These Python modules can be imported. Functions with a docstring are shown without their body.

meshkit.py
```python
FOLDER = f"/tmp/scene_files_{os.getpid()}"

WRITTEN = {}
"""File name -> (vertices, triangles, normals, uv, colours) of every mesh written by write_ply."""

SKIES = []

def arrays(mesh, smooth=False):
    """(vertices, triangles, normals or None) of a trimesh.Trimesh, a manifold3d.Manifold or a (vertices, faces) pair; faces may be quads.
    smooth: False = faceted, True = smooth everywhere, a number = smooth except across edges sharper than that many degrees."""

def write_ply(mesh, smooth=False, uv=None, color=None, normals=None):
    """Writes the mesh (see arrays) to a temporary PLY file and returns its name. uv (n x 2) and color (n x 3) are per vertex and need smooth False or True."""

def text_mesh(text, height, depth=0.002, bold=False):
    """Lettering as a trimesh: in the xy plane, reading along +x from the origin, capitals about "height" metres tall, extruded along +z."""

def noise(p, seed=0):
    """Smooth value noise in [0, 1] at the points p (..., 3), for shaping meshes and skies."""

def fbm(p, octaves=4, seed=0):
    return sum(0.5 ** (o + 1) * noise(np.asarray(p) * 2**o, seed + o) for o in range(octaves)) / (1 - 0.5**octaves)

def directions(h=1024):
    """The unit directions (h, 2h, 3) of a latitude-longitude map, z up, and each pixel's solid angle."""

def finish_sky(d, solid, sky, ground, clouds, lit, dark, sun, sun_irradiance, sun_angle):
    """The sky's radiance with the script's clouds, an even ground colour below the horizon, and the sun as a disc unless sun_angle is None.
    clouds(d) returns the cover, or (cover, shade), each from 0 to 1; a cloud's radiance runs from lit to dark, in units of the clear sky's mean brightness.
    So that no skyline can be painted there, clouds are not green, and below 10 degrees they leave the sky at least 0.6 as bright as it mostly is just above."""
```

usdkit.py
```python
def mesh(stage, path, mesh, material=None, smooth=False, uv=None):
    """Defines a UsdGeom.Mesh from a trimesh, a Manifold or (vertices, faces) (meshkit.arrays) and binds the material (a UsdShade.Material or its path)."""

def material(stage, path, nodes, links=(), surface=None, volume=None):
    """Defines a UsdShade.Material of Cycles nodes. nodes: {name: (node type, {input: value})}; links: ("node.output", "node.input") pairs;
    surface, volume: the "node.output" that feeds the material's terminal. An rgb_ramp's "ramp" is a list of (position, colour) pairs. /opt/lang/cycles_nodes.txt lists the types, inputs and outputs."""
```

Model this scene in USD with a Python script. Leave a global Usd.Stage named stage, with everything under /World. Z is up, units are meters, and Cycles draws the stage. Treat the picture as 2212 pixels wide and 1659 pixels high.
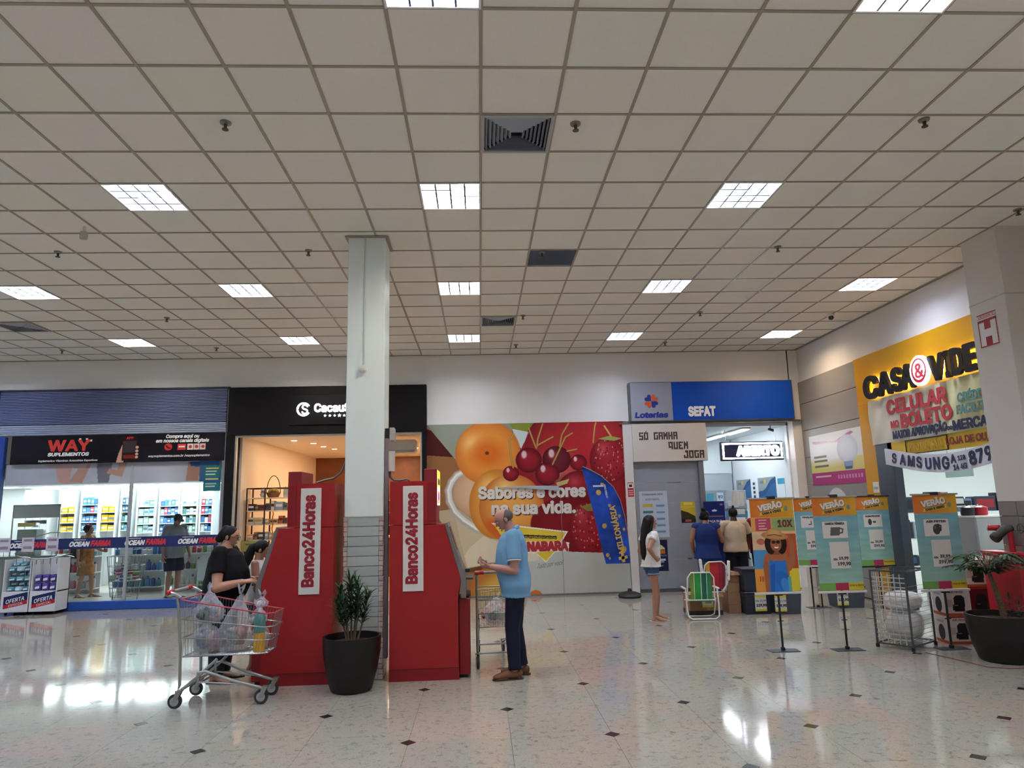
import math, random
import numpy as np, trimesh, usdkit, meshkit
import manifold3d as m3
from pxr import Usd, UsdGeom, UsdLux, UsdShade, Gf, Sdf, Vt

stage = Usd.Stage.CreateInMemory()
UsdGeom.SetStageUpAxis(stage, 'Z'); UsdGeom.SetStageMetersPerUnit(stage, 1.0)
UsdGeom.Xform.Define(stage, '/World'); UsdGeom.Scope.Define(stage, '/World/Looks')
rnd = random.Random(7)
PI = math.pi
# ---------------------------------------------------------------- camera, lights, exposure
CAMZ, CEIL = 1.728, 4.82
BACK, RIGHT = 14.05, 6.70          # back wall plane (Y), right shop-front plane (X)
S = 0.6                            # ceiling module
GX, GY = 0.0992 * S, 6.5305 * S    # ceiling grid origin
cam = UsdGeom.Camera.Define(stage, '/World/camera')
_p, _y, _r = 0.1738, 0.0497, -0.0253
_f = np.array([math.sin(_y) * math.cos(_p), math.cos(_y) * math.cos(_p), math.sin(_p)])
_rt = np.array([math.cos(_y), -math.sin(_y), 0.0]); _up = np.cross(_rt, _f)
_R = _rt * math.cos(_r) + _up * math.sin(_r); _U = -_rt * math.sin(_r) + _up * math.cos(_r)
cam.AddTransformOp().Set(Gf.Matrix4d(*_R, 0, *_U, 0, *(-_f), 0, 0, 0, CAMZ, 1))
cam.CreateHorizontalApertureAttr(36.0); cam.CreateFocalLengthAttr(36.0 * 1505.6 / 2212)
cam.CreateClippingRangeAttr(Gf.Vec2f(0.05, 200.0))
cam.CreateExposureAttr(0.3)
LAMP, PHARM, CACAU, LOTTO, STORE, SKY = 54.0, 11.0, 48.0, 24.0, 36.0, 0.02   # radiances

def lin(c):
    if isinstance(c, str):
        c = [int(c[i:i + 2], 16) / 255 for i in (0, 2, 4)]
    c = np.asarray(c, float)
    return np.where(c <= 0.04045, c / 12.92, ((c + 0.055) / 1.055) ** 2.4)

dome = UsdLux.DomeLight.Define(stage, '/World/hall_ambient')
dome.CreateIntensityAttr(SKY); dome.CreateColorAttr(Gf.Vec3f(1.0, 0.97, 0.92))

# ---------------------------------------------------------------- materials
_mats = {}
def mat(color, rough=0.5, metal=0.0, emit=0.0, spec=0.5, alpha=None, coat=0.0, grain=None, bump=None):
    """Procedural principled material; grain = (scale, amount) varies the tone, bump = (scale, distance)."""
    key = (str(color), rough, metal, emit, spec, alpha, coat, grain, bump)
    if key in _mats: return _mats[key]
    c = lin(color)
    p = dict(base_color=c, roughness=rough, metallic=metal, specular_ior_level=spec, coat_weight=coat)
    nodes, links = {'p': ('principled_bsdf', p)}, []
    if emit:
        p['emission_color'] = c; p['emission_strength'] = emit
    if alpha is not None: p['alpha'] = alpha
    if grain or bump: nodes['t'] = ('texture_coordinate', {})
    if grain:
        sc, am = grain
        nodes['n'] = ('noise_texture', {'scale': sc, 'detail': 4.0})
        nodes['r'] = ('rgb_ramp', {'ramp': [(0.3, tuple(c * (1 - am))), (0.7, tuple(np.minimum(c * (1 + am), 1)))]})
        links += [('t.object', 'n.vector'), ('n.fac', 'r.fac'), ('r.color', 'p.base_color')]
    if bump:
        nodes['bn'] = ('noise_texture', {'scale': bump[0], 'detail': 3.0})
        nodes['b'] = ('bump', {'distance': bump[1], 'strength': 0.6})
        links += [('t.object', 'bn.vector'), ('bn.fac', 'b.height'), ('b.normal', 'p.normal')]
    _mats[key] = usdkit.material(stage, '/World/Looks/m%03d' % len(_mats), nodes, links, surface='p.BSDF')
    return _mats[key]

def print_mat(rough=0.5, emit=0.0, thin=False):
    """Flat print: the ink colour is carried by the panel's own primvar."""
    key = ('print', rough, emit, thin)
    if key not in _mats:
        nodes = {'a': ('attribute', {'attribute': 'ink'}), 'p': ('principled_bsdf', {'roughness': rough, 'specular_ior_level': 0.2, 'emission_strength': emit})}
        links = [('a.color', 'p.base_color')] + ([('a.color', 'p.emission_color')] if emit else [])
        if thin:
            nodes['l'] = ('translucent_bsdf', {}); nodes['m'] = ('mix_closure', {'fac': 0.4}); links += [('a.color', 'l.color'), ('p.BSDF', 'm.closure1'), ('l.BSDF', 'm.closure2')]
        _mats[key] = usdkit.material(stage, '/World/Looks/m%03d' % len(_mats), nodes, links, surface='m.closure' if thin else 'p.BSDF')
    return _mats[key]

def pane_mat(tint=(0.93, 0.97, 0.97)):
    key = ('pane', tint)
    if key not in _mats:
        nodes = {'t': ('transparent_bsdf', {'color': tint}), 'g': ('glossy_bsdf', {'color': (1, 1, 1), 'roughness': 0.02}), 'f': ('fresnel', {'IOR': 1.4}), 'm': ('mix_closure', {})}
        _mats[key] = usdkit.material(stage, '/World/Looks/m%03d' % len(_mats), nodes, [('f.fac', 'm.fac'), ('t.BSDF', 'm.closure1'), ('g.BSDF', 'm.closure2')], surface='m.closure')
    return _mats[key]

def film_mat(color, cover=0.5, rough=0.25):
    """Thin translucent plastic film."""
    key = ('film', str(color), cover)
    if key not in _mats:
        c = lin(color)
        nodes = {'t': ('transparent_bsdf', {}), 'p': ('principled_bsdf', {'base_color': c, 'roughness': rough}), 'l': ('translucent_bsdf', {'color': c}),
                 'ml': ('mix_closure', {'fac': 0.35}), 'tc': ('texture_coordinate', {}), 'n': ('noise_texture', {'scale': 14.0, 'detail': 3.0}),
                 'r': ('map_range', {'from_min': 0.3, 'from_max': 0.7, 'to_min': cover - 0.2, 'to_max': min(cover + 0.25, 1.0)}), 'm': ('mix_closure', {})}
        links = [('p.BSDF', 'ml.closure1'), ('l.BSDF', 'ml.closure2'), ('tc.object', 'n.vector'), ('n.fac', 'r.value'), ('r.result', 'm.fac'), ('t.BSDF', 'm.closure1'), ('ml.closure', 'm.closure2')]
        _mats[key] = usdkit.material(stage, '/World/Looks/m%03d' % len(_mats), nodes, links, surface='m.closure')
    return _mats[key]

# ---------------------------------------------------------------- scene helpers
_used = {}
def _path(parent, name):
    base = str(parent.GetPath()) if parent is not None else '/World'
    k = base + '/' + name
    n = _used.get(k, 0); _used[k] = n + 1
    return k if n == 0 else '%s_%03d' % (k, n)

def tag(prim, label=None, cat=None, group=None, kind=None):
    for k, v in (('label', label), ('category', cat), ('group', group), ('kind', kind)):
        if v: prim.SetCustomDataByKey(k, v)
    return prim

def place(prim, loc=(0, 0, 0), rot=0.0, mat4=None):
    if mat4 is None:
        c, s = math.cos(rot), math.sin(rot)
        mat4 = np.array([[c, -s, 0, loc[0]], [s, c, 0, loc[1]], [0, 0, 1, loc[2]], [0, 0, 0, 1.0]])
    x = UsdGeom.Xformable(prim)
    op = [o for o in x.GetOrderedXformOps()]
    op = op[0] if op else x.AddTransformOp()
    op.Set(Gf.Matrix4d(*np.asarray(mat4).T.ravel()))

def thing(name, label, cat, loc=(0, 0, 0), rot=0.0, group=None, kind=None, mat4=None):
    p = UsdGeom.Xform.Define(stage, _path(None, name)).GetPrim()
    place(p, loc, rot, mat4)
    return tag(p, label, cat, group, kind)

def part(parent, name, mesh, m, smooth=False, label=None, kind=None):
    if isinstance(mesh, (list, MB)): mesh = MB.join(mesh)
    p = usdkit.mesh(stage, _path(parent, name), mesh, m, smooth=smooth).GetPrim()
    return tag(p, label, None, None, kind)

def single(name, mesh, m, label, cat, loc=(0, 0, 0), rot=0.0, group=None, kind=None, smooth=False, mat4=None):
    p = part(None, name, mesh, m, smooth)
    place(p, loc, rot, mat4)
    return tag(p, label, cat, group, kind)

def struct(name, mesh=None, m=None, loc=(0, 0, 0), rot=0.0, smooth=False, label=None):
    p = UsdGeom.Xform.Define(stage, _path(None, name)).GetPrim() if mesh is None else part(None, name, mesh, m, smooth)
    place(p, loc, rot)
    return tag(p, label, None, None, 'structure')

def dup(src, loc, rot=0.0, label=None, group=None, mat4=None):
    was = src.GetCustomData()
    p = stage.DefinePrim(_path(None, src.GetName().rsplit('_0', 1)[0]), 'Xform')
    p.GetReferences().AddInternalReference(src.GetPath())
    if src.IsA(UsdGeom.Xform): p.SetInstanceable(True)
    place(p, loc, rot, mat4)
    return tag(p, label or was['label'], was['category'], group or was.get('group'))

def frame(o, right, up):
    r, u = np.array(right, float), np.array(up, float); r /= np.linalg.norm(r); u /= np.linalg.norm(u)
    M = np.eye(4); M[:3, 0], M[:3, 1], M[:3, 2], M[:3, 3] = r, u, np.cross(r, u), o
    return M
FRONT = lambda o: frame(o, (1, 0, 0), (0, 0, 1))          # sheet facing -Y (the camera)
SIDE = lambda o: frame(o, (0, -1, 0), (0, 0, 1))          # sheet on the right-hand wall, facing -X

def xf(mesh, M):
    m = mesh.copy(); m.apply_transform(M); return m

def box(cx, cy, cz, sx, sy, sz, bev=0.0, rot=None):
    if bev:
        b = min(bev, sx / 2.2, sy / 2.2, sz / 2.2); pts = []
        for x in (-1, 1):
            for y in (-1, 1):
                for z in (-1, 1):
                    h = np.array([x * sx, y * sy, z * sz]) / 2; d = -np.array([x, y, z]) * b
                    pts += [h + d * [0, 1, 1], h + d * [1, 0, 1], h + d * [1, 1, 0]]
        m = man2tri(m3.Manifold.hull_points(np.array(pts)))
    else:
        m = trimesh.creation.box((sx, sy, sz))
    if rot is not None: m.apply_transform(trimesh.transformations.rotation_matrix(rot[0], rot[1]))
    m.apply_translation((cx, cy, cz)); return m

def b2(x0, x1, y0, y1, z0, z1, bev=0.0):
    return box((x0 + x1) / 2, (y0 + y1) / 2, (z0 + z1) / 2, abs(x1 - x0), abs(y1 - y0), abs(z1 - z0), bev)

def man2tri(M):
    k = M.to_mesh(); return trimesh.Trimesh(np.array(k.vert_properties[:, :3], float), np.array(k.tri_verts, int), process=False)

def tri2man(t):
    return m3.Manifold(m3.Mesh(np.asarray(t.vertices, np.float32), np.asarray(t.faces, np.uint32)))

def sweep(pts, radii, n=8, up=None, closed=False):
    """Tube through pts; radii: number, list, or list of (a, b) ellipse half-axes (a along the side axis, b along the other)."""
    P = np.asarray(pts, float); k = len(P)
    rr = np.array([(r, r) if np.ndim(r) == 0 else r for r in (radii if np.ndim(radii) else [radii] * k)], float)
    T = np.gradient(P, axis=0) if not closed else np.roll(P, -1, 0) - np.roll(P, 1, 0)
    T /= np.maximum(np.linalg.norm(T, axis=1, keepdims=True), 1e-9)
    ref = np.array(up if up is not None else ([0, 0, 1.0] if abs(T[0][2]) < 0.8 else [1.0, 0, 0]), float)
    V = []; a = np.linspace(0, 2 * PI, n, endpoint=False)
    for i in range(k):
        s = np.cross(T[i], ref); s /= max(np.linalg.norm(s), 1e-9); b = np.cross(s, T[i])
        if up is None: ref = b
        V.append(P[i] + np.outer(np.cos(a) * rr[i][0], s) + np.outer(np.sin(a) * rr[i][1], b))
    V = np.vstack(V); F = []
    for i in range(k if closed else k - 1):
        j = (i + 1) % k
        for q in range(n):
            q2 = (q + 1) % n
            F += [[i * n + q, i * n + q2, j * n + q2], [i * n + q, j * n + q2, j * n + q]]
    if not closed:
        V = np.vstack([V, P[0], P[-1]]); c0, c1 = len(V) - 2, len(V) - 1
        for q in range(n):
            q2 = (q + 1) % n
            F += [[c0, q2, q], [c1, (k - 1) * n + q, (k - 1) * n + q2]]
    m = trimesh.Trimesh(V, np.array(F), process=False)
    if m.volume < 0: m.invert()
    return m

def cyl(x, y, z0, z1, r, n=20, r2=None):
    return sweep([(x, y, z0), (x, y, z1)], [r, r if r2 is None else r2], n)

def rod(a, b, r, n=8): return sweep([a, b], r, n)

def lathe(prof, n=32):
    P = np.array(prof, float); a = np.linspace(0, 2 * PI, n, endpoint=False); k = len(P)
    V = np.vstack([np.c_[p[0] * np.cos(a), p[0] * np.sin(a), np.full(n, p[1])] for p in P]); F = []
    for i in range(k - 1):
        for q in range(n):
            q2 = (q + 1) % n
            F += [[i * n + q, i * n + q2, (i + 1) * n + q2], [i * n + q, (i + 1) * n + q2, (i + 1) * n + q]]
    return trimesh.Trimesh(V, np.array(F), process=False)

def prism(poly, depth, axis='y', at=0.0):
    """Polygon (u, v) extruded by depth: axis y -> (x, z) outline going back in +y; axis z -> (x, y) outline; axis x -> (y, z)."""
    from shapely.geometry import Polygon
    m = trimesh.creation.extrude_polygon(poly if hasattr(poly, 'exterior') else Polygon(poly), depth, engine='earcut')
    v = m.vertices.copy()
    if axis == 'y': m.vertices = np.c_[v[:, 0], v[:, 2] + at, v[:, 1]]; m.invert()
    elif axis == 'x': m.vertices = np.c_[v[:, 2] + at, v[:, 0], v[:, 1]]
    else: m.vertices = np.c_[v[:, 0], v[:, 1], v[:, 2] + at]
    if m.volume < 0: m.invert()
    return m

def ell(c, r, sub=2):
    m = trimesh.creation.icosphere(sub, 1.0); m.apply_scale(r if np.ndim(r) else (r, r, r)); m.apply_translation(c); return m

class MB(list):
    @staticmethod
    def join(ms): return trimesh.util.concatenate([m for m in ms if m is not None])

def txt(s, h, bold=False, wide=1.0, shear=0.0, depth=0.003, center=True, width=None, fat=0.0):
    """Lettering in the local xy plane (x right, y up, +z out of the sheet)."""
    m = meshkit.text_mesh(s, h, depth, bold)
    if fat:                                    # heavier strokes: grow the outline of the lettering
        from shapely import union_all
        from shapely.geometry import Polygon
        k = m.triangles[(m.triangles[:, :, 2] > depth * .5).all(1)][:, :, :2]
        g = union_all([Polygon(q) for q in k]).buffer(h * .004).buffer(fat - h * .004, join_style=2).simplify(h * .01)
        m = trimesh.util.concatenate([trimesh.creation.extrude_polygon(q, depth, engine='earcut') for q in getattr(g, 'geoms', [g])])
    v = m.vertices.copy()
    if width is not None: wide = width / (v[:, 0].max() - v[:, 0].min())
    v[:, 0] = (v[:, 0] - v[:, 0].min()) * wide + v[:, 1] * shear
    if center: v[:, 0] -= (v[:, 0].max() + v[:, 0].min()) / 2
    m.vertices = v; return m

def put(m, x, y, z=0.0, ang=0.0):
    if ang: m.apply_transform(trimesh.transformations.rotation_matrix(ang, (0, 0, 1)))
    m.apply_translation((x, y, z)); return m

def up(m):   # local sheet (x, y, z) -> upright facing -y : (x, -z, y)
    k = m.copy(); v = k.vertices; k.vertices = np.c_[v[:, 0], -v[:, 2], v[:, 1]]; return k

def sheet(parent, name, w, h, nx, paint, M=None, rough=0.5, emit=0.0, edge=None, label=None, kind=None, thick=0.0, warp=None, thin=False):
    """Printed sheet: local x 0..w, y 0..h, facing +z. paint(U, V) -> (n, 3) sRGB ink. edge(v) -> (left, right) shapes it."""
    ny = max(2, int(round(nx * h / w)))
    u, v = np.meshgrid(np.linspace(0, 1, nx), np.linspace(0, 1, ny)); u, v = u.ravel(), v.ravel()
    if edge is not None:
        l, r = edge(v); U = l + u * (r - l)
    else: U = u * w
    Vv = v * h
    Z = warp(U, Vv) if warp else np.zeros_like(U)
    P = np.c_[U, Vv, Z]
    q = np.arange(nx * ny).reshape(ny, nx)
    a, b, c, d = q[:-1, :-1].ravel(), q[:-1, 1:].ravel(), q[1:, 1:].ravel(), q[1:, :-1].ravel()
    F = np.vstack([np.c_[a, b, c], np.c_[a, c, d]])
    ink = lin(np.clip(paint(U, Vv), 0, 1))
    if thick:                                  # back face and rim, so the sheet has a body
        n = len(P); P = np.vstack([P, P - [0, 0, thick]]); F = np.vstack([F, F[:, ::-1] + n])
        rim = np.concatenate([q[0, :], q[1:, -1], q[-1, -2::-1], q[-2:0:-1, 0]]); r2 = np.roll(rim, -1)
        F = np.vstack([F, np.c_[rim, rim + n, r2 + n], np.c_[rim, r2 + n, r2]])
        ink = np.vstack([ink, ink if thin else np.full_like(ink, 0.55)])
    if M is not None: P = P @ M[:3, :3].T + M[:3, 3]
    mesh = usdkit.mesh(stage, _path(parent, name), trimesh.Trimesh(P, F, process=False), print_mat(rough, emit, thin))
    UsdGeom.PrimvarsAPI(mesh).CreatePrimvar('ink', Sdf.ValueTypeNames.Color3fArray, 'vertex').Set(Vt.Vec3fArray.FromNumpy(ink.astype(np.float32)))
    return tag(mesh.GetPrim(), label, None, None, kind)

def rgb(hexs): return np.array([int(hexs[i:i + 2], 16) / 255 for i in (0, 2, 4)])
class Ink:
    """Paints flat print onto sample points."""
    def __init__(s, U, V, base):
        s.U, s.V = U, V; s.c = np.tile(rgb(base), (len(U), 1))
    def mix(s, a, col):
        col = rgb(col) if isinstance(col, str) else col
        a = np.clip(a, 0, 1)[:, None]; s.c = s.c * (1 - a) + a * col
    def rect(s, x0, x1, y0, y1, col): s.mix(((s.U >= x0) & (s.U <= x1) & (s.V >= y0) & (s.V <= y1)).astype(float), col)
    def ball(s, cx, cy, rx, ry, col, rim=None, glow=None, at=(-0.35, 0.35), ang=0.0, soft=0.03):
        x, y = s.U - cx, s.V - cy
        if ang: x, y = x * math.cos(ang) + y * math.sin(ang), -x * math.sin(ang) + y * math.cos(ang)
        x, y = x / rx, y / ry; d = np.hypot(x, y)
        col = np.tile(rgb(col), (len(d), 1))
        if rim: t = np.clip(d, 0, 1)[:, None] ** 3; col = col * (1 - t) + rgb(rim) * t
        if glow: t = np.clip(1 - np.hypot(x - at[0], y - at[1]) / 0.55, 0, 1)[:, None] ** 1.6; col = col * (1 - t) + rgb(glow) * t
        s.mix((1 - d) / soft + 0.5, col)
    def poly(s, pts, col, soft=None):
        x, y = s.U, s.V; ins = np.zeros(len(x), bool); n = len(pts)
        for i in range(n):
            (x0, y0), (x1, y1) = pts[i], pts[(i + 1) % n]
            if y0 == y1: continue
            ins ^= ((y0 > y) != (y1 > y)) & (x < (x1 - x0) * (y - y0) / (y1 - y0) + x0)
        s.mix(ins.astype(float), col)
    def line(s, pts, w, col):
        for (x0, y0), (x1, y1) in zip(pts[:-1], pts[1:]):
            dx, dy = x1 - x0, y1 - y0; L = max(dx * dx + dy * dy, 1e-12)
            t = np.clip(((s.U - x0) * dx + (s.V - y0) * dy) / L, 0, 1)
            s.mix((w / 2 - np.hypot(s.U - x0 - t * dx, s.V - y0 - t * dy)) / (w * 0.3) + 0.5, col)
    def grain(s, scale, amt, seed=0):
        n = meshkit.fbm(np.c_[s.U * scale, s.V * scale, np.zeros(len(s.U))], 3, seed) - 0.5
        s.c = s.c * (1 + amt * 2 * n[:, None])
# ================================================================ the setting
WHITE = mat('e4e0d8', 0.55); WALLW = mat('e6e2da', 0.6, grain=(0.8, 0.03)); DARK = mat('17181c', 0.6)
STEEL = mat('b9bcc0', 0.3, 1.0); DSTEEL = mat('3d444c', 0.45, 0.3); BLACK = mat('121113', 0.4); CHROME = mat('c9ccd0', 0.18, 1.0)

# ---- floor: polished granite slabs with dark inserts at alternate corners
P, OX, OY = 0.774, 0.98, 5.655
def granite(base, dark, warm):
    key = ('granite', base)
    nodes = {'t': ('texture_coordinate', {}), 'n1': ('noise_texture', {'scale': 15.0, 'detail': 6.0, 'roughness': 0.72, 'distortion': 0.5}),
             'n2': ('noise_texture', {'scale': 90.0, 'detail': 3.0, 'roughness': 0.7}), 'n3': ('noise_texture', {'scale': 1.6, 'detail': 2.0}),
             'r1': ('rgb_ramp', {'ramp': [(0.22, tuple(lin(dark))), (0.47, tuple(lin(base))), (0.62, tuple(lin(base))), (0.8, tuple(lin(warm)))]}),
             'r2': ('rgb_ramp', {'ramp': [(0.3, (0.62, 0.6, 0.58)), (0.48, (1, 1, 1)), (0.75, (1.08, 1.06, 1.04))]}),
             'x': ('mix_color', {'blend_type': 'multiply', 'fac': 0.85}), 'r3': ('rgb_ramp', {'ramp': [(0.35, (0.95, 0.98, 0.97)), (0.65, (1.04, 0.99, 0.97))]}),
             'x2': ('mix_color', {'blend_type': 'multiply', 'fac': 1.0}), 'p': ('principled_bsdf', {'roughness': 0.075, 'specular_ior_level': 0.5, 'ior': 1.5})}
    links = [('t.object', 'n1.vector'), ('t.object', 'n2.vector'), ('t.object', 'n3.vector'), ('n1.fac', 'r1.fac'), ('n2.fac', 'r2.fac'), ('n3.fac', 'r3.fac'),
             ('r1.color', 'x.a'), ('r2.color', 'x.b'), ('x.result', 'x2.a'), ('r3.color', 'x2.b'), ('x2.result', 'p.base_color')]
    _mats[key] = usdkit.material(stage, '/World/Looks/granite%02d' % len(_mats), nodes, links, surface='p.BSDF'); return _mats[key]
GRAN = [granite('a19c8e', '65625a', 'a99c8c'), granite('9e9b8f', '605f58', 'a49e90'), granite('a3998f', '68615a', 'ab998e'), granite('9d9a8e', '5d5c55', 'a29a8d')]
INSERT = mat('2a2622', 0.14, spec=0.5)
floor = struct('floor')
def slab(i, j, g=0.0012, c=0.062):
    x0, y0 = OX + i * P, OY + j * P; x1, y1 = x0 + P, y0 + P; x0 += g; y0 += g; x1 -= g; y1 -= g
    if (i + j) % 2 == 0: poly = [(x0 + c, y0), (x1, y0), (x1, y1 - c), (x1 - c, y1), (x0, y1), (x0, y0 + c)]
    else: poly = [(x0, y0), (x1 - c, y0), (x1, y0 + c), (x1, y1), (x0 + c, y1), (x0, y1 - c)]
    q = np.array(poly); n = len(q); V = np.vstack([np.c_[q, np.zeros(n)], np.c_[q, np.full(n, -0.02)]])
    F = [[0, k, k + 1] for k in range(1, n - 1)] + [[k, n + k, (k + 1) % n] for k in range(n)] + [[(k + 1) % n, n + k, n + (k + 1) % n] for k in range(n)]
    return trimesh.Trimesh(V, np.array(F), process=False)
def insert(i, j, c=0.0595):
    x, y = OX + i * P, OY + j * P; q = np.array([(x - c, y), (x, y - c), (x + c, y), (x, y + c)])
    V = np.vstack([np.c_[q, np.zeros(4)], np.c_[q, np.full(4, -0.02)]])
    F = [[0, 1, 2], [0, 2, 3]] + [[k, 4 + k, (k + 1) % 4] for k in range(4)] + [[(k + 1) % 4, 4 + k, 4 + (k + 1) % 4] for k in range(4)]
    return trimesh.Trimesh(V, np.array(F), process=False)
cells = [(i, j) for i in range(-20, 8) for j in range(-14, 11) if OX + i * P < RIGHT and OY + j * P < BACK]
def seen_floor(i, j):
    x, y = OX + (i + .5) * P, OY + (j + .5) * P
    return y > 4.2 and -0.70 * y - 0.6 < x < 0.80 * y + 0.6
near = [c for c in cells if seen_floor(*c)]; near.sort(key=lambda c: (OY + c[1] * P) ** 2 + (OX + c[0] * P) ** 2)
rest = [c for c in cells if c not in set(near[:300])]
for i, j in near[:300]: part(floor, 'floor_slab', slab(i, j), GRAN[(i * 7 + j * 13 + i * j) % 4])
part(floor, 'outlying_slabs', [slab(i, j) for i, j in rest], GRAN[0], kind='stuff')
dots = [c for c in cells if (c[0] + c[1]) % 2 == 0]
for i, j in dots:
    if seen_floor(i, j): part(floor, 'floor_insert', insert(i, j), INSERT)
part(floor, 'outlying_inserts', [insert(i, j) for i, j in dots if not seen_floor(i, j)], INSERT, kind='stuff')
part(floor, 'joint_bed', b2(-17, 7, -7, 14.3, -0.06, -0.012), mat('6c675f', 0.8))

# ---- ceiling: lay-in panels on T bars, troffer lights, air diffusers, one panel missing
ceiling = struct('ceiling')
lampcells = {(c, r) for c in (-26, -21, -16, -11, -6, -1, 4, 9) for r in (-16, -11, -6, -1, 4, 9, 14)} - {(9, 4)}
ventcells = {(0, 2), (0, 12), (-13, 12)}
hole = (1, 7)
PAN = [mat(c, 0.85, grain=(60.0, 0.02)) for c in ('e4dfd3', 'e2dfd4', 'e5ded4', 'e3dfd0')]
BAR = mat('9c9283', 0.3)
cx = lambda c: GX + c * S
cy = lambda r: GY + r * S
def seen_ceil(c, r):
    x, y = cx(c + .5), cy(r + .5)
    return r >= -1 and -0.80 * y - .7 < x < 0.86 * y + .5
allc = [(c, r) for c in range(-28, 12) for r in range(-18, 17) if cx(c) < RIGHT]
def panel(c, r):
    x1 = min(cx(c + 1), RIGHT + .01); y1 = min(cy(r + 1), BACK + .01)
    return b2(cx(c) + .004, x1 - .004, cy(r) + .004, y1 - .004, CEIL + .007, CEIL + .022)
pan = [k for k in allc if k not in lampcells and k not in ventcells and k != hole]
vis = sorted([k for k in pan if seen_ceil(*k)], key=lambda k: cx(k[0]) ** 2 + cy(k[1]) ** 2)
for k in vis[:300]: part(ceiling, 'ceiling_panel', panel(*k), PAN[hash((k[0] * 31 + k[1] * 17) % 11) % 4])
for t in range(2):
    part(ceiling, 'remaining_panels', [panel(*k) for k in pan if k not in set(vis[:300]) and (k[0] + k[1]) % 2 == t], PAN[t], kind='stuff')
for c in range(-28, 12):
    if cx(c) < RIGHT - .03: part(ceiling, 'grid_runner', b2(cx(c) - .012, cx(c) + .012, cy(-18), BACK, CEIL, CEIL + .006), BAR)
for r in range(-18, 17):
    part(ceiling, 'grid_cross_bar', b2(cx(-28), RIGHT, cy(r) - .012, cy(r) + .012, CEIL + .0005, CEIL + .0065), BAR)
part(ceiling, 'wall_angle', [b2(RIGHT - .025, RIGHT, cy(-18), BACK, CEIL - .004, CEIL + .004), b2(cx(-28), RIGHT, BACK - .025, BACK, CEIL - .0045, CEIL + .0035)], mat('8d8576', .5))
part(ceiling, 'plenum_deck', b2(-17, 7.2, -7.4, 14.5, CEIL + .75, CEIL + .8), mat('0a0d18', .9))

# ---- troffer lights
def troffer(name, label, colour, c, r, L=1.0):
    t = thing(name, label, 'ceiling light', (cx(c + .5), cy(r + .5), CEIL), group=None)
    h = 0.285; BLD = mat('4c5872', .4)
    part(t, 'frame', [b2(-.3, .3, -.3, -h, -.004, .012), b2(-.3, .3, h, .3, -.004, .012), b2(-.3, -h, -h, h, -.004, .012), b2(h, .3, -h, h, -.004, .012)], mat('e8e8e8', .4))
    part(t, 'housing', [b2(-h - .01, -h, -h, h, .012, .09), b2(h, h + .01, -h, h, .012, .09), b2(-h, h, -h - .01, -h, .012, .09), b2(-h, h, h, h + .01, .012, .09)], mat('f2f2f2', .3))
    part(t, 'lamp_tray', b2(-h, h, -h, h, .075, .08), mat(colour, .5, emit=LAMP * L))
    for k in range(1, 4):
        part(t, 'louvre_blade', prism([(-h + k * h / 2 - .007, .0), (-h + k * h / 2 + .007, .0), (-h + k * h / 2 + .0015, .044), (-h + k * h / 2 - .0015, .044)], 2 * h, 'y', -h), BLD)
    for k in range(1, 4):
        part(t, 'louvre_cross_blade', prism([(-h + k * h / 2 - .007, .0005), (-h + k * h / 2 + .007, .0005), (-h + k * h / 2 + .0015, .044), (-h + k * h / 2 - .0015, .044)], 2 * h, 'x', -h), BLD)
    return t
COOL, NEUT, WARM = 'dfe8ff', 'fff8ee', 'ffe3c4'
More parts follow.
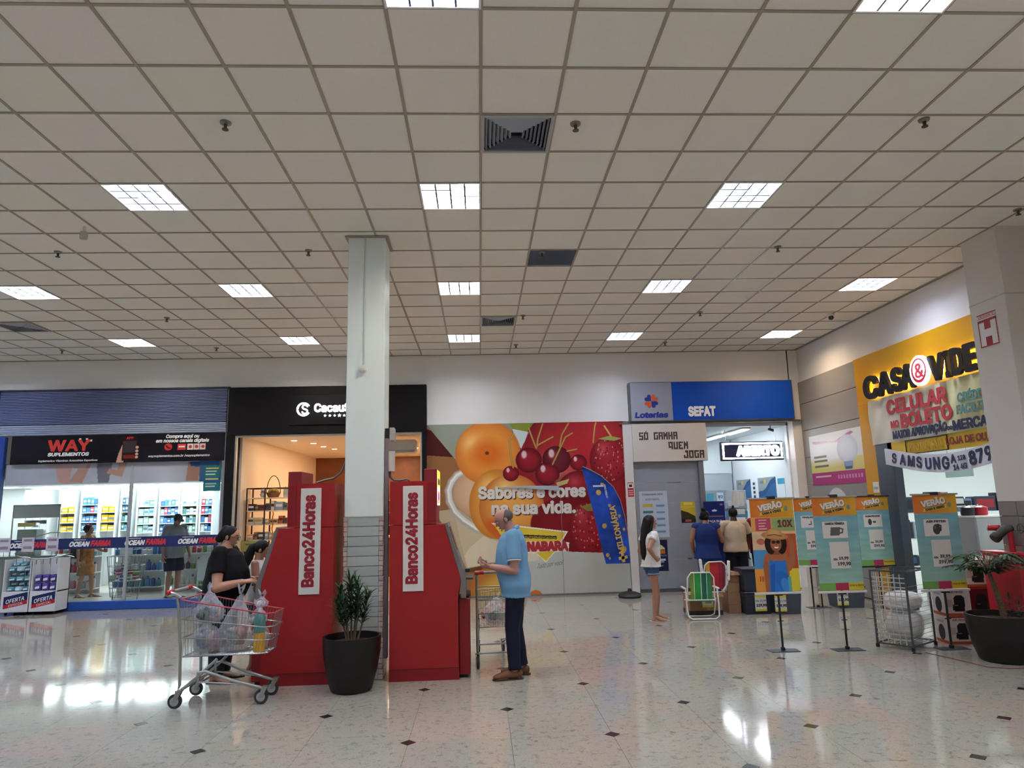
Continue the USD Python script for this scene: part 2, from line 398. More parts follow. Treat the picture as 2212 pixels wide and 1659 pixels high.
tint = {(4, -1): WARM, (9, 14): WARM, (-11, 14): NEUT, (-6, 14): NEUT, (-1, 9): NEUT, (-1, 4): NEUT, (-1, 14): 'eef3ff', (-6, 9): COOL}
proto = {}
desc = {COOL: 'bluish white', NEUT: 'neutral white', WARM: 'warm white', 'eef3ff': 'pale cool white'}
ROWN = {-1: 'nearest ceiling row', 4: 'row by the near diffuser', 9: 'row beyond the missing panel', 14: 'last row by the end wall'}
COLN = {-26: 'far left outer', -21: 'left outer', -16: 'leftmost', -11: 'second left', -6: 'left', -1: 'middle', 4: 'right', 9: 'far right'}
for (c, r) in sorted(lampcells, key=lambda k: (-k[1], k[0])):
    if c < -16 and r < 4: continue
    col = tint.get((c, r), COOL)
    lab = '%s louvred light, %s of the %s' % (desc[col], COLN[c], ROWN.get(r, 'ceiling row %s behind the camera' % {-6: 'just', -11: 'well', -16: 'far'}.get(r)))
    if col not in proto: proto[col] = troffer('ceiling_light', lab, col, c, r)
    else: dup(proto[col], (cx(c + .5), cy(r + .5), CEIL), label=lab)

def diffuser(label, c, r, name='air_diffuser'):
    t = thing(name, label, 'air vent', (cx(c + .5), cy(r + .5), CEIL))
    fm = mat('a8a6a2', .45)
    part(t, 'frame', [b2(-.3, .3, -.3, -.27, -.012, .01), b2(-.3, .3, .27, .3, -.012, .01), b2(-.3, -.27, -.27, .27, -.012, .01), b2(.27, .3, -.27, .27, -.012, .01)], fm)
    part(t, 'throat', [b2(-.28, .28, -.28, .28, .10, .11), b2(-.285, -.275, -.28, .28, .0, .11), b2(.275, .285, -.28, .28, .0, .11), b2(-.28, .28, -.285, -.275, .0, .11), b2(-.28, .28, .275, .285, .0, .11)], mat('232a3e', .8))
    for k in range(7):
        a = .25 - .033 * k; b = a + .02; V, F = [], []
        for (o, z) in ((a, -.01), (b, .028), (a - .006, -.01)):
            V += [(-o, -o, z), (o, -o, z), (o, o, z), (-o, o, z)]
        for s in range(2):
            for q in range(4):
                q2 = (q + 1) % 4; i0 = (0 if s == 0 else 8); F += [[i0 + q, i0 + q2, 4 + q2], [i0 + q, 4 + q2, 4 + q]]
        part(t, 'vane_ring', trimesh.Trimesh(np.array(V), np.array(F), process=False), mat('b6b8c0', .4))
    return t
diffuser('square louvred air diffuser with soot marks near the front middle light', 0, 2)
diffuser('small looking square air diffuser in the ceiling near the end wall', 0, 12)
diffuser('square air diffuser at the far left of the ceiling', -13, 12)

spr = None
for n, (x, y, what) in enumerate([(-1.99, 5.25, 'nearest, left of the big air diffuser'), (.84, 5.26, 'beside the big air diffuser on its right'), (3.76, 5.19, 'nearest, far right above the store side'),
        (-4.93, 8.08, 'far left, between two light rows'), (-2.01, 8.09, 'left of the white column top'), (.82, 8.2, 'at the edge of the missing panel'), (3.75, 8.08, 'right, beyond the big right light'),
        (-4.93, 10.99, 'left, before the last light row'), (.76, 11.1, 'beside the far air diffuser'), (3.7, 11.03, 'right of centre, before the last light row'), (-7.78, 13.14, 'above the shutter on the far left'),
        (-4.93, 13.12, 'above the dark chocolate shop front'), (.75, 13.2, 'above the fruit mural'), (3.68, 13.18, 'above the blue lottery sign'), (6.0, 7.0, 'by the right hand pillar top')]):
    lab = 'ceiling sprinkler head with a round plate, ' + what
    if spr is None:
        spr = thing('sprinkler', lab, 'sprinkler', (x, y, CEIL + .006))
        part(spr, 'escutcheon', lathe([(.0, 0), (.045, 0), (.043, -.012), (.02, -.02), (0, -.02)], 18), mat('8f8b86', .35, .6), 40)
        part(spr, 'nozzle', lathe([(0, -.018), (.014, -.02), (.012, -.05), (0, -.052)], 12), mat('5a544e', .4, .6), 40)
        part(spr, 'deflector', lathe([(0, -.062), (.026, -.06), (.026, -.066), (0, -.068)], 14), mat('5a544e', .4, .6), 40)
    else: dup(spr, (x, y, CEIL + .006), label=lab)
t = thing('ceiling_camera', 'small white dome camera on the ceiling near the yellow store front', 'camera', (6.04, 11.27, CEIL))
part(t, 'base', lathe([(0, 0), (.06, 0), (.06, -.03), (0, -.03)], 18), WHITE, 40)
part(t, 'lens_ball', ell((.0, -.01, -.055), .042), mat('2b2b2e', .2), True)
t = thing('hanging_sensor', 'small pale sensor hanging on a short stem from the left ceiling', 'sensor', (-4.22, 7.33, CEIL))
part(t, 'stem', cyl(0, 0, -.06, 0, .012, 8), WHITE); part(t, 'body', box(0, 0, -.1, .07, .05, .09, .01), mat('bcb6aa', .5))

# ---- outer walls of the hall
struct('wall_back', [b2(-17, -9.5, BACK, 14.3, 0, CEIL + .05), b2(-9.5, -1.04, BACK, 14.3, 4.215, CEIL + .05), b2(-1.04, 3.07, BACK + .05, 14.3, 0, CEIL + .05),
                     b2(-1.04, 3.07, BACK, BACK + .05, 3.385, CEIL + .05), b2(3.07, 6.5, BACK, 14.3, 4.17, CEIL + .05), b2(6.48, RIGHT, BACK, 14.3, 0, CEIL + .05)], WALLW)
struct('trim_1', b2(2.92, 3.10, 13.98, BACK + .02, 0, 3.33), mat('d9d4ca', .5), label='white pilaster between the fruit mural and the roller door')
struct('trim_2', b2(2.86, 6.7, 13.97, BACK, 3.315, 3.345), mat('6d6a66', .5))
struct('wall_right', [b2(RIGHT, 6.95, -7, 14.05, 4.125, CEIL + .05), b2(RIGHT, 6.95, -7, 6.9, 0, 4.125), b2(RIGHT + .04, 6.95, 11.4, 14.05, 0, 4.125)], WALLW)
struct('wall_left', b2(-17.2, -17, -7.4, 14.3, 0, CEIL + .05), WALLW)
struct('wall_behind', b2(-17, 7, -7.4, -7.2, 0, CEIL + .05), mat('b0aaa0', .7))
clad = struct('trim_3', label='grey cladding of the side wall beside the yellow store front')
zs = [0.02, .35, .9, 1.45, 2.0, 2.55, 3.1, 3.65, 4.12]
for z0, z1 in zip(zs[:-1], zs[1:]): part(clad, 'cladding_panel', b2(6.655, 6.745, 11.8, 14.03, z0 + .004, z1 - .004, .004), mat('8b8780', .42))

# ---- column between the cash machines
col = struct('column_tiled')
X0, X1, Y0, Y1 = -1.46, -1.03, 7.66, 8.08
part(col, 'shaft', b2(X0 + .006, X1 - .006, Y0 + .006, Y1 - .006, 1.655, CEIL + .02, .008), mat('e2eae2', .35))
part(col, 'core', b2(X0 + .03, X1 - .03, Y0 + .03, Y1 - .03, 0, 1.655), mat('6a6a64', .8))
TILE = [mat(c, .3) for c in ('a9b0a9', 'a4aca6', 'aeb4ac')]
for k in range(16):
    z0 = .004 + k * .1035
    part(col, 'tile', b2(X0 + .045, X1 - .055, Y0 + .012, Y0 + .032, z0 + .002, z0 + .1005, .002), TILE[k % 3])
    part(col, 'side_tile', b2(X1 - .028, X1 - .008, Y0 + .05, Y1 - .05, z0 + .002, z0 + .1005, .002), TILE[(k + 1) % 3])
    part(col, 'side_tile', b2(X0 + .008, X0 + .028, Y0 + .05, Y1 - .05, z0 + .002, z0 + .1005, .002), TILE[(k + 2) % 3])
    for a, b in ((X0, X0 + .043), (X1 - .053, X1)):
        for q in range(2):
            e = .004 * ((k * 5 + q * 3) % 3)
            part(col, 'corner_stone', b2(a + (e if a == X0 else 0), b - (e if a != X0 else 0), Y0 + .004, Y0 + .048, z0 + .052 * q + .001, z0 + .052 * q + .05, .004), mat(('b7a69b', 'a99d94', 'c0b0a4')[(k + q) % 3], .6, grain=(30., .15)))
part(col, 'conduit', [rod((-1.262, Y0 + .0, 3.3), (-1.262, Y0, CEIL), .008, 8)], mat('c4c8be', .4))
struct('trim_6', b2(X0 - .03, X1 + .03, Y0 - .03, Y1 + .03, CEIL - .012, CEIL), mat('9b9184', .6), label='thin trim round the top of the white column')
t = thing('smoke_detector', 'small white detector at the foot of the conduit on the white column', 'detector', (-1.275, Y0 + .006, 3.27))
part(t, 'base', xf(lathe([(0, 0), (.045, 0), (.045, .025), (0, .025)], 18), trimesh.transformations.rotation_matrix(PI / 2, (1, 0, 0))), WHITE, 40)
part(t, 'head', xf(lathe([(0, .02), (.034, .025), (.03, .05), (0, .055)], 18), trimesh.transformations.rotation_matrix(PI / 2, (1, 0, 0))), mat('d6d4ca', .4), 40)

# ---- right-hand pillar with the red H sign
pil = struct('pillar_right')
part(pil, 'shaft', b2(6.07, 6.56, 7.46, 8.04, 1.64, CEIL + .02, .006), mat('d8d2c8', .45))
part(pil, 'band', b2(6.068, 6.565, 7.455, 8.045, 4.0, 4.012), mat('b8b2a6', .5))
part(pil, 'core', b2(6.09, 6.54, 7.48, 8.02, 0, 1.64), mat('67645f', .8))
for k in range(10):
    z0 = .002 + k * .164
    for q in range(2):
        part(pil, 'tile', b2(6.07, 6.092, 7.465 + .285 * q + .002, 7.465 + .285 * (q + 1) - .002, z0 + .002, z0 + .160, .002), mat(('7d7873', '827b75', '79746f')[(k + q) % 3], .35))
        part(pil, 'front_tile', b2(6.075 + .24 * q + .002, 6.075 + .24 * (q + 1) - .002, 7.456, 7.478, z0 + .002, z0 + .160, .002), mat(('7d7873', '827b75', '79746f')[(k + q + 1) % 3], .35))
sg = thing('hydrant_sign', 'red and white H sign high on the right hand pillar', 'sign', mat4=SIDE((6.066, 7.93, 3.46)))
part(sg, 'plate', b2(0, .30, 0, .40, -.003, .001), mat('e6e0dc', .4))
RED_ = mat('a3202c', .4)
part(sg, 'border', [b2(0, .3, 0, .014, .0012, .002), b2(0, .3, .30, .33, .0012, .002), b2(0, .014, .012, .33, .0012, .002), b2(.286, .3, .012, .33, .0012, .002), b2(.1, .2, .21, .30, .0012, .002), b2(.1, .2, .012, .115, .0012, .002)], RED_)
part(sg, 'header_lines', [b2(.0, .3, .385, .4, .0012, .002), b2(0, .3, .345, .352, .0012, .002)] + [put(txt('HIDRANTE', .022, True, depth=.001, width=.26), .15, .358, .001)], RED_)

# ---- rooms behind the shop fronts
WBR = mat('eef2f2', .6); 
struct('wall_pharmacy', [b2(-14, -5.0, 19.0, 19.1, 0, 2.9), b2(-14.1, -14, BACK + .25, 19.1, 0, 2.9), b2(-5.02, -4.97, 14.2, 19.1, 0, 3.3)], mat('eaf0f0', .6))
struct('ceiling_pharmacy', b2(-14, -4.97, 14.3, 19.1, 2.50, 2.8), mat('e8eeee', .7))
struct('floor_pharmacy', b2(-14, -4.97, 14.05, 19.1, -.03, .002), mat('d6d2ca', .15))
struct('wall_chocolate', [b2(-4.8, -4.75, 14.25, 20.7, 0, 3.35), b2(-1.15, -1.05, 14.32, 20.7, 0, 3.35)], mat('efdcc6', .55))
struct('wall_chocolate_back', b2(-4.8, -1.05, 20.65, 20.75, 0, 3.35), mat('7a4526', .4, grain=(2.0, .25)))
struct('ceiling_chocolate', b2(-4.8, -1.05, 14.3, 20.7, 3.25, 3.33), mat('f3e6d6', .6))
struct('floor_chocolate', b2(-4.8, -1.05, 14.05, 20.7, -.03, .002), mat('c9ab8a', .2))
struct('wall_lottery', [b2(6.45, 6.48, 14.3, 18.55, 0, 3.4), b2(3.05, 3.1, 14.3, 18.55, 0, 3.4), b2(3.05, 6.48, 18.5, 18.55, 0, 3.4)], mat('e9eff2', .6))
struct('ceiling_lottery', b2(3.05, 6.48, 14.3, 18.55, 3.26, 3.32), mat('d6dde0', .6))
struct('floor_lottery', b2(3.05, 6.48, 14.05, 18.55, -.03, .002), mat('b0aba3', .2))
struct('wall_store', [b2(15, 15.1, 5, 18, 0, 3.3), b2(6.95, 15, 17.9, 18, 0, 3.3), b2(6.95, 15, 5, 5.1, 0, 3.3)], mat('e9efee', .6))
struct('ceiling_store', b2(6.95, 15, 5, 18, 3.1, 3.2), mat('e4e9e8', .7))
struct('floor_store', b2(6.7, 15, 5, 18, -.03, .002), mat('c9c6be', .2))

# ---- lights inside the shops
def ceiling_disc(name, label, x, y, z, r, colour, L, group):
    t = thing(name, label, 'ceiling light', (x, y, z), group=group)
    part(t, 'trim_ring', lathe([(r, 0), (r + .02, -.004), (r + .02, .0), (r, .004)], 24), WHITE, 40)
    part(t, 'lens', lathe([(0, -.006), (r, -.006), (r, -.001), (0, -.001)], 24), mat(colour, .5, emit=L))
    return t
pl = None
for k, (x, y) in enumerate([(-10.5, 18.1), (-9.55, 18.15), (-8.75, 18.1), (-7.95, 18.15), (-7.1, 18.1), (-6.2, 18.1), (-11.8, 18.1), (-12.8, 18.0)]):
    lab = '%s round ceiling light from the left visible inside the pharmacy' % ('third', 'fourth', 'fifth', 'sixth', 'seventh', 'eighth', 'second', 'first')[k]
    if pl is None: pl = ceiling_disc('pharmacy_ceiling_light', lab, x, y, 2.50, .36, 'f4fbff', PHARM, 'round lights of the pharmacy ceiling')
    else: dup(pl, (x, y, 2.50), label=lab)
dl = None
for k, (x, y, r) in enumerate([(-4.0, 15.3, .05), (-3.75, 16.0, .05), (-3.72, 16.9, .05), (-3.6, 17.6, .05), (-3.4, 18.4, .05), (-3.2, 19.2, .05), (-2.1, 16.0, .05), (-1.75, 16.8, .05), (-1.6, 17.8, .05), (-2.6, 19.0, .05)]):
    lab = '%s small downlight from the front, %s row of the chocolate shop ceiling' % (('first', 'second', 'third', 'fourth', 'fifth', 'last', 'first', 'second', 'third', 'fourth')[k], 'left' if k < 6 else 'right')
    if dl is None: dl = ceiling_disc('downlight', lab, x, y, 3.25, r, 'ffe2b8', CACAU * 3, 'small downlights of the chocolate shop')
    else: dup(dl, (x, y, 3.25), label=lab)
dl = None
for x, y, w in [(-2.85, 16.3, 'nearest'), (-2.65, 17.6, 'middle'), (-2.2, 19.2, 'farthest')]:
    lab = '%s of the large round glowing lights in the chocolate shop ceiling' % w
    if dl is None: dl = ceiling_disc('round_ceiling_light', lab, x, y, 3.25, .22, 'ffdcae', CACAU, 'large round lights of the chocolate shop')
    else: dup(dl, (x, y, 3.25), label=lab)
for k, (x, y, w) in enumerate([(5.62, 16.4, 'farther'), (5.68, 15.1, 'nearer'), (4.2, 15.4, 'hidden left')]):
    t = thing('fluorescent_light', '%s white fluorescent strip under the lottery shop ceiling' % w, 'ceiling light', (x, y, 3.26))
    part(t, 'fitting', box(0, 0, -.02, .2, 1.2, .03, .006), WHITE); part(t, 'tube', box(0, 0, -.045, .15, 1.14, .02, .006), mat('f0f8ff', .5, emit=LOTTO))
sl = None
for x, y in [(8.6, 9.0), (8.6, 12.0), (11, 9.0), (11, 12.0), (11.3, 15.0), (13.4, 12.0), (13.4, 15.2), (9, 15.2)]:
    lab = 'round white ceiling light inside the appliance store, %s from the entrance' % ('first left', 'first right', 'second left', 'second right', 'third', 'fourth left', 'fourth right', 'beside the end wall')[[8.6 + 9, 8.6 + 12, 20, 23, 26.3, 25.4, 28.6, 24.2].index(round(x + y, 1))]
    if sl is None: sl = ceiling_disc('store_ceiling_light', lab, x, y, 3.1, .3, 'f2fbff', STORE, 'round lights of the appliance store ceiling')
    else: dup(sl, (x, y, 3.1), label=lab)
# ================================================================ shop fronts on the end wall
NAVY = mat('1c2a63', .5); LETTERW = mat('f2f2f0', .5); LED = mat('ffffff', .5, emit=3.2)
INKD = mat('1d1a1c', .6)
# ---- pharmacy: shutter box, banner, glazed front
sh = thing('rolling_shutter', 'raised blue grey slatted roller shutter above the pharmacy window', 'shutter', (0, 0, 0))
sl = []
for k in range(21):
    z = 3.535 + k * .0325
    sl.append(prism([(14.0, z), (13.985, z + .006), (13.985, z + .020), (14.0, z + .026)], 4.38, 'x', -9.38))
part(sh, 'slat_curtain', sl, mat('7e87ac', .35, .3), label='navy blue perforated slats', kind='stuff')
part(sh, 'curtain_backing', b2(-9.38, -5.0, 14.003, 14.03, 3.52, 4.215), mat('161a2c', .6))
part(sh, 'lower_band', [prism([(14.0, 3.325 + k * .039), (13.985, 3.33 + k * .039), (13.985, 3.355 + k * .039), (14.0, 3.362 + k * .039)], 4.38, 'x', -9.38) for k in range(5)] + [b2(-9.38, -5.0, 14.0, 14.02, 3.32, 3.52)], mat('a4aec2', .4, .3))
part(sh, 'guide_rail', b2(-9.5, -9.38, 13.97, 14.05, 0, 4.215), mat('1a1d26', .5))
part(sh, 'top_edge', b2(-9.5, -4.95, 13.96, 14.05, 4.20, 4.225), mat('1a1d26', .5))

bn = thing('window_banner', 'black supplement advertising banner with red title across the pharmacy window top', 'banner', (0, 0, 0))
def way(U, V):
    k = Ink(U, V, '15131a'); k.grain(1.2, .5, 4)
    k.ball(.3, .3, .5, .3, '1d1b22', soft=.6); k.ball(3.9, .3, .3, .3, '211f26', soft=.6)
    k.poly([(2.0, .0), (2.14, .0), (2.16, .36), (2.10, .34), (2.04, .18)], 'c79a86'); k.rect(2.1, 2.38, .03, .52, '2a1418'); k.rect(2.115, 2.365, .19, .42, '3b3438')
    for y in (.1, .16, .22, .29): k.ball(2.385, y, .03, .026, 'd2a692')
    k.rect(2.13, 2.35, .07, .14, '7d2622')
    k.ball(2.98, .285, .075, .07, 'c23a36'); k.line([(2.94, .31), (2.97, .27), (3.02, .26)], .02, '1a1416')
    for a, b, c in ((3.16, 3.32, 'd2483f'), (3.35, 3.46, 'ead7cf'), (3.47, 3.58, 'e6cfc8'), (3.59, 3.70, 'e7d2c6')): k.rect(a, b, .225, .335, c)
    k.rect(3.18, 3.30, .27, .30, 'f2e6e2'); 
    for x in (3.405, 3.525, 3.645): k.ball(x, .28, .032, .032, 'c5423c')
    return k.c
M = FRONT((-9.06, 13.955, 2.76))
sheet(bn, 'banner_sheet', 4.07, .55, 420, way, M, .35, thick=.02)
RD = mat('d6392e', .45)
part(bn, 'title_letters', xf(put(txt('WAY', .20, True, depth=.004, width=.80, fat=.007), 1.09, .25, .002), M), RD)
part(bn, 'crown_marks', [xf(box(a, b, .003, .04, .035, .004), M) for a, b in ((1.29, .47), (1.42, .47), (1.50, .44))], LETTERW)
part(bn, 'subtitle_letters', xf(put(txt('SUPLEMENTOS', .06, True, depth=.003, width=.78, shear=.15, fat=.004), 1.09, .15, .002), M), LETTERW)
part(bn, 'small_line', xf(put(txt('Suplementos Vitaminas Acessórios Esportivos', .038, True, depth=.003, width=1.12, shear=.2), 1.09, .04, .002), M), LETTERW)
part(bn, 'app_letters', xf(put(txt('APP', .05, True, depth=.003), 2.24, .45, .002), M), RD)
part(bn, 'top_line', [xf(put(txt('Compre aqui ou', .062, True, depth=.003, width=.64, shear=.2, fat=.003), 3.25, .46, .002), M)], LETTERW)
part(bn, 'middle_line', [xf(put(txt('em nossos canais digitais', .062, True, depth=.003, width=1.02, shear=.2, fat=.003), 3.25, .375, .002), M)], LETTERW)
part(bn, 'bottom_line', [xf(put(txt('waysuplementos.com.br /waysuplementos', .042, True, depth=.003, width=1.18, shear=.2), 3.2, .09, .002), M)], LETTERW)

fr = struct('window_1')
BLUE = mat('1d3f8c', .4)
part(fr, 'frame', [b2(-9.38, -9.2, 13.97, 14.06, 0.16, 3.30)], BLUE)
part(fr, 'end_frame', [b2(-5.035, -4.975, 13.96, 14.06, .16, 3.32)], mat('aeb4b8', .3, .7))
part(fr, 'mullion', [b2(-6.79, -6.74, 14.0, 14.05, .16, 2.74)], mat('c4cbd0', .35, .5))
part(fr, 'sill', b2(-9.4, -4.97, 13.965, 14.09, 0, .165, .01), mat('1f4ea3', .4))
for a, b in ((-9.2, -6.79), (-6.74, -5.035)): part(fr, 'pane', b2(a, b, 14.015, 14.023, .165, 2.75), pane_mat())
gp = thing('window_poster', 'grey photo poster strip with arms of people behind the top of the glass', 'poster', (0, 0, 0))
def arms(U, V):
    k = Ink(U, V, 'd2d5de'); k.grain(2., .08, 3)
    k.poly([(.9, .4), (1.25, .4), (1.2, .0), (1.0, .05)], 'dcb8ac'); k.poly([(1.2, .05), (1.45, .02), (1.6, .4), (1.42, .4)], 'd4aea0'); k.poly([(.75, .4), (1.5, .4), (1.5, .3), (.8, .33)], 'dcc8c4')
    k.poly([(1.7, .4), (2.0, .4), (1.95, .02), (1.75, .02)], '8d8a94'); k.poly([(1.9, .2), (2.2, .12), (2.28, .4), (2.12, .4), (2.1, .25), (1.95, .3)], 'd2aa9a')
    k.poly([(3.45, .4), (3.7, .4), (3.66, .02), (3.42, .02)], 'c29a86'); k.poly([(3.48, .4), (3.9, .4), (3.92, .28), (3.5, .3)], '3f6aa6'); k.rect(3.68, 4.1, .0, .4, '4a77a8')
    return k.c
sheet(gp, 'poster_sheet', 4.05, .40, 320, arms, FRONT((-9.15, 14.011, 2.36)), .5, thick=.002, thin=True)
ts = thing('window_sticker', 'teal information sticker at the right end of the pharmacy glass', 'sticker', (0, 0, 0))
def teal(U, V):
    k = Ink(U, V, '2d6f78'); k.rect(0, .33, .17, .26, '2c5f8a')
    for i, y in enumerate((.43, .37, .31, .22, .13, .08)): k.rect(.04, .28 - .03 * (i % 3), y, y + .028, ('c9b95a', '9ec7b0', 'b7d4c4')[i % 3])
    return k.c
sheet(ts, 'sticker_sheet', .33, .50, 40, teal, FRONT((-5.39, 14.006, 2.17)), .4, thick=.003)
bd = thing('window_band', 'navy adhesive band with red and white pharmacy name along the glass', 'sticker', (0, 0, 0))
part(bd, 'band', b2(-9.18, -5.04, 14.006, 14.010, 1.135, 1.335), NAVY)
for x in (-8.55, -7.45, -6.42, -5.42):
    M = FRONT((x, 14.005, 1.175))
    part(bd, 'name_white', xf(put(txt('OCEAN', .08, True, depth=.002, width=.37, shear=.25, fat=.006), -.2, .01), M), LETTERW)
    part(bd, 'name_red', xf(put(txt('FARMA', .095, True, depth=.002, width=.38, shear=.25, fat=.007), .19, .01), M), mat('d2333f', .5))
    part(bd, 'small_line', xf(put(txt('FARMÁCIA POPULAR', .018, True, depth=.002, width=.22), -.2, .12), M), LETTERW)

# ---- chocolate shop front
cf = struct('trim_4', label='black fascia and pilasters of the chocolate shop')
FB = mat('121011', .55, spec=.2)
part(cf, 'fascia', b2(-4.95, -1.04, 13.93, 14.32, 3.24, 4.2, .006), FB)
part(cf, 'logo_panel', b2(-3.75, -1.95, 13.905, 13.93, 3.42, 4.02, .004), mat('171415', .5, spec=.2))
part(cf, 'left_pilaster', b2(-4.95, -4.80, 13.93, 14.3, 0, 3.24), FB)
part(cf, 'right_pilaster', b2(-1.13, -1.04, 13.93, 14.3, 0, 3.24), FB)
of = thing('shop_opening_frame', 'thin brushed steel frame around the chocolate shop opening', 'door frame', (0, 0, 0))
part(of, 'head', b2(-4.80, -1.13, 13.96, 14.03, 3.205, 3.24), mat('cdc6be', .4, .2))
part(of, 'jamb', b2(-4.80, -4.765, 13.96, 14.03, 0, 3.21), mat('cdc6be', .4, .2)); part(of, 'jamb', b2(-1.165, -1.13, 13.96, 14.03, 0, 3.21), mat('cdc6be', .4, .2))
lg = thing('shop_sign', 'lit white CS emblem and shop name on the black fascia', 'sign', (0, 0, 0))
M = FRONT((-3.46, 13.902, 3.73))
def arc(cx_, cy_, r, a0, a1, w0, w1, n=26):
    a = np.linspace(a0, a1, n); w = np.linspace(w0, w1, n) if np.ndim(w0) == 0 else w0
    w = w + (.5 * (w0 + w1)) * .8 * np.sin(np.linspace(0, PI, n))
    o = np.c_[cx_ + (r + w / 2) * np.cos(a), cy_ + (r + w / 2) * np.sin(a)]; i = np.c_[cx_ + (r - w / 2) * np.cos(a), cy_ + (r - w / 2) * np.sin(a)]
    return prism(np.vstack([o, i[::-1]]), .02, 'z')
part(lg, 'emblem', [xf(arc(0, 0, .125, .55, 5.7, .02, .022), M), xf(put(txt('S', .19, True, depth=.02, width=.13), .02, -.095), M)], LED)
part(lg, 'name', xf(put(txt('CacauShow', .15, True, depth=.02, width=1.12, center=False, fat=.007), .20, -.05), M), LED)
star = [(math.cos(PI / 2 + i * PI / 5) * (.030 if i % 2 == 0 else .013), math.sin(PI / 2 + i * PI / 5) * (.030 if i % 2 == 0 else .013)) for i in range(10)]
for k in range(7):
    s_ = 1.25 if k == 3 else .95
    part(lg, 'star', xf(put(prism([(a * s_, b * s_) for a, b in star], .02, 'z'), .42 + k * .094, -.135), M), LED)
# ---- fruit mural on the hoarding
mu = thing('mural_hoarding', 'big fruit bowl mural covering the hoarding between two shops', 'mural', (0, 0, 0))
KX, KZ = .009405, .00909
def fruit(U, V):
    X, Y = U / KX * 3.858 + 85, (3.39 - V) / KZ * 3.858 + 139        # working coordinates of the print design
    k = Ink(X, Y, '8f6b48')
    k.grain(.004, .25, 1)
    k.poly([(60, 100), (820, 100), (600, 800), (380, 560)], '8b8f80'); k.poly([(60, 170), (120, 190), (340, 470), (60, 420)], '4a1a17'); k.poly([(60, 400), (300, 420), (420, 560), (300, 1000), (60, 900)], '8a5e38')
    k.poly([(780, 100), (1800, 100), (1800, 1250), (900, 1250)], '8a1c20'); k.poly([(740, 100), (1010, 100), (900, 230), (800, 200)], '7f8a35'); k.poly([(790, 190), (930, 220), (860, 360), (820, 300)], 'c4d2ce')
    k.poly([(1520, 100), (1800, 100), (1800, 330), (1690, 260)], '9aa090')
    # bowl
    k.poly([(150, 870), (330, 850), (690, 1130), (700, 1300), (400, 1345)], 'b3a184'); k.poly([(400, 1340), (700, 1290), (760, 1600), (80, 1600), (330, 1350)], '8c6238')
    k.poly([(300, 850), (420, 960), (600, 1060), (760, 1120), (760, 1290), (690, 1290), (405, 1335), (350, 1120)], 'd0c2a4'); k.poly([(300, 850), (350, 1120), (380, 1240), (420, 1180), (560, 1060), (420, 960)], 'bfae8e'); k.poly([(400, 1345), (760, 1285), (760, 1305), (430, 1375)], '5e3a20')
    k.ball(545, 730, 250, 215, 'cfae90', rim='b8906e')
    pts = [(385, 545), (330, 575), (285, 630), (260, 700), (268, 790), (310, 880), (380, 950), (480, 1020), (600, 1075), (720, 1115)]
    k.line(pts, 60, 'a8a49a'); k.line([(a + 4, b - 4) for a, b in pts], 34, 'd2cfc4'); k.line([(a - 4, b - 2) for a, b in pts], 14, 'e6e4dc')
    k.ball(1350, 380, 460, 420, 'a8262a', rim='7a1a1e', glow='c87a6c', at=(-.45, .35)); 
    k.ball(585, 390, 268, 270, 'e0913a', rim='bf6c2a', glow='ecc07a', at=(-.5, -.3)); k.ball(585, 395, 130, 110, 'c9661f', soft=.9); k.ball(578, 392, 16, 14, '5a2a12', soft=.4)
    k.ball(650, 820, 225, 290, 'd69a44', rim='b87228', glow='e4bd74', at=(-.3, -.5)); k.ball(770, 850, 265, 275, 'd99c48', rim='b3642a', glow='e6c285', at=(-.2, -.6)); k.ball(690, 1040, 150, 70, 'c05a22', ang=.5, soft=.5)
    k.ball(1330, 740, 190, 180, '8c1a22', rim='5e1218', glow='b4434a', at=(-.2, -.5)); k.ball(1250, 1000, 330, 230, '7a141a', rim='6a1016'); k.ball(1590, 800, 210, 260, '8a161c', rim='70141a')
    for cx_, cy_, r in ((1150, 460, 118), (920, 460, 108), (770, 570, 66), (1070, 580, 100), (1330, 490, 70)):
        k.ball(cx_, cy_, r, r * .98, '8e1a26' if r < 115 else '64202a', rim='4e0c14', glow='b0303c', at=(-.3, -.35)); k.ball(cx_ - r * .35, cy_ - r * .45, r * .2, r * .3, 'd9b9bb', soft=.5)
    for pts in ([(790, 520), (770, 400), (765, 290), (800, 235)], [(985, 360), (950, 260), (925, 180)], [(990, 350), (1000, 280), (1045, 150)], [(995, 335), (1060, 300), (1125, 265)], [(1180, 350), (1200, 250), (1260, 150)], [(1115, 500), (1180, 370), (1230, 270), (1290, 235)], [(1460, 320), (1480, 180), (1490, 150)], [(1240, 390), (1320, 375)]):
        k.line(pts, 15, '8a6a30'); k.line(pts, 7, 'b89a58')
    # strawberries
    rs = random.Random(3)
    for cx_, cy_, rx, ry in ((1590, 470, 165, 195), (1385, 1040, 150, 225)):
        k.ball(cx_, cy_, rx, ry, '98202a', rim='6e1219', glow='b54a48', at=(-.3, -.5))
        for _ in range(70):
            a, q = rs.uniform(0, 2 * PI), math.sqrt(rs.random()) * .9; k.ball(cx_ + rx * q * math.cos(a), cy_ + ry * q * math.sin(a), 5, 8, 'c8766a' if rs.random() < .6 else '5e0f16', soft=.5)
    k.poly([(1500, 290), (1600, 265), (1700, 290), (1640, 310), (1560, 300)], '8a9448'); k.line([(1610, 265), (1560, 180)], 14, 'b5a05a')
    k.poly([(1140, 655), (1250, 625), (1230, 665), (1150, 690)], 'b5a468'); k.line([(1130, 650), (1215, 580)], 10, '7a5a30')
    k.poly([(1330, 860), (1440, 830), (1450, 900), (1390, 900)], '7f7c3a')
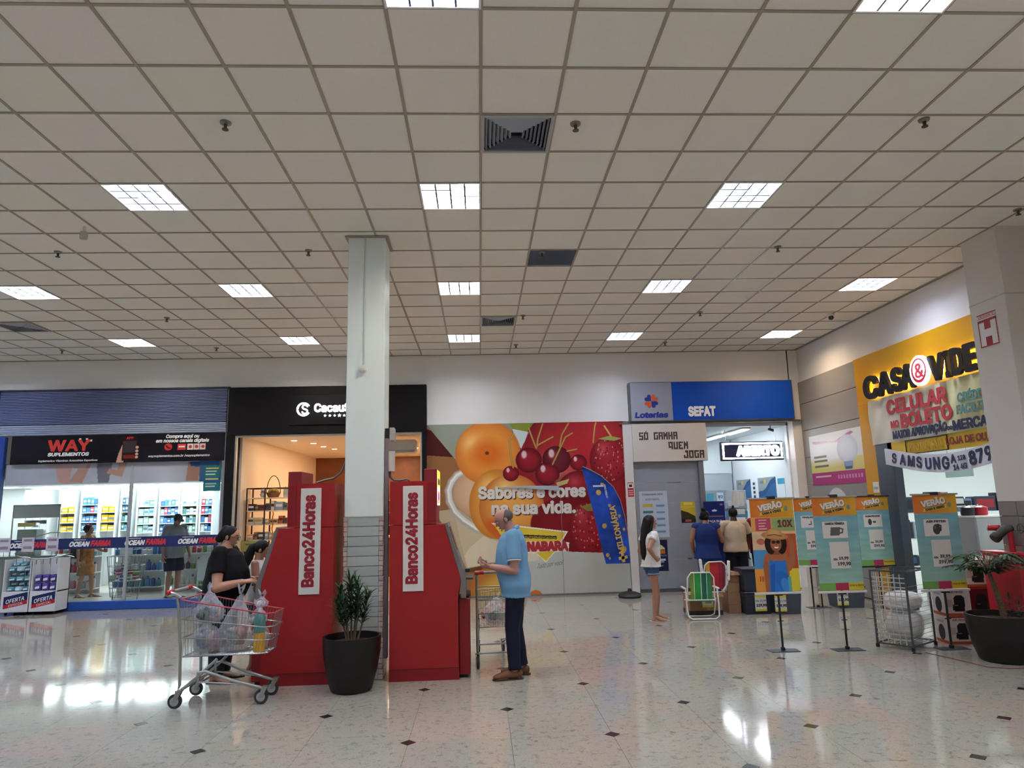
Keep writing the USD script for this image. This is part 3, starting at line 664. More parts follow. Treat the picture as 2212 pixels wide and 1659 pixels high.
    # lower pale cloth and orange half
    k.poly([(700, 1210), (1010, 1195), (1250, 1230), (1500, 1245), (1800, 1240), (1800, 1620), (700, 1620)], 'b2b4aa'); k.poly([(700, 1210), (980, 1200), (980, 1290), (760, 1320), (700, 1300)], 'c9bfa6')
    k.ball(640, 1640, 245, 330, 'bd7a36', rim='a3602a'); k.ball(660, 1660, 200, 260, 'c9a84e', rim='b98a3c', soft=.2); k.ball(945, 1600, 60, 70, 'c4621f')
    # supermarket badge
    k.poly([(600, 975), (930, 1020), (1222, 1062), (1168, 1148), (1228, 1152), (1222, 1222), (1110, 1228), (1035, 1310), (960, 1235), (690, 1215), (690, 1130), (740, 1100)], 'e6dcca')
    k.poly([(620, 985), (930, 1032), (1205, 1070), (1150, 1150), (700, 1120)], 'd3b83a'); k.poly([(955, 1225), (1105, 1222), (1035, 1302)], 'd0b232'); k.poly([(700, 1130), (1215, 1150), (1208, 1215), (700, 1210)], 'd8c9b8')
    k.poly([(800, 1075), (1130, 1098), (1128, 1124), (800, 1104)], '24211c')
    k.c = np.clip(k.c * 1.06, 0, 1)
    return k.c
MM = FRONT((-1.04, 14.018, 0.0))
sheet(mu, 'mural_print', 3.98, 3.385, 540, fruit, MM, .45, thick=.03)
xm = lambda px: (px - 922) * KX
zm = lambda py: 3.39 - (py - 916) * KZ
for s_, w_, px_, py_ in (('Sabores e cores', 2.15, 1143.5, 1080), ('na sua vida.', 1.68, 1146, 1114.5)):
    part(mu, 'slogan_line', xf(put(txt(s_, .215, True, depth=.003, width=w_, fat=.011), xm(px_), zm(py_), .0015), MM), mat('dcd6cc', .5))
    part(mu, 'slogan_shade', xf(put(txt(s_, .215, True, depth=.0008, width=w_, fat=.011), xm(px_) + .018, zm(py_) - .02, .0004), MM), mat('5a2a1c', .6))
part(mu, 'badge_letters', xf(put(txt('GUANABARA', .155, True, depth=.003, width=1.25, fat=.016), xm(1150), zm(1194), .001), MM), mat('a81e26', .5))
part(mu, 'badge_caption', [xf(put(txt('SUPERMERCADOS', .035, True, depth=.002, width=.62), xm(1158), zm(1168.5), .001, -.06), MM)], mat('b5a24a', .5))
part(mu, 'signature', [xf(put(txt('Tudo por você', .085, False, depth=.002, width=.52, shear=.5), xm(1178), zm(1228), .001, .12), MM)], mat('6d7070', .5))
part(mu, 'peeling_strip', sweep([(xm(1070) - 1.04, 14.005, zm(1058)), (xm(1130) - 1.04, 13.985, zm(1058)), (xm(1200) - 1.04, 13.965, zm(1062))], [(.003, .008), (.006, .03), (.006, .055)], 6, up=(0, 0, 1)), mat('a9b0b4', .5))
part(mu, 'panel_joint', [b2(xm(1204) - 1.044, xm(1204) - 1.036, 14.008, 14.02, 0, zm(1062)), b2(xm(1206) - 1.04, 2.9, 14.008, 14.02, .02, .03)], mat('7b7a74', .5))
part(mu, 'skirting', b2(-1.04, 2.92, 14.0, 14.02, 0, .035), mat('6f6d68', .5))

# ---- lottery shop front
ls = thing('lottery_sign', 'grey and blue lottery fascia sign with a four heart clover', 'sign', (0, 0, 0))
part(ls, 'box_body', b2(3.08, 6.48, 13.90, 14.05, 3.35, 4.165, .01), mat('5a5f66', .4))
part(ls, 'grey_face', b2(3.10, 3.95, 13.893, 13.9, 3.37, 4.15), mat('989ba3', .4)); part(ls, 'blue_face', b2(3.955, 6.46, 13.893, 13.9, 3.37, 4.15), mat('0048b2', .5, spec=.25))
def heart(s, ang):
    t = np.linspace(0, 2 * PI, 30, endpoint=False); x = 16 * np.sin(t) ** 3; y = 13 * np.cos(t) - 5 * np.cos(2 * t) - 2 * np.cos(3 * t) - np.cos(4 * t)
    P_ = np.c_[x, y + 17] / 34 * s; c, n_ = math.cos(ang), math.sin(ang); return [(a * c - b * n_, a * n_ + b * c) for a, b in P_]
M = FRONT((3.52, 13.892, 3.765)); ORG, NVY = mat('cf5a26', .5), mat('1b2b84', .5)
for ang, m_ in ((PI / 4, NVY), (-PI / 4, ORG), (3 * PI / 4, ORG), (-3 * PI / 4, NVY)): part(ls, 'clover_heart', xf(prism(heart(.165, ang), .004, 'z'), M), m_)
part(ls, 'lottery_word', xf(put(txt('Loterias', .10, True, depth=.004, width=.68, shear=.15, fat=.006), 3.51, 3.435), FRONT((0, 13.892, 0))), NVY)
part(ls, 'shop_word', xf(put(txt('SEFAT', .175, True, depth=.006, width=.57, fat=.012), 4.55, 3.455), FRONT((0, 13.892, 0))), LETTERW)
wb = thing('slogan_box', 'white box panel with hand painted slogan above the roller door', 'sign', (0, 0, 0))
part(wb, 'box_body', b2(3.10, 4.62, 13.93, 14.06, 2.545, 3.31, .006), mat('cfc8bc', .5))
BRN = mat('3a2a26', .6); Mb = FRONT((0, 13.929, 0))
GL = {'S': '1110001110001111', }
def blockword(s, x, z, h, w, gap):
    pat = {'S': ['###', '#..', '###', '..#', '###'], 'Ó': ['###', '#.#', '#.#', '#.#', '###'], 'G': ['###', '#..', '#.#', '#.#', '###'], 'A': ['###', '#.#', '###', '#.#', '#.#'], 'N': ['#.#', '###', '###', '#.#', '#.#'],
           'H': ['#.#', '#.#', '###', '#.#', '#.#'], 'Q': ['###', '#.#', '#.#', '###', '..#'], 'U': ['#.#', '#.#', '#.#', '#.#', '###'], 'E': ['###', '#..', '##.', '#..', '###'], 'M': ['#.#', '###', '###', '#.#', '#.#'],
           'J': ['.##', '..#', '..#', '#.#', '###'], 'O': ['###', '#.#', '#.#', '#.#', '###'], ' ': ['...'] * 5}
    ms = []; vx = w * .27
    for ch in s:
        p_ = pat[ch]
        for r_ in range(5):
            for c_ in range(3):
                if p_[r_][c_] == '#': ms.append(b2(x + c_ * (w - vx) / 2, x + c_ * (w - vx) / 2 + vx, 0, .0, 0, 1) if False else box(x + c_ * (w - vx) / 2 + vx / 2, z + h - (r_ + .5) * h / 5, .002, vx + .003, h / 5 + .002, .004))
        if ch == 'Ó': ms.append(box(x + w * .55, z + h * 1.12, .002, w * .4, h * .1, .004, rot=(.5, (0, 0, 1))))
        x += w + gap
    return ms
part(wb, 'slogan_line', [xf(m, Mb) for m in blockword('SÓ GANHA', 3.24, 2.985, .15, .079, .021)], BRN)
part(wb, 'slogan_line', [xf(m, Mb) for m in blockword('QUEM', 3.83, 2.785, .15, .082, .022)], BRN)
part(wb, 'slogan_line', [xf(m, Mb) for m in blockword('JOGA', 4.13, 2.60, .155, .085, .024)], BRN)
rd = thing('roller_door', 'closed grey roller door beside the lottery shop entrance', 'door', (0, 0, 0))
for k, (z0, z1) in enumerate([(0.06, .62), (.62, 1.2), (1.2, 1.72), (1.72, 2.13), (2.13, 2.56)]):
    part(rd, 'door_panel', b2(3.11, 4.42, 14.02, 14.06, z0 + .002, z1 - .002, .003), mat(('8d9097', '8b8e95', '8e9198')[k % 3], .5, grain=(3., .05)))
part(rd, 'side_post', b2(4.42, 4.52, 13.95, 14.08, 0, 2.56), mat('71757c', .4)); part(rd, 'bottom_rail', b2(3.11, 4.42, 14.0, 14.06, 0.0, .06), mat('4c4f55', .5))
part(rd, 'side_gap', b2(3.10, 3.112, 14.0, 14.06, 0, 2.56), mat('55585e', .6))
part(rd, 'scuff_mark', [b2(4.1, 4.18, 14.012, 14.02, .62, .635), b2(3.8, 4.05, 14.012, 14.02, 2.12, 2.128)], mat('2c2c30', .6))

def notice(name, label, x, z, w, h, paint, nx=50, words=(), Y=14.018, cat='notice', M=None, rough=.5):
    M = FRONT((x, Y, z)) if M is None else M
    t = thing(name, label, cat, (0, 0, 0)); sheet(t, 'printed_sheet', w, h, nx, paint, M, rough, thick=.004)
    for s, hh, px, py, ww, col_ in words: part(t, 'print_line', xf(put(txt(s, hh, True, depth=.001, width=ww), px, py, .001), M), mat(col_, .5))
    return t
def lst(U, V):
    k = Ink(U, V, 'b9bfca')
    k.rect(.06, .27, .60, .66, 'b3b04a'); k.rect(.06, .27, .47, .52, '3f7480')
    for y in (.59, .46, .33, .21, .08): k.rect(.31, .54, y - .02, y + .08, 'a8bed2'); k.rect(.33, .5, y + .01, y + .045, '6f86a2')
    return k.c
notice('price_list', 'pale blue service list sheet taped to the roller door', 3.19, 1.05, .57, .91, lst, 60, [('Correspondente CAIXA', .035, .27, .83, .42, '3a3f4c'), ('ACEITAMOS', .035, .26, .73, .28, '5a5f6c')])
def yel(U, V):
    k = Ink(U, V, 'c0a832'); k.rect(0, .29, 0, .08, '2b2420'); k.poly([(0, .08), (.29, .06), (.29, .12), (.15, .2), (0, .25)], '3a3420'); k.rect(.06, .24, .35, .40, 'd8c860'); k.rect(.08, .2, .02, .06, 'a8544a'); k.rect(0, .29, .3, .33, 'cdb63e'); return k.c
notice('lottery_poster', 'small yellow and black poster at the right of the roller door', 4.02, 1.32, .29, .42, yel, 40)
def drk(U, V):
    k = Ink(U, V, '1d2140'); k.poly([(0, .58), (.2, .5), (.28, .42), (.06, .4), (0, .45)], 'cfc9a0'); k.rect(.02, .27, .33, .40, 'c06a26'); k.rect(.0, .30, .28, .31, '5a5d70'); k.rect(.08, .27, .2, .235, 'd2d2da'); k.rect(.05, .24, .165, .185, 'b7b7c4'); k.rect(.06, .22, .09, .11, '8d6f78'); return k.c
notice('dark_poster', 'dark navy poster with an orange stripe low on the roller door', 3.38, .40, .32, .60, drk, 50)
def nos(U, V):
    k = Ink(U, V, 'b9313a'); k.rect(.01, .11, .17, .26, 'e8e4e0'); k.rect(.03, .09, .19, .24, '2b2529')
    for y in (.03, .07, .11): k.rect(.015, .105, y, y + .02, 'd8a8a8')
    return k.c
notice('warning_notice', 'small red and white notice stuck on the white pilaster', 2.96, 1.86, .12, .28, nos, 24, Y=13.976)
# ================================================================ people
def hull_chain(js):
    """Convex pieces through joints [(pos, r)]; r may be a number or a triple."""
    out = []
    def ball(p, r):
        s = m3.Manifold.sphere(1.0, 20).scale(tuple(np.broadcast_to(r, 3).astype(float))); return s.translate(tuple(map(float, p)))
    bs = [ball(p, r) for p, r in js]
    for a, b in zip(bs[:-1], bs[1:]): out.append(m3.Manifold.batch_hull([a, b]))
    return out or bs
def fuse(ms, length=0.02, it=8, wrinkle=0.0, seed=0, cuts=()):
    M = m3.Manifold.batch_boolean(ms, m3.OpType.Add)
    for n, o in cuts: M = M.trim_by_plane(tuple(map(float, n)), float(o))
    t = man2tri(M.refine_to_length(length))
    t = trimesh.Trimesh(t.vertices, t.faces, process=True)
    if it: trimesh.smoothing.filter_taubin(t, lamb=0.5, nu=0.52, iterations=it)
    if wrinkle:
        n = t.vertex_normals; p = np.asarray(t.vertices)
        t.vertices = p + n * ((meshkit.fbm(p * [13, 13, 8], 4, seed) - .5) * 3.4 * wrinkle)[:, None]
    return t
V3 = lambda *a: np.array(a, float)
def unit(v): return v / max(np.linalg.norm(v), 1e-9)

def make_hand(w, d, n, side, curl=0.5, L=0.175, spread=.2):
    """w wrist, d pointing direction, n palm normal (towards the palm side), side +1/-1 gives the thumb side."""
    d, n = unit(d), unit(n - np.dot(n, unit(d)) * unit(d)); s = np.cross(n, d) * side
    pl = L * .5; ms = hull_chain([(w, .024), (w + d * pl * .35, (.024))])
    c = [w + d * pl * .25 + s * .022, w + d * pl * .25 - s * .02, w + d * pl + s * .030, w + d * pl - s * .032]
    ms.append(m3.Manifold.batch_hull([m3.Manifold.sphere(.0135, 12).translate(tuple(p)) for p in c]))
    for k, (o, fl) in enumerate(((.030, .44), (.010, .48), (-.011, .45), (-.031, .36))):
        a = w + d * pl + s * o; dd = unit(d + s * o * spread * 8); f1 = L * fl * .5
        d1 = unit(dd * math.cos(curl * .8) + n * math.sin(curl * .8)); d2 = unit(dd * math.cos(curl * 1.9) + n * math.sin(curl * 1.9))
        b = a + d1 * f1; e = b + d2 * f1 * .95
        ms += hull_chain([(a, .0098), (b, .0088), (e, .0072)])
    a = w + d * pl * .3 + s * .028; b = a + unit(d * .7 + s * .65 + n * .35) * L * .22; e = b + unit(d * .9 + s * .1 + n * .45) * L * .17
    ms += hull_chain([(a, .0125), (b, .0105), (e, .008)])
    return ms

def person(label, loc, rot, H, skin, hair, style, torso, arms, legs, clothes, head_pitch=0.0, head_yaw=0.0, girth=1.0, belly=0.0, lean=0.0, child=False, name='person', glasses=False, group=None, shoulder=1.0):
    """Local frame: +x forward, +y left, z up, feet on z = 0. arms: [left, right] of (elbow, wrist, hand dir, palm normal, curl);
    legs: [left, right] of (hip, knee, ankle, toe). Positions as fractions of the height."""
    t = thing(name, label, 'person', loc, rot, group)
    SK = mat(skin, .45); h = H
    sh_z, sh_y = .815 * h, .105 * h * shoulder * (1 + .25 * (girth - 1)); g = girth
    lx = lambda z: lean * max(0, z - .5 * h)
    neck0 = V3(lx(.84 * h) + .005, 0, .835 * h); 
    # trunk, as rings of ellipses (z, x, half depth, half width)
    rings = [(.475, -.0, .060 * g, .083 * g), (.52, -.002, .068 * g, .098 * g), (.57, .004, .066 * g + belly * .5, .09 * g), (.62, .008 + belly * .4, .062 * g + belly, .082 * g), (.68, .008 + belly * .3, .064 * g + belly * .6, .086 * g), (.74, .006, .066 * g, .098 * shoulder * (.75 + .25 * g)), (.79, .0, .056 * g, .098 * shoulder), (.825, -.004, .036 * g, .06 * shoulder), (.845, .0, .031, .034)]
    tr = lambda grow, zs=rings: [(V3(x * h + lx(z * h), 0, z * h), (b * h + grow, a * h + grow)) for z, x, a, b in zs]
    def loft(rs, n=24): return tri2man(sweep([p for p, _ in rs], [r for _, r in rs], n, up=(-1, 0, 0)))
    body = [loft(tr(-.004))]
    S_, E_, W_ = [], [], []
    for k, sgn in ((0, 1), (1, -1)):
        e, w, hd, pn, curl = arms[k]
        s = V3(lx(sh_z), sgn * sh_y, sh_z); e = V3(*e) * h; w = V3(*w) * h; S_.append(s); E_.append(e); W_.append(w)
        ra = .029 * h * (1 + .55 * (g - 1))
        body += hull_chain([(s, ra * 1.05), (s * .5 + e * .5, ra * .98), (e, ra * .78), (e * .65 + w * .35, ra * .80), (w, ra * .5)])
        body += make_hand(w, V3(*hd), V3(*pn), sgn if k == 0 else sgn, curl, L=.105 * h)
    for hip, knee, ank, toe in legs:
        hip, knee, ank, toe = [V3(*q) * h for q in (hip, knee, ank, toe)]
        rl = .047 * h * (1 + .6 * (g - 1)) * (.9 if child else 1)
        body += hull_chain([(hip, rl * 1.1), (hip * .5 + knee * .5, rl * .92), (knee, rl * .64), (knee * .68 + ank * .32, rl * .66), (ank, rl * .38)])
        heel = ank + unit(V3(ank[0] - toe[0], ank[1] - toe[1], 0)) * .018 * h; heel[2] = .016 * h
        tp = V3(toe[0], toe[1], .009 * h); mid = (ank + tp) / 2; mid[2] = .02 * h
        body += hull_chain([(ank, rl * .36), (heel, .016 * h)]) + hull_chain([(ank, rl * .36), (mid, (.022 * h, .022 * h, .018 * h)), (tp, (.016 * h, .022 * h, .009 * h))])
    # head
    cp, sp, cw, sw = math.cos(head_pitch), math.sin(head_pitch), math.cos(head_yaw), math.sin(head_yaw)
    hs = h * (.135 if not child else .148) / .24                       # head size relative to a 0.24 m head
    base = neck0 + V3(.004 * h, 0, .012 * h)
    def hp(x, y, z):                                                     # head coords (m on a 0.24 head): x forward, z above the neck pivot
        x, y, z = x * hs, y * hs, z * hs
        x, z = x * cp + z * sp, -x * sp + z * cp
        x, y = x * cw - y * sw, x * sw + y * cw
        return base + V3(x, y, z)
    hm = []
    def hb(p, r): return m3.Manifold.sphere(1.0, 24).scale(tuple(np.array(r) * hs)).rotate((0, math.degrees(head_pitch), math.degrees(head_yaw))).translate(tuple(hp(*p)))
    hm.append(hb((.012, 0, .150), (.094, .075, .088)))                  # skull
    hm.append(m3.Manifold.batch_hull([hb((.045, 0, .13), (.055, .058, .06)), hb((.068, 0, .055), (.026, .028, .022)), hb((.0, 0, .09), (.05, .052, .04))]))
    hm.append(m3.Manifold.batch_hull([hb((.098, 0, .138), (.008, .009, .008)), hb((.118, 0, .103), (.010, .013, .009)), hb((.09, 0, .097), (.01, .017, .008))]))    # nose
    hm.append(hb((.092, 0, .064), (.012, .022, .007))); hm.append(hb((.088, 0, .036), (.014, .018, .012)))
    hm.append(m3.Manifold.batch_hull([hb((.085, .03, .150), (.016, .02, .006)), hb((.085, -.03, .150), (.016, .02, .006))]))   # brow
    for sgn in (1, -1): hm.append(hb((-.002, sgn * .075, .115), (.018, .010, .030)))
    body += hm + [m3.Manifold.batch_hull([hb((-.005, 0, .07), (.052, .052, .03)), m3.Manifold.sphere(.038 * h * (.85 if child else 1.0) * (1 + .3 * (g - 1)), 20).translate(tuple(neck0 - V3(.004, 0, .012 * h)))])]
    part(t, 'body', fuse(body, .02 * h / 1.7, 6), SK, True)
    for sgn in (1, -1):
        part(t, 'eye', [ell(hp(.0905, sgn * .032, .128), np.array([.0095, .0115, .0065]) * hs, 2)], mat('d0c6be', .3), True)
        part(t, 'pupil', ell(hp(.0975, sgn * .032, .1275), np.array([.005, .0058, .0058]) * hs, 2), mat('1b1310', .2), True)
        part(t, 'eyebrow', fuse(hull_chain([(hp(.103, sgn * .014, .151), .0045 * hs), (hp(.099, sgn * .036, .156), .005 * hs), (hp(.086, sgn * .055, .150), .003 * hs)]), .02, 0), mat(hair, .7))
    part(t, 'mouth', fuse(hull_chain([(hp(.092, .02, .063), .005 * hs), (hp(.1035, 0, .064), .006 * hs), (hp(.092, -.02, .063), .005 * hs)]), .02, 0), mat('7d4038', .5), True)
    if glasses:
        gl = [sweep([hp(.112 + .0 * q, sgn * .033 + .026 * math.cos(q), .128 + .019 * math.sin(q)) for q in np.linspace(0, 2 * PI, 16, endpoint=False)], .0022 * hs, 5, closed=True) for sgn in (1, -1)]
        gl += [rod(hp(.108, sgn * .058, .132), hp(.0, sgn * .083, .132), .0022 * hs, 5) for sgn in (1, -1)] + [rod(hp(.113, .008, .13), hp(.113, -.008, .13), .0022 * hs, 5)]
        part(t, 'glasses', gl, mat('2a1c1c', .3))
    # hair
    HM = mat(hair, .6, spec=.25, grain=(60., .25)); cap = hb((-.004, 0, .156), (.102, .084, .094))
    fwd = unit(hp(1, 0, 0) - hp(0, 0, 0)); upv = unit(hp(0, 0, 1) - hp(0, 0, 0))
    hp_ = []
    if style == 'balding':
        c2 = hb((-.012, 0, .142), (.093, .081, .078)); n_ = -fwd * .8 - upv * .6; hp_.append(c2.trim_by_plane(tuple(unit(n_)), float(np.dot(unit(n_), hp(-.005, 0, .165)))))
        hp_ = [x.trim_by_plane(tuple(upv), float(np.dot(upv, hp(0, 0, .088)))) for x in hp_]
    else:
        n_ = unit(-fwd * .85 + upv * .62); capx = cap.trim_by_plane(tuple(n_), float(np.dot(n_, hp(.062, 0, .145)))); capx = capx.trim_by_plane(tuple(upv), float(np.dot(upv, hp(0, 0, .06 if style != 'cap' else .09)))); hp_.append(capx)
        if style == 'bun_low': hp_ += hull_chain([(hp(-.085, 0, .10), (.045 * hs, .05 * hs, .05 * hs)), (hp(-.112, .0, .075), .046 * hs)]) + hull_chain([(hp(-.06, 0, .2), .05 * hs), (hp(-.09, 0, .11), .055 * hs)])
        if style == 'bun_top': hp_ += hull_chain([(hp(-.03, 0, .235), .045 * hs), (hp(-.05, 0, .265), .042 * hs)]) + hull_chain([(hp(-.04, .05, .11), .05 * hs), (hp(-.04, -.05, .11), .05 * hs)])
        if style == 'crop_top': hp_ += hull_chain([(hp(-.03, 0, .24), .025 * hs), (hp(-.03, 0, .275), .022 * hs)])
        if style == 'ponytail': hp_ += hull_chain([(hp(-.085, 0, .16), .035 * hs), (hp(-.125, 0, .12), .05 * hs), (hp(-.135, 0, .02), .06 * hs), (hp(-.13, 0, -.10), .055 * hs), (hp(-.11, 0, -.20), .03 * hs)])
        if style == 'long':
            for y in (-.05, 0, .05): hp_ += hull_chain([(hp(-.04, y, .15), .05 * hs), (hp(-.085, y * 1.1, .02), .042 * hs), (hp(-.115, y * 1.0, -.16), .04 * hs), (hp(-.125, y * .8, -.36), .034 * hs), (hp(-.12, y * .5, -.46), .018 * hs)])
            for y in (-.07, .07): hp_ += hull_chain([(hp(.02, y, .15), .022 * hs), (hp(-.02, y * 1.15, .02), .03 * hs), (hp(-.06, y, -.06), .03 * hs)])
        if style == 'curly':
            for k in range(26): hp_.append(m3.Manifold.sphere(.036 * hs, 10).translate(tuple(hp(-.03 + .085 * math.cos(k * 2.4) * math.cos(k * .7), .075 * math.sin(k * 2.4), .16 + .07 * math.sin(k * .7)))))
    hm_ = fuse(hp_, .018, 4, .004 * hs, 5)
    if style != 'cap': part(t, 'hair', hm_, HM, True)
    else:
        part(t, 'hair', hm_, HM, True)
        c3 = hb((-.004, 0, .165), (.108, .09, .09)).trim_by_plane(tuple(upv), float(np.dot(upv, hp(0, 0, .150))))
        bill = m3.Manifold.batch_hull([hb((.09, .055, .158), (.02, .02, .004)), hb((.09, -.055, .158), (.02, .02, .004)), hb((.165, .03, .145), (.015, .02, .004)), hb((.165, -.03, .145), (.015, .02, .004))])
        part(t, 'cap', fuse([c3, bill], .02, 3), mat('24262c', .7), True)
    # clothes
    for c in clothes:
        kind, colr = c['kind'], mat(c['col'], c.get('rough', .8), spec=.2, grain=c.get('grain'))
        ms, cuts = [], []
        if kind in ('top', 'dress'):
            hem = c.get('hem', .5); rs = [r for r in tr(.019 + c.get('loose', 0)) if r[0][2] > hem * h + .01 and r[0][2] < .835 * h]
            f = c.get('flare', 0.0)
            lo = min(rs, key=lambda r: r[0][2]); rs = [(V3(lo[0][0], 0, hem * h), (lo[1][0] + f, lo[1][1] + f))] + rs
            nb = tr(.012)[-1]; rs.append((V3(nb[0][0] - .004, 0, .843 * h), (.043 * h * (.8 + .2 * g), .040 * h * (.8 + .2 * g))))
            ms.append(loft(rs, 28))
            sl = c.get('sleeve', .6)
            for k in (0, 1):
                s, e = S_[k], E_[k]; ra = .029 * h * (1 + .55 * (g - 1)); inner = s + V3(0, -np.sign(s[1]) * .05 * h, -.004)
                if sl > 0:
                    q = s + (e - s) * sl
                    pts = [inner, s + V3(0, 0, .004), s + (e - s) * sl * .5, q]; rr = [ra * 1.25, ra * 1.28, ra * 1.32, ra * (1.38 + c.get('cuff', 0))]
                    ms += [x for x in hull_chain([(inner, ra * 1.22), (s, ra * 1.22)])]
                    ms.append(tri2man(sweep(pts[1:], rr[1:], 20)))
                    if c.get('trim'): part(t, 'sleeve_trim', sweep([q - unit(e - s) * .006, q + unit(e - s) * .004], [ra * 1.40, ra * 1.40], 20), mat(c['trim'], .7), True)
                else: ms += hull_chain([(inner, ra * 1.0), (s + V3(0, -np.sign(s[1]) * .02 * h, .0), ra * 1.02)])
            part(t, c.get('name', 'shirt'), fuse(ms, .024, 5, c.get('wr', .005), c.get('seed', 1)), colr, True)
            if c.get('collar'): part(t, 'collar', fuse(hull_chain([(V3(-.005, .03 * h, .85 * h), .014 * h), (V3(-.035, 0, .858 * h), .014 * h), (V3(-.005, -.03 * h, .85 * h), .014 * h), (V3(.035, 0, .832 * h), .012 * h)]), .02, 4), mat(c['collar'], .8), True)
        elif kind in ('trousers', 'shorts', 'skirt'):
            top = c.get('top', .585); z1 = c.get('down', 1.0)
            ms.append(loft([r for r in tr(.012) if r[0][2] < top * h] + [(V3(.004 * h, 0, top * h), tuple(np.array(tr(.012)[2][1])))], 24))
            for hip, knee, ank, toe in legs:
                hip, knee, ank = [V3(*q) * h for q in (hip, knee, ank)]; rl = .047 * h * (1 + .6 * (g - 1)) * (.9 if child else 1); w_ = c.get('wide', 1.0)
                ms += hull_chain([(hip + V3(0, 0, .02 * h), rl * 1.18), (hip * .8 + knee * .2, rl * 1.14)])
                if kind == 'trousers':
                    end = ank * .96 + knee * .04; end[2] = max(end[2], .045 * h)
                    ms.append(tri2man(sweep([hip, hip * .5 + knee * .5, knee, knee * .6 + ank * .4, knee * .25 + ank * .75, end], [rl * 1.18, rl * 1.06 * w_, rl * .86 * w_, rl * .82 * w_, rl * .74 * w_, rl * .76 * w_], 18)))
                else:
                    q = hip + (knee - hip) * z1; ms.append(tri2man(sweep([hip + V3(0, 0, .01), hip * .5 + q * .5, q], [rl * 1.2, rl * 1.18 * w_, rl * (1.2 - .12 * z1) * w_], 20)))
            if kind == 'skirt': ms.append(loft([(V3(0, 0, .3 * h), (.125 * h * g, .105 * h * g)), (V3(0, 0, .45 * h), (.12 * h * g, .10 * h * g)), (V3(0, 0, .56 * h), (.1 * h * g, .085 * h * g))]))
            part(t, kind, fuse(ms, .025, 4, .004, 3), colr, True)
            if c.get('cuffs'):
                for hip, knee, ank, toe in legs:
                    hip, knee = V3(*hip) * h, V3(*knee) * h; q = hip + (knee - hip) * z1; rl = .047 * h * (1 + .6 * (g - 1)) * (.9 if child else 1)
                    part(t, 'turned_cuff', sweep([q - unit(knee - hip) * .02, q + unit(knee - hip) * .004], [rl * 1.22 * c.get('wide', 1)] * 2, 20), mat(c['cuffs'], .8), True)
        elif kind == 'shoes':
            for hip, knee, ank, toe in legs:
                ank, toe = V3(*ank) * h, V3(*toe) * h; back = ank + unit(V3(ank[0] - toe[0], ank[1] - toe[1], 0)) * .024 * h
                d = unit(V3(toe[0] - ank[0], toe[1] - ank[1], 0)); ti = V3(toe[0], toe[1], 0) + d * .008 * h
                ms = hull_chain([(V3(back[0], back[1], .030 * h), (.022 * h, .022 * h, .026 * h)), (V3(*((ank + ti)[:2] / 2), .027 * h), (.03 * h, .028 * h, .022 * h)), (V3(ti[0], ti[1], .018 * h), (.024 * h, .026 * h, .014 * h))])
                part(t, 'shoe', fuse(ms, .02, 3, cuts=[((0, 0, 1), .006)]), colr, True)
                sole = m3.Manifold.batch_hull([m3.Manifold.cylinder(.012, .027 * h, .027 * h, 18).translate((float(q[0]), float(q[1]), 0.0)) for q in (back, (ank + ti) / 2, ti)])
                part(t, 'sole', man2tri(sole), mat(c.get('sole', '3a2a20'), .7))
        elif kind == 'sandals':
            for hip, knee, ank, toe in legs:
                ank, toe = V3(*ank) * h, V3(*toe) * h; d = unit(V3(toe[0] - ank[0], toe[1] - ank[1], 0)); back = ank - d * .03 * h; ti = toe + d * .02 * h
                sole = m3.Manifold.batch_hull([m3.Manifold.cylinder(.010, .025 * h, .025 * h, 18).translate((float(q[0]), float(q[1]), 0.0)) for q in (back, (ank + ti) / 2, ti)])
                part(t, 'sandal', man2tri(sole), colr)
                m_ = (ank + ti) / 2; s_ = V3(-d[1], d[0], 0) * .028 * h
                part(t, 'sandal_strap', sweep([V3(*(m_ + s_)[:2], .008), V3(*m_[:2], .034 * h), V3(*(m_ - s_)[:2], .008)], .006, 6), colr)
    t_ = dict(prim=t, hp=hp, S=S_, E=E_, W=W_, h=h)
    return t_
STAND = [((0, .05, .50), (.012, .052, .275), (-.012, .054, .045), (.085, .07, .01)), ((0, -.05, .50), (.012, -.052, .275), (-.012, -.054, .045), (.085, -.07, .01))]
def stand(dx=0., spread=1.0, step=0.0):
    return [((0, .05, .50), (.012 + step * .5, .052 * spread, .275), (-.012 + step, .054 * spread, .045), (.085 + step, .07 * spread, .01)), ((0, -.05, .50), (.012 - step * .3, -.052 * spread, .275), (-.012 - step * .6, -.054 * spread, .045), (.085 - step * .6, -.07 * spread, .01))]
HANG_L, HANG_R = ((-.01, .15, .645), (.02, .155, .50), (.1, 0, -1), (0, -1, 0), .5), ((-.01, -.15, .645), (.02, -.155, .50), (.1, 0, -1), (0, 1, 0), .5)

# man in the blue polo shirt, facing the right-hand machine
a = person('man in a light blue polo shirt looking down at a wallet by the cash machine', (.36, 7.58, 0), PI, 1.76, 'a9786a', '57524e', 'balding', None,
    [((.01, .14, .615), (.145, .085, .635), (.95, -.25, .1), (.2, -.3, .6), .9), ((.015, -.14, .61), (.15, -.06, .635), (.9, .3, .15), (.2, .3, .6), .9)], stand(step=.03),
    [dict(kind='trousers', col='171b2b', top=.56), dict(kind='top', col='6f9cbc', hem=.455, loose=.012, sleeve=.72, trim='d6d2cc', collar='6f9cbc', wr=.006, flare=.012), dict(kind='shoes', col='6b4a33')], head_pitch=.50, belly=.012, girth=1.12, lean=.04)
pm = a['prim']; m_ = (a['W'][0] + a['W'][1]) / 2 + V3(.085, 0, .045)
wl = thing('wallet', 'dark brown wallet held open in the hands of the man in blue', 'wallet', (.36 - m_[0], 7.58 - m_[1], m_[2]), PI)
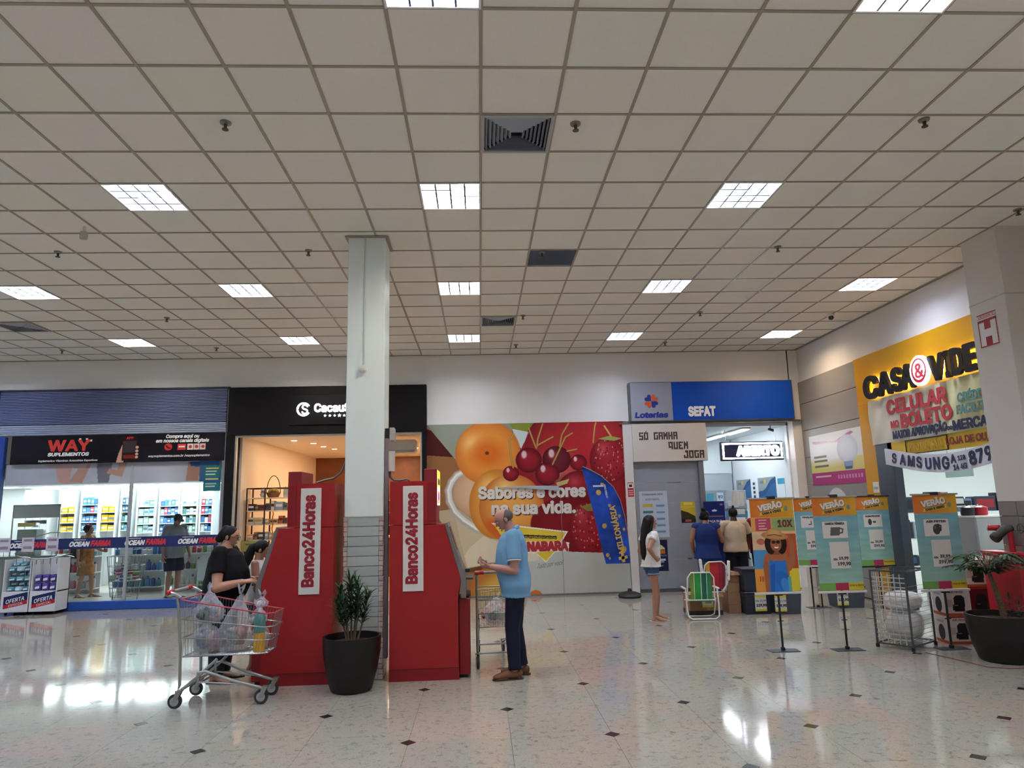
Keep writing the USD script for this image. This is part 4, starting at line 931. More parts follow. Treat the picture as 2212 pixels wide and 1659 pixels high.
part(wl, 'flap', box(0, -.03, 0, .10, .055, .012, .003, rot=(.25, (1, 0, 0))), mat('33231d', .6)); part(wl, 'flap', box(0, .03, .0, .10, .055, .012, .003, rot=(-.25, (1, 0, 0))), mat('3a2720', .6))
wt = a['W'][0]; part(pm, 'wristwatch', sweep([wt + V3(-.028, 0, -.002), wt + V3(-.004, 0, 0)], [.030, .030], 14), mat('c9c9c6', .3, .7), True)
# woman in black by the left machine
person('woman with dark tied hair and glasses in a black T-shirt at the left cash machine', (-2.765, 7.90, 0), 0.0, 1.62, 'b58469', '0e0a0b', 'bun_low', None,
    [((.03, .18, .60), (.14, .12, .625), (1, -.1, .12), (0, -.3, -1), .4), ((.02, -.19, .60), (.165, -.145, .63), (1, .2, .12), (0, .3, -1), .4)], stand(spread=1.2),
    [dict(kind='trousers', col='20242f', top=.56, wide=1.1), dict(kind='top', col='0a0a0e', hem=.46, loose=.01, sleeve=.62, wr=.005, flare=.02), dict(kind='sandals', col='15120f')], head_pitch=.22, girth=1.55, belly=.035, glasses=True)
person('girl with a dark ponytail and white top half hidden by the left cash machine', (-2.57, 8.40, 0), 0.1, 1.42, 'a87860', '0d0a0a', 'ponytail', None,
    [((.02, .13, .62), (.12, .08, .60), (1, -.2, -.1), (0, -.4, -1), .4), ((.02, -.13, .62), (.12, -.08, .62), (1, .2, .1), (0, .4, -1), .4)], stand(),
    [dict(kind='shorts', col='5b6068', down=.6), dict(kind='top', col='dcd9d6', hem=.5, sleeve=0.0, wr=.004), dict(kind='sandals', col='a08878')], head_pitch=.25, child=True)
# girl by the roller door
person('long haired girl in a white T-shirt and denim shorts standing with hand on hip', (2.565, 10.72, 0), .25, 1.55, 'a4745c', '140d0e', 'long', None,
    [((-.04, .15, .645), (.05, .14, .53), (.4, -.2, -1), (0, -1, 0), .5), ((-.095, -.155, .685), (-.005, -.115, .585), (.8, .5, -.3), (0, 1, 0), .5)],
    [((0, .045, .50), (.075, .05, .285), (.065, .055, .045), (.16, .06, .01)), ((-.005, -.045, .50), (.0, -.05, .28), (-.015, -.045, .045), (.075, -.075, .01))],
    [dict(kind='shorts', col='3d5878', down=.30, wide=1.08, cuffs='7f93a8', grain=(40., .15)), dict(kind='top', col='d5d2d0', hem=.505, loose=.012, sleeve=.42, cuff=.15, flare=.018, wr=.006), dict(kind='sandals', col='b09c8a')], child=True, head_yaw=-.1, girth=.98)
# customers at the lottery shop
person('woman with a dark bun in a sleeveless navy top seen from behind', (3.93, 12.25, 0), 1.25, 1.60, '9c6c55', '0e0a0b', 'bun_top', None,
    [((-.01, .16, .66), (.06, .15, .54), (.7, -.3, -.3), (0, -.5, -.8), .5), ((.03, -.165, .655), (.10, -.10, .76), (.5, .5, .6), (.3, .6, 0), .5)], stand(),
    [dict(kind='trousers', col='33507a', top=.56), dict(kind='top', col='1e2f63', hem=.47, sleeve=0.12, loose=.01, wr=.006, flare=.02), dict(kind='shoes', col='2b2b30')], head_yaw=-.5, girth=1.2)
person('person in a beige T-shirt and black shorts seen from behind at the counter', (4.49, 12.40, 0), PI / 2, 1.63, '3d2a22', '17110f', 'crop_top', None,
    [((.05, .19, .69), (.14, .13, .64), (1, -.2, .2), (0, -.3, -1), .4), ((.05, -.19, .69), (.14, -.13, .64), (1, .2, .2), (0, .3, -1), .4)], stand(spread=1.15),
    [dict(kind='shorts', col='14161f', down=.62, wide=1.12), dict(kind='top', col='c4ae8e', hem=.52, loose=.012, sleeve=.75, cuff=.1, wr=.006, flare=.01), dict(kind='shoes', col='26262a')], girth=1.25, belly=.01)
person('person in a dark red top mostly hidden behind the hat poster stand', (5.08, 12.75, 0), PI / 2 + .2, 1.66, '4a3026', '1a1413', 'bun_low', None,
    [HANG_L, ((.05, -.16, .66), (.14, -.10, .68), (1, .2, .2), (0, .3, -1), .4)], stand(), [dict(kind='trousers', col='171a26', top=.56), dict(kind='top', col='7a1c24', hem=.47, sleeve=.7, loose=.008), dict(kind='shoes', col='222228')], girth=1.1)
# shoppers behind the pharmacy glass
w = person('woman in a brown patterned dress with a backpack walking behind the pharmacy glass', (-8.70, 16.25, 0), -.15, 1.58, 'b5876c', '1c1718', 'curly', None,
    [((.03, .15, .66), (.15, .12, .62), (1, 0, .1), (0, -1, 0), .5), ((-.02, -.15, .65), (-.01, -.155, .50), (.1, 0, -1), (0, 1, 0), .5)], stand(step=.08),
    [dict(kind='dress', col='a8713f', hem=.30, sleeve=.0, flare=.05, wr=.006, name='dress', grain=(14., .35)), dict(kind='sandals', col='8a6a50')])
bp = thing('backpack', 'dark backpack on the back of the woman in the brown dress', 'backpack', (-8.70 - .20 * math.cos(.15), 16.25 + .20 * math.sin(.15), 1.08), -.15)
part(bp, 'bag', fuse([m3.Manifold.batch_hull([m3.Manifold.sphere(.05, 16).translate((x, y, z)) for x in (-.06, .03) for y in (-.09, .09) for z in (-.2, .13)])], .04, 2), mat('2b2327', .8), True)
part(bp, 'strap', [sweep([(.05, y, .14), (.13, y, .19), (.2, y, .12), (.22, y, -.05), (.06, y, -.17)], .012, 6) for y in (-.1, .1)], mat('241d20', .8))
person('man in a dark cap, grey shirt and navy shorts behind the pharmacy glass', (-6.60, 15.75, 0), -.6, 1.78, 'a87d68', '1d1818', 'cap', None,
    [((.0, .155, .645), (.06, .155, .52), (.4, 0, -1), (0, -1, 0), .5), HANG_R], stand(spread=1.1),
    [dict(kind='shorts', col='20243a', down=.85, wide=1.15), dict(kind='top', col='8d8a93', hem=.46, loose=.02, sleeve=.7, wr=.007, flare=.02), dict(kind='sandals', col='5a4a40')], head_pitch=.35, girth=1.1)
# ================================================================ cash machines, carts, plants
RED = mat('951b1b', .42, spec=.35); RED2 = mat('80161a', .42, spec=.35); GREYB = mat('6c6863', .45)
def machine(name, label, xb, y0, y1, s, hump_label):
    """s = +1: front faces +x, -1: front faces -x; xb is the back plane."""
    t = thing(name, label, 'cash machine', (xb, y0, 0)); D = y1 - y0
    P_ = lambda pts: [(s * a, b) for a, b in pts][::s]
    part(t, 'plinth', prism(P_([(0, 0), (.715, 0), (.715, .115), (0, .115)]), D, 'y'), RED2)
    part(t, 'lower_cabinet', prism(P_([(.003, .12), (.712, .12), (.712, .80), (.74, 1.0), (.575, 1.56), (.003, 1.56)]), D, 'y'), RED)
    part(t, 'upper_cabinet', prism(P_([(.003, 1.566), (.49, 1.566), (.49, 2.02), (.003, 2.02)]), D, 'y'), RED)
    part(t, 'side_strip', b2(s * .40, s * .485, -.006, 0, 1.60, 2.0), RED2)
    part(t, 'skirt_box', b2(s * .716, s * .83, D * .12, D * .88, .03, .79, .008), RED2)
    part(t, 'foot', b2(s * .70, s * .80, D * .2, D * .8, 0, .03), BLACK)
    part(t, 'fascia', prism(P_([(.577, 1.565), (.605, 1.575), (.795, 1.0), (.795, .80), (.745, .80), (.742, 1.0)]), D - .02, 'y', .01), GREYB)
    part(t, 'screen', prism(P_([(.612, 1.527), (.626, 1.531), (.706, 1.289), (.692, 1.285)]), D * .56, 'y', D * .22), mat('2a3140', .15, emit=.15))
    part(t, 'keypad_shelf', b2(s * .78, s * .87, D * .2, D * .8, .975, .998, .004), mat('3f3d3a', .5))
    part(t, 'card_slot', b2(s * .78, s * .835, D * .6, D * .75, 1.03, 1.07, .004), mat('2d2b29', .5)); part(t, 'cash_tray', b2(s * .79, s * .84, D * .25, D * .75, .80, .835, .004), mat('2d2b29', .5))
    part(t, 'header_box', b2(s * .36, s * .50, D * .04, D * .96, 1.745, 2.15, .006), mat('7d151a', .4))
    M = frame((s * .505, D * .05 if s > 0 else D * .95, 1.76), (0, s, 0), (0, 0, 1))
    def head(U, V):
        k = Ink(U, V, 'f2f2ee'); k.rect(.0, .5, .19, .38, 'f0d43c'); k.rect(.05, .45, .22, .30, '3a3524'); k.rect(.06, .44, .02, .16, 'e08a5a'); k.rect(.12, .32, .06, .13, '6a3aa0'); return k.c
    sheet(t, 'lit_header', .48, .375, 40, head if s > 0 else (lambda U, V: Ink(U, V, 'f4f4f2').c), M, .3, 1.3, thick=.004)
    p0 = .14 if s > 0 else .36
    part(t, 'name_plate', b2(s * .14, s * .355, -.012, 0, .885, 1.97, .003), mat('d4d0c6', .45))
    Mt = frame((s * .248, -.0125, 1.43), (0, 0, 1), (-1, 0, 0))
    part(t, 'name_letters', xf(put(txt('Banco24Horas', .112, True, depth=.002, width=.94, fat=.006), 0, -.040), Mt), mat('8f1420', .45))
    part(t, 'seam', b2(s * .0, s * .712, -.002, .001, .1155, .1195), mat('4a0d10', .6))
    return t
machine('cash_machine', 'red cash machine left of the white column, screen facing left', -1.53, 7.55, 8.12, -1, '')
machine('cash_machine', 'red cash machine right of the white column, screen facing right', -0.955, 7.55, 8.12, 1, '')
bx = thing('junction_boxes', 'grey electrical boxes and cable on the right side of the white column', 'electrical box', (0, 0, 0))
part(bx, 'black_box', b2(-1.028, -.985, 7.70, 7.80, 2.50, 2.61, .004), BLACK); part(bx, 'grey_box', b2(-.985, -.93, 7.72, 7.86, 2.475, 2.62, .006), mat('a8a6a4', .5))
part(bx, 'round_box', cyl(-.975, 7.76, 2.14, 2.36, .05, 20), mat('cfcbc0', .4), 40)
part(bx, 'trunking', b2(-1.03, -.99, 7.70, 7.76, .2, 2.5, .003), mat('7a6d70', .5))
part(bx, 'cable', sweep([(-.98, 7.76, 2.15), (-.975, 7.76, 2.08), (-.94, 7.78, 2.045), (-.88, 7.80, 2.04), (-.80, 7.8, 2.055), (-.77, 7.8, 2.036)], .012, 8), mat('6d6a66', .4, .4), True)
bx = thing('cable', 'grey flexible cable from the column to the left cash machine top', 'cable', (0, 0, 0))
part(bx, 'hose', sweep([(-1.47, 7.80, 2.26), (-1.52, 7.80, 2.14), (-1.6, 7.8, 2.08), (-1.70, 7.8, 2.06), (-1.78, 7.8, 2.036)], .012, 8), mat('6d6a66', .4, .4), True)
pp = thing('crumpled_paper', 'crumpled white paper lying on top of the right cash machine', 'paper', (-.56, 7.75, 2.022))
rr_ = np.random.default_rng(5); m = trimesh.creation.icosphere(2, .035); m.vertices *= (1 + .5 * (rr_.random((len(m.vertices), 1)) - .4)); m.apply_translation((0, 0, .04)); part(pp, 'ball', m, mat('e2dfd6', .7)); part(pp, 'strip', box(.07, 0, .012, .12, .05, .02, .004), mat('d8d4c8', .7))

PIPE = mat('a9aca6', .3, .85); WIRE = mat('b5b8b6', .28, .9); RUB = mat('2c2c2d', .55)
def cart(name, label, loc, rot, L=.80, W=.44, zb=.42, zt0=.95, zt1=.80, red=True):
    """Local: handle at x = 0, front at +x, y across."""
    t = thing(name, label, 'shopping cart', loc, rot); hw = W / 2
    # frame
    for s in (-1, 1):
        part(t, 'frame_leg', sweep([(-.02, s * hw, 1.0), (.0, s * hw, .9), (.04, s * hw, .5), (.05, s * hw, .2), (.03, s * hw, .14), (.12, s * hw * .96, .20), (.24, s * hw * .9, .30), (.36, s * hw * .8, .41)], .014, 8), PIPE, True)
        part(t, 'lower_tube', sweep([(.20, s * hw * .9, .22), (.20, s * hw * .9, .30), (.27, s * hw * .9, .31), (.5, s * hw * .8, .22), (.80, s * hw * .68, .13)], .015, 8), PIPE, True)
    part(t, 'lower_brace', [rod((.22, -hw * .88, .21), (.22, hw * .88, .21), .01), rod((.2, -hw * .9, .22), (.62, -hw * .74, .18), .008), rod((.2, hw * .9, .22), (.62, hw * .74, .18), .008)], PIPE)
    part(t, 'rear_axle', rod((.05, -hw, .15), (.05, hw, .15), .01), PIPE)
    part(t, 'handle_bar', rod((-.09, -hw - .02, 1.02), (-.09, hw + .02, 1.02), .016, 12), mat('8b8d8a', .4), True)
    for s in (-1, 1):
        part(t, 'handle_bracket', sweep([(-.09, s * (hw + .01), 1.02), (-.03, s * hw, 1.0), (.02, s * hw, .97)], .016, 8), PIPE, True)
        part(t, 'handle_grip', rod((-.09, s * (hw + .03), 1.02), (-.09, s * (hw - .07), 1.02), .022, 12), mat('b5202a', .4), True)
    # basket
    def rim(x, z): return z
    x0, x1 = .02, L
    def ring(u, zz):   # a horizontal hoop at height fraction u
        zb_ = zb + .02; a = lambda x, top: zb_ + u * (top - zb_)
        xa, xb_ = x0 + .03 * (1 - u), x1 - .06 * (1 - u) ** 2; w = hw * (.86 + .14 * u)
        return [(xa, -w, a(xa, zt0)), (xb_ - .08, -w * .8, a(xb_, zt1)), (xb_, -w * .62, a(xb_, zt1)), (xb_, w * .62, a(xb_, zt1)), (xb_ - .08, w * .8, a(xb_, zt1)), (xa, w, a(xa, zt0))]
    part(t, 'basket_rim', sweep(ring(1, 0), .007, 8, closed=True), mat('b0404c' if red else 'a8a07a', .4), True)
    for u in (.66, .33, 0): part(t, 'basket_hoop', sweep(ring(u, 0), .0055, 6, closed=True), WIRE, True)
    ws = []
    R0, R1 = np.array(ring(0, 0)), np.array(ring(1, 0))
    for k in range(6):
        a0, b0, a1, b1 = R0[k], R0[(k + 1) % 6], R1[k], R1[(k + 1) % 6]; n = max(2, int(np.linalg.norm(b1 - a1) / .028))
        for q in range(n): f_ = q / n; ws.append(sweep([a0 + (b0 - a0) * f_, a1 + (b1 - a1) * f_], .0016, 4))
    part(t, 'basket_wires', ws, mat('8f9492', .35, .8), kind='stuff')
    fl = []
    for q in range(9): y = -hw * .7 + hw * 1.4 * q / 8; fl.append(rod((x0 + .03, y, zb + .02), (x1 - .06, y * .8, zb + .02), .0028, 4))
    for q in range(10): x = x0 + .05 + (x1 - x0 - .12) * q / 9; fl.append(rod((x, -hw * .8, zb + .02), (x, hw * .8, zb + .02), .0022, 4))
    part(t, 'basket_floor', fl, WIRE, kind='stuff')
    part(t, 'seat_flap', [rod((.055, -hw * .8, zt0 - .06), (.055, hw * .8, zt0 - .06), .004, 5)] + [rod((.055, y, zt0 - .06), (.05, y, zb + .25), .0022, 4) for y in np.linspace(-hw * .8, hw * .8, 7)], WIRE, kind='stuff')
    for x, s, f in ((.05, -1, 0), (.05, 1, 0), (.80, -1, 1), (.80, 1, 1)):
        y = s * (hw if not f else hw * .68); ox = -.035
        w = part(t, 'wheel', xf(lathe([(.0, -.014), (.048, -.016), (.062, -.012), (.065, 0), (.062, .012), (.048, .016), (0, .014)], 22), trimesh.transformations.translation_matrix((x + ox, y, .065)) @ trimesh.transformations.rotation_matrix(PI / 2, (1, 0, 0))), RUB, 40)
        part(w, 'hub', xf(lathe([(0, -.018), (.04, -.018), (.042, 0), (.04, .018), (0, .018)], 18), trimesh.transformations.translation_matrix((x + ox, y, .065)) @ trimesh.transformations.rotation_matrix(PI / 2, (1, 0, 0))), mat('9a9d9b', .4), 40)
        part(t, 'caster_fork', [prism([(x + ox - .018, .06), (x + ox + .018, .06), (x + .025, .15), (x - .025, .15)], .004, 'y', y - .024), prism([(x + ox - .018, .06), (x + ox + .018, .06), (x + .025, .15), (x - .025, .15)], .004, 'y', y + .02), box(x, y, .152, .055, .055, .012)], PIPE)
    return t
cart('shopping_cart', 'shopping cart full of plastic bags in front of the left cash machine', (-2.80, 7.08, 0), -.02, L=.86, W=.46)
cart('shopping_cart', 'shopping cart with groceries behind the man in the blue shirt', (.17, 8.02, 0), 1.66, L=.82, W=.44, zb=.40, zt0=.86, zt1=.74, red=False)

BAGF = film_mat('d5d8e2', .27)
def bag(label, loc, r, seed, tie=.12, tilt=0.0, cols=('7a8a92', 'b08a80', '4a5a50', 'c9b090')):
    t = thing('plastic_bag', label, 'plastic bag', loc, seed * .7); g = np.random.default_rng(seed)
    m = trimesh.creation.icosphere(4, 1.0); v = m.vertices; n_ = meshkit.fbm(v * 2.6 + seed * 7.1, 4, seed) - .5; n2 = meshkit.noise(v * 9 + seed, seed) - .5
    v = np.sign(v) * np.abs(v) ** .8 * (1 + .55 * n_ + .10 * n2)[:, None] * np.array(r); top = np.clip((v[:, 2] / r[2] - .55) * 1.8, 0, 1)
    v[:, :2] *= (1 - .78 * top)[:, None]; v[:, 2] += top * tie; v[:, 0] += top * tilt; v[:, 2] = np.maximum(v[:, 2], -r[2] * .82); v[:, 2] += r[2] * .82
    m.vertices = v; part(t, 'film', m, BAGF, True)
    top_ = (tilt * .65, 0, v[:, 2].max())
    for s in (-1, 1): part(t, 'handle_loop', sweep([(top_[0] + s * .01, 0, top_[2] - .03), (top_[0] + s * .04, .01, top_[2] + .03), (top_[0] + s * .055 + tilt * .2, .0, top_[2] + .06), (top_[0] + s * .02, -.01, top_[2] + .02)], [(.012, .003)] * 4, 6), BAGF, True)
    for k in range(7):
        p = (g.random(3) - .5) * np.array(r) * [.95, .95, .6] + [0, 0, r[2] * .80]
        part(t, 'packed_item', box(*p, *(np.array(r) * (.45 + .55 * g.random(3))), .012, rot=(g.random() * 2, g.random(3))), mat(cols[k % len(cols)], .5))
    return t
CX, CY = -2.80, 7.08
bag('white grocery bag heaped on top at the handle end of the cart', (CX + .185, CY + .02, .70), (.12, .13, .11), 3)
bag('large clear grocery bag low at the handle end of the cart', (CX + .185, CY - .01, .455), (.125, .155, .13), 5, .02, cols=('3a4468', '9a7a74', '5a6a68', 'a09a92'))
bag('tall clear grocery bag with stretched handles in the middle of the cart', (CX + .44, CY - .01, .455), (.12, .155, .16), 8, .24, .12, cols=('b4746a', '8a8a80', '55625a', 'c0a890'))
bag('small clear grocery bag near the front end of the cart', (CX + .66, CY + .06, .455), (.10, .085, .11), 11, .04, cols=('c9a890', '6a7a70', 'b8b4ac', '7a6a80'))
bag('grocery bag at the back of the cart behind the bottle', (CX + .64, CY + .07, .68), (.08, .07, .06), 13, .05, cols=('7a2a30', 'd0c8c0', '6a7a70', 'b03a3a'))
bt = thing('detergent_bottle', 'teal and yellow detergent bottle standing in the front of the full cart', 'bottle', (CX + .70, CY - .085, .446))
part(bt, 'lower_label', lathe([(0, 0), (.05, 0), (.052, .02), (.052, .17), (.0, .17)], 20), mat('d8a032', .4), 40); part(bt, 'upper_body', lathe([(0, .17), (.052, .17), (.052, .28), (.04, .33), (.02, .35), (0, .35)], 20), mat('4f8480', .35), 40)
part(bt, 'cap', lathe([(0, .35), (.022, .35), (.022, .39), (0, .395)], 16), mat('d8d8d6', .4), 40)
bag('white handled bag lying over the detergent bottle in the cart', (CX + .71, CY - .08, .845), (.055, .05, .045), 17, .02, cols=('e0d8d8', 'c06a70', 'dcdcdc', 'd0d0d0'))
bag('pale bag of groceries at the handle end of the cart behind the man', (.16, 8.24, .435), (.14, .11, .09), 21, .04, cols=('b8a89a', '5a6a50', '9a4a3a', 'd0c0a0'))
bag('pink and white grocery bag in the middle of the cart behind the man', (.17, 8.48, .435), (.14, .115, .11), 23, .05, cols=('d8a090', 'c8c0b8', 'a83a30', '4a7a50'))
for k, (dx, dy, c, w, lab) in enumerate([(.04, 8.72, '3f7a4a', 'green', 'flat green grocery carton in the cart behind the man'), (.08, 8.61, 'c8852e', 'orange', 'orange grocery carton in the cart behind the man'), (-.09, 8.66, '8f2f2a', 'red', 'small red grocery packet at the front of the cart behind the man')]):
    q = thing('grocery_carton', lab, 'carton', (.17 + dx, dy, (.428, .428, .428)[k]), .1 * k); part(q, 'body', box(0, 0, .035, .16, .11, .07, .008), mat(c, .45)); part(q, 'band', box(0, 0, .04, .162, .112, .02, .004), mat('e0d8c8', .5))

def lathe_pot(t, r0, r1, h, m):
    pr = [(0, 0), (r0 * .92, 0), (r0, .015), (r0 + (r1 - r0) * .55, h * .35), (r1 * .985, h * .72), (r1, h * .95), (r1 * 1.0, h), (r1 * .93, h), (r1 * .91, h * .9), (r1 * .9, h * .86)]
    part(t, 'pot', lathe(pr, 48), m, 50); part(t, 'soil', lathe([(r1 * .9, h * .87), (r1 * .5, h * .885), (0, h * .88)][::-1], 32), mat('4a332a', .95, grain=(40., .5), bump=(60., .02)))
def blades(stems, n, L, w, seed, droop=.3, zr=(0, 1)):
    g = np.random.default_rng(seed); ms = []
    for (p0, p1, nn) in stems:
        p0, p1 = np.array(p0), np.array(p1)
        for k in range(nn):
            f_ = zr[0] + (zr[1] - zr[0]) * (k + g.random()) / nn; b = p0 + (p1 - p0) * f_; a = k * 2.4 + g.random(); e = .75 * g.random() - .05 + .6 * f_
            d = np.array([math.cos(a) * math.cos(e), math.sin(a) * math.cos(e), math.sin(e)]); l = L * (.7 + .5 * g.random()); sd = np.array([-math.sin(a), math.cos(a), 0])
            pts = [b, b + d * l * .35, b + d * l * .7 - [0, 0, droop * l * .15], b + d * l - [0, 0, droop * l * .45]]; ww = [w * .4, w, w * .7, w * .08]
            V = np.vstack([[p - sd * q, p - [0, 0, .12 * q], p + sd * q] for p, q in zip(pts, ww)]); F = []
            for i in range(3):
                o = i * 3
                for c in (0, 1): F += [[o + c, o + c + 1, o + c + 4], [o + c, o + c + 4, o + c + 3]]
            ms.append(trimesh.Trimesh(V, np.array(F), process=False))
    return ms
LEAF = mat('2b4a2c', .45, grain=(20., .3)); POT = mat('1a1413', .4, spec=.3)
pt = thing('potted_plant', 'leafy dark green plant in a big brown pot in front of the white column', 'potted plant', (-1.285, 7.29, 0))
lathe_pot(pt, .20, .283, .51, POT)
stems = [((x * .3, y * .3, .44), (x, y, z), n) for x, y, z, n in ((-.03, .0, 1.04, 70), (-.13, .03, .96, 60), (.07, -.03, .95, 60), (.15, .04, .88, 56), (-.08, -.09, .86, 50), (.02, .09, 1.0, 50), (-.15, -.04, .84, 46))]
part(pt, 'stems', [sweep([a, tuple((np.array(a) + b) / 2 + [.01, .01, 0]), b], [.011, .008, .004], 6) for a, b, _ in stems], mat('6d5a44', .8), True)
part(pt, 'leaves', blades(stems, 0, .17, .0105, 4, .55, (.38, 1.0)), LEAF, kind='stuff')
pt = thing('potted_plant', 'small palm in a wide dark pot beside the right hand pillar', 'potted plant', (5.525, 7.50, 0))
lathe_pot(pt, .25, .335, .47, POT)
part(pt, 'trunk', sweep([(.04, 0, .40), (.01, .0, .6), (-.05, -.02, .80), (-.09, -.03, .90)], [.035, .032, .026, .02], 10), mat('5c4a34', .85, grain=(50., .4)), True)
g = np.random.default_rng(9); fr_ = []
for k in range(19):
    a = k * 2.4; d = np.array([math.cos(a), math.sin(a), 0]); c = np.array([-.09, -.03, .90]); L_ = .26 + .14 * g.random(); rise = .06 + .16 * g.random()
    spine = [c + d * L_ * u + [0, 0, rise * math.sin(u * 2.3)] for u in np.linspace(0, 1, 8)]
    lf = [sweep(spine, [.005, .005, .004, .004, .003, .003, .002, .001], 5)]
    for i in range(1, 8):
        for s in (-1, 1):
            for o in (0, .5):
                b = np.array(spine[i]) * (1 - o * .5) + np.array(spine[i - 1]) * o * .5; sd = np.array([-d[1], d[0], 0]) * s; tip = b + sd * .10 * (1 - .06 * i) + d * .06 - [0, 0, .035]
                md = (b + tip) / 2 + [0, 0, .012]; q = d * .013
                lf.append(trimesh.Trimesh(np.array([b - q, b + q, md + q, md - q, tip]), np.array([[0, 1, 2], [0, 2, 3], [3, 2, 4]]), process=False))
    part(pt, 'frond', lf, mat(('2f4a2a', '36522f', '2a4426')[k % 3], .5))
part(pt, 'small_shoots', blades([((.12, .02, .4), (.14, .03, .62), 18), ((.18, -.05, .4), (.17, -.06, .58), 14)], 0, .12, .008, 6), LEAF, kind='stuff')

hy = thing('hydrant_cabinet', 'red hydrant cabinet with white stickers at the foot of the right pillar', 'cabinet', (0, 0, 0))
part(hy, 'body', b2(5.88, 6.065, 7.60, 8.15, 0.30, 1.06, .006), mat('b0202a', .4)); part(hy, 'base', b2(5.90, 6.05, 7.63, 8.12, 0, .30), mat('7d1a20', .5)); part(hy, 'lid', b2(5.868, 6.068, 7.59, 8.16, 1.06, 1.085, .004), mat('c02832', .4))
part(hy, 'sticker', [b2(5.877, 5.88, 7.98, 8.10, .985, 1.025)], LETTERW); part(hy, 'sticker', [b2(5.90, 5.99, 7.597, 7.60, .985, 1.025)], LETTERW)
hv = thing('hydrant_valve', 'red pipe with a dark hydrant valve above the red cabinet', 'hydrant', (0, 0, 0))
part(hv, 'pipe', cyl(5.99, 7.80, 1.085, 1.36, .03, 16), mat('a01c26', .4), 40)
part(hv, 'valve_body', fuse(hull_chain([((5.99, 7.80, 1.34), .045), ((5.95, 7.83, 1.33), .05), ((5.90, 7.86, 1.27), .048)]), .03, 3), mat('45403a', .5, .4), True)
part(hv, 'outlet', xf(lathe([(0, 0), (.058, 0), (.058, .05), (.05, .06), (0, .06)], 18), frame((5.89, 7.87, 1.26), (0, 1, 0), (.6, 0, -.8))), mat('38332e', .5, .4), 40)
part(hv, 'hand_wheel', sweep([(6.04 + .0 * q, 7.70 + .05 * math.cos(q), 1.345 + .05 * math.sin(q)) for q in np.linspace(0, 2 * PI, 18, endpoint=False)], .006, 6, closed=True), mat('4c4640', .5), True)
part(hv, 'red_cap', rod((5.95, 7.90, 1.345), (5.88, 7.99, 1.35), .034, 14), mat('b5202a', .4), True); part(hv, 'cap_rim', rod((5.884, 7.985, 1.35), (5.876, 7.995, 1.351), .038, 14), mat('e0dcd8', .4), True)

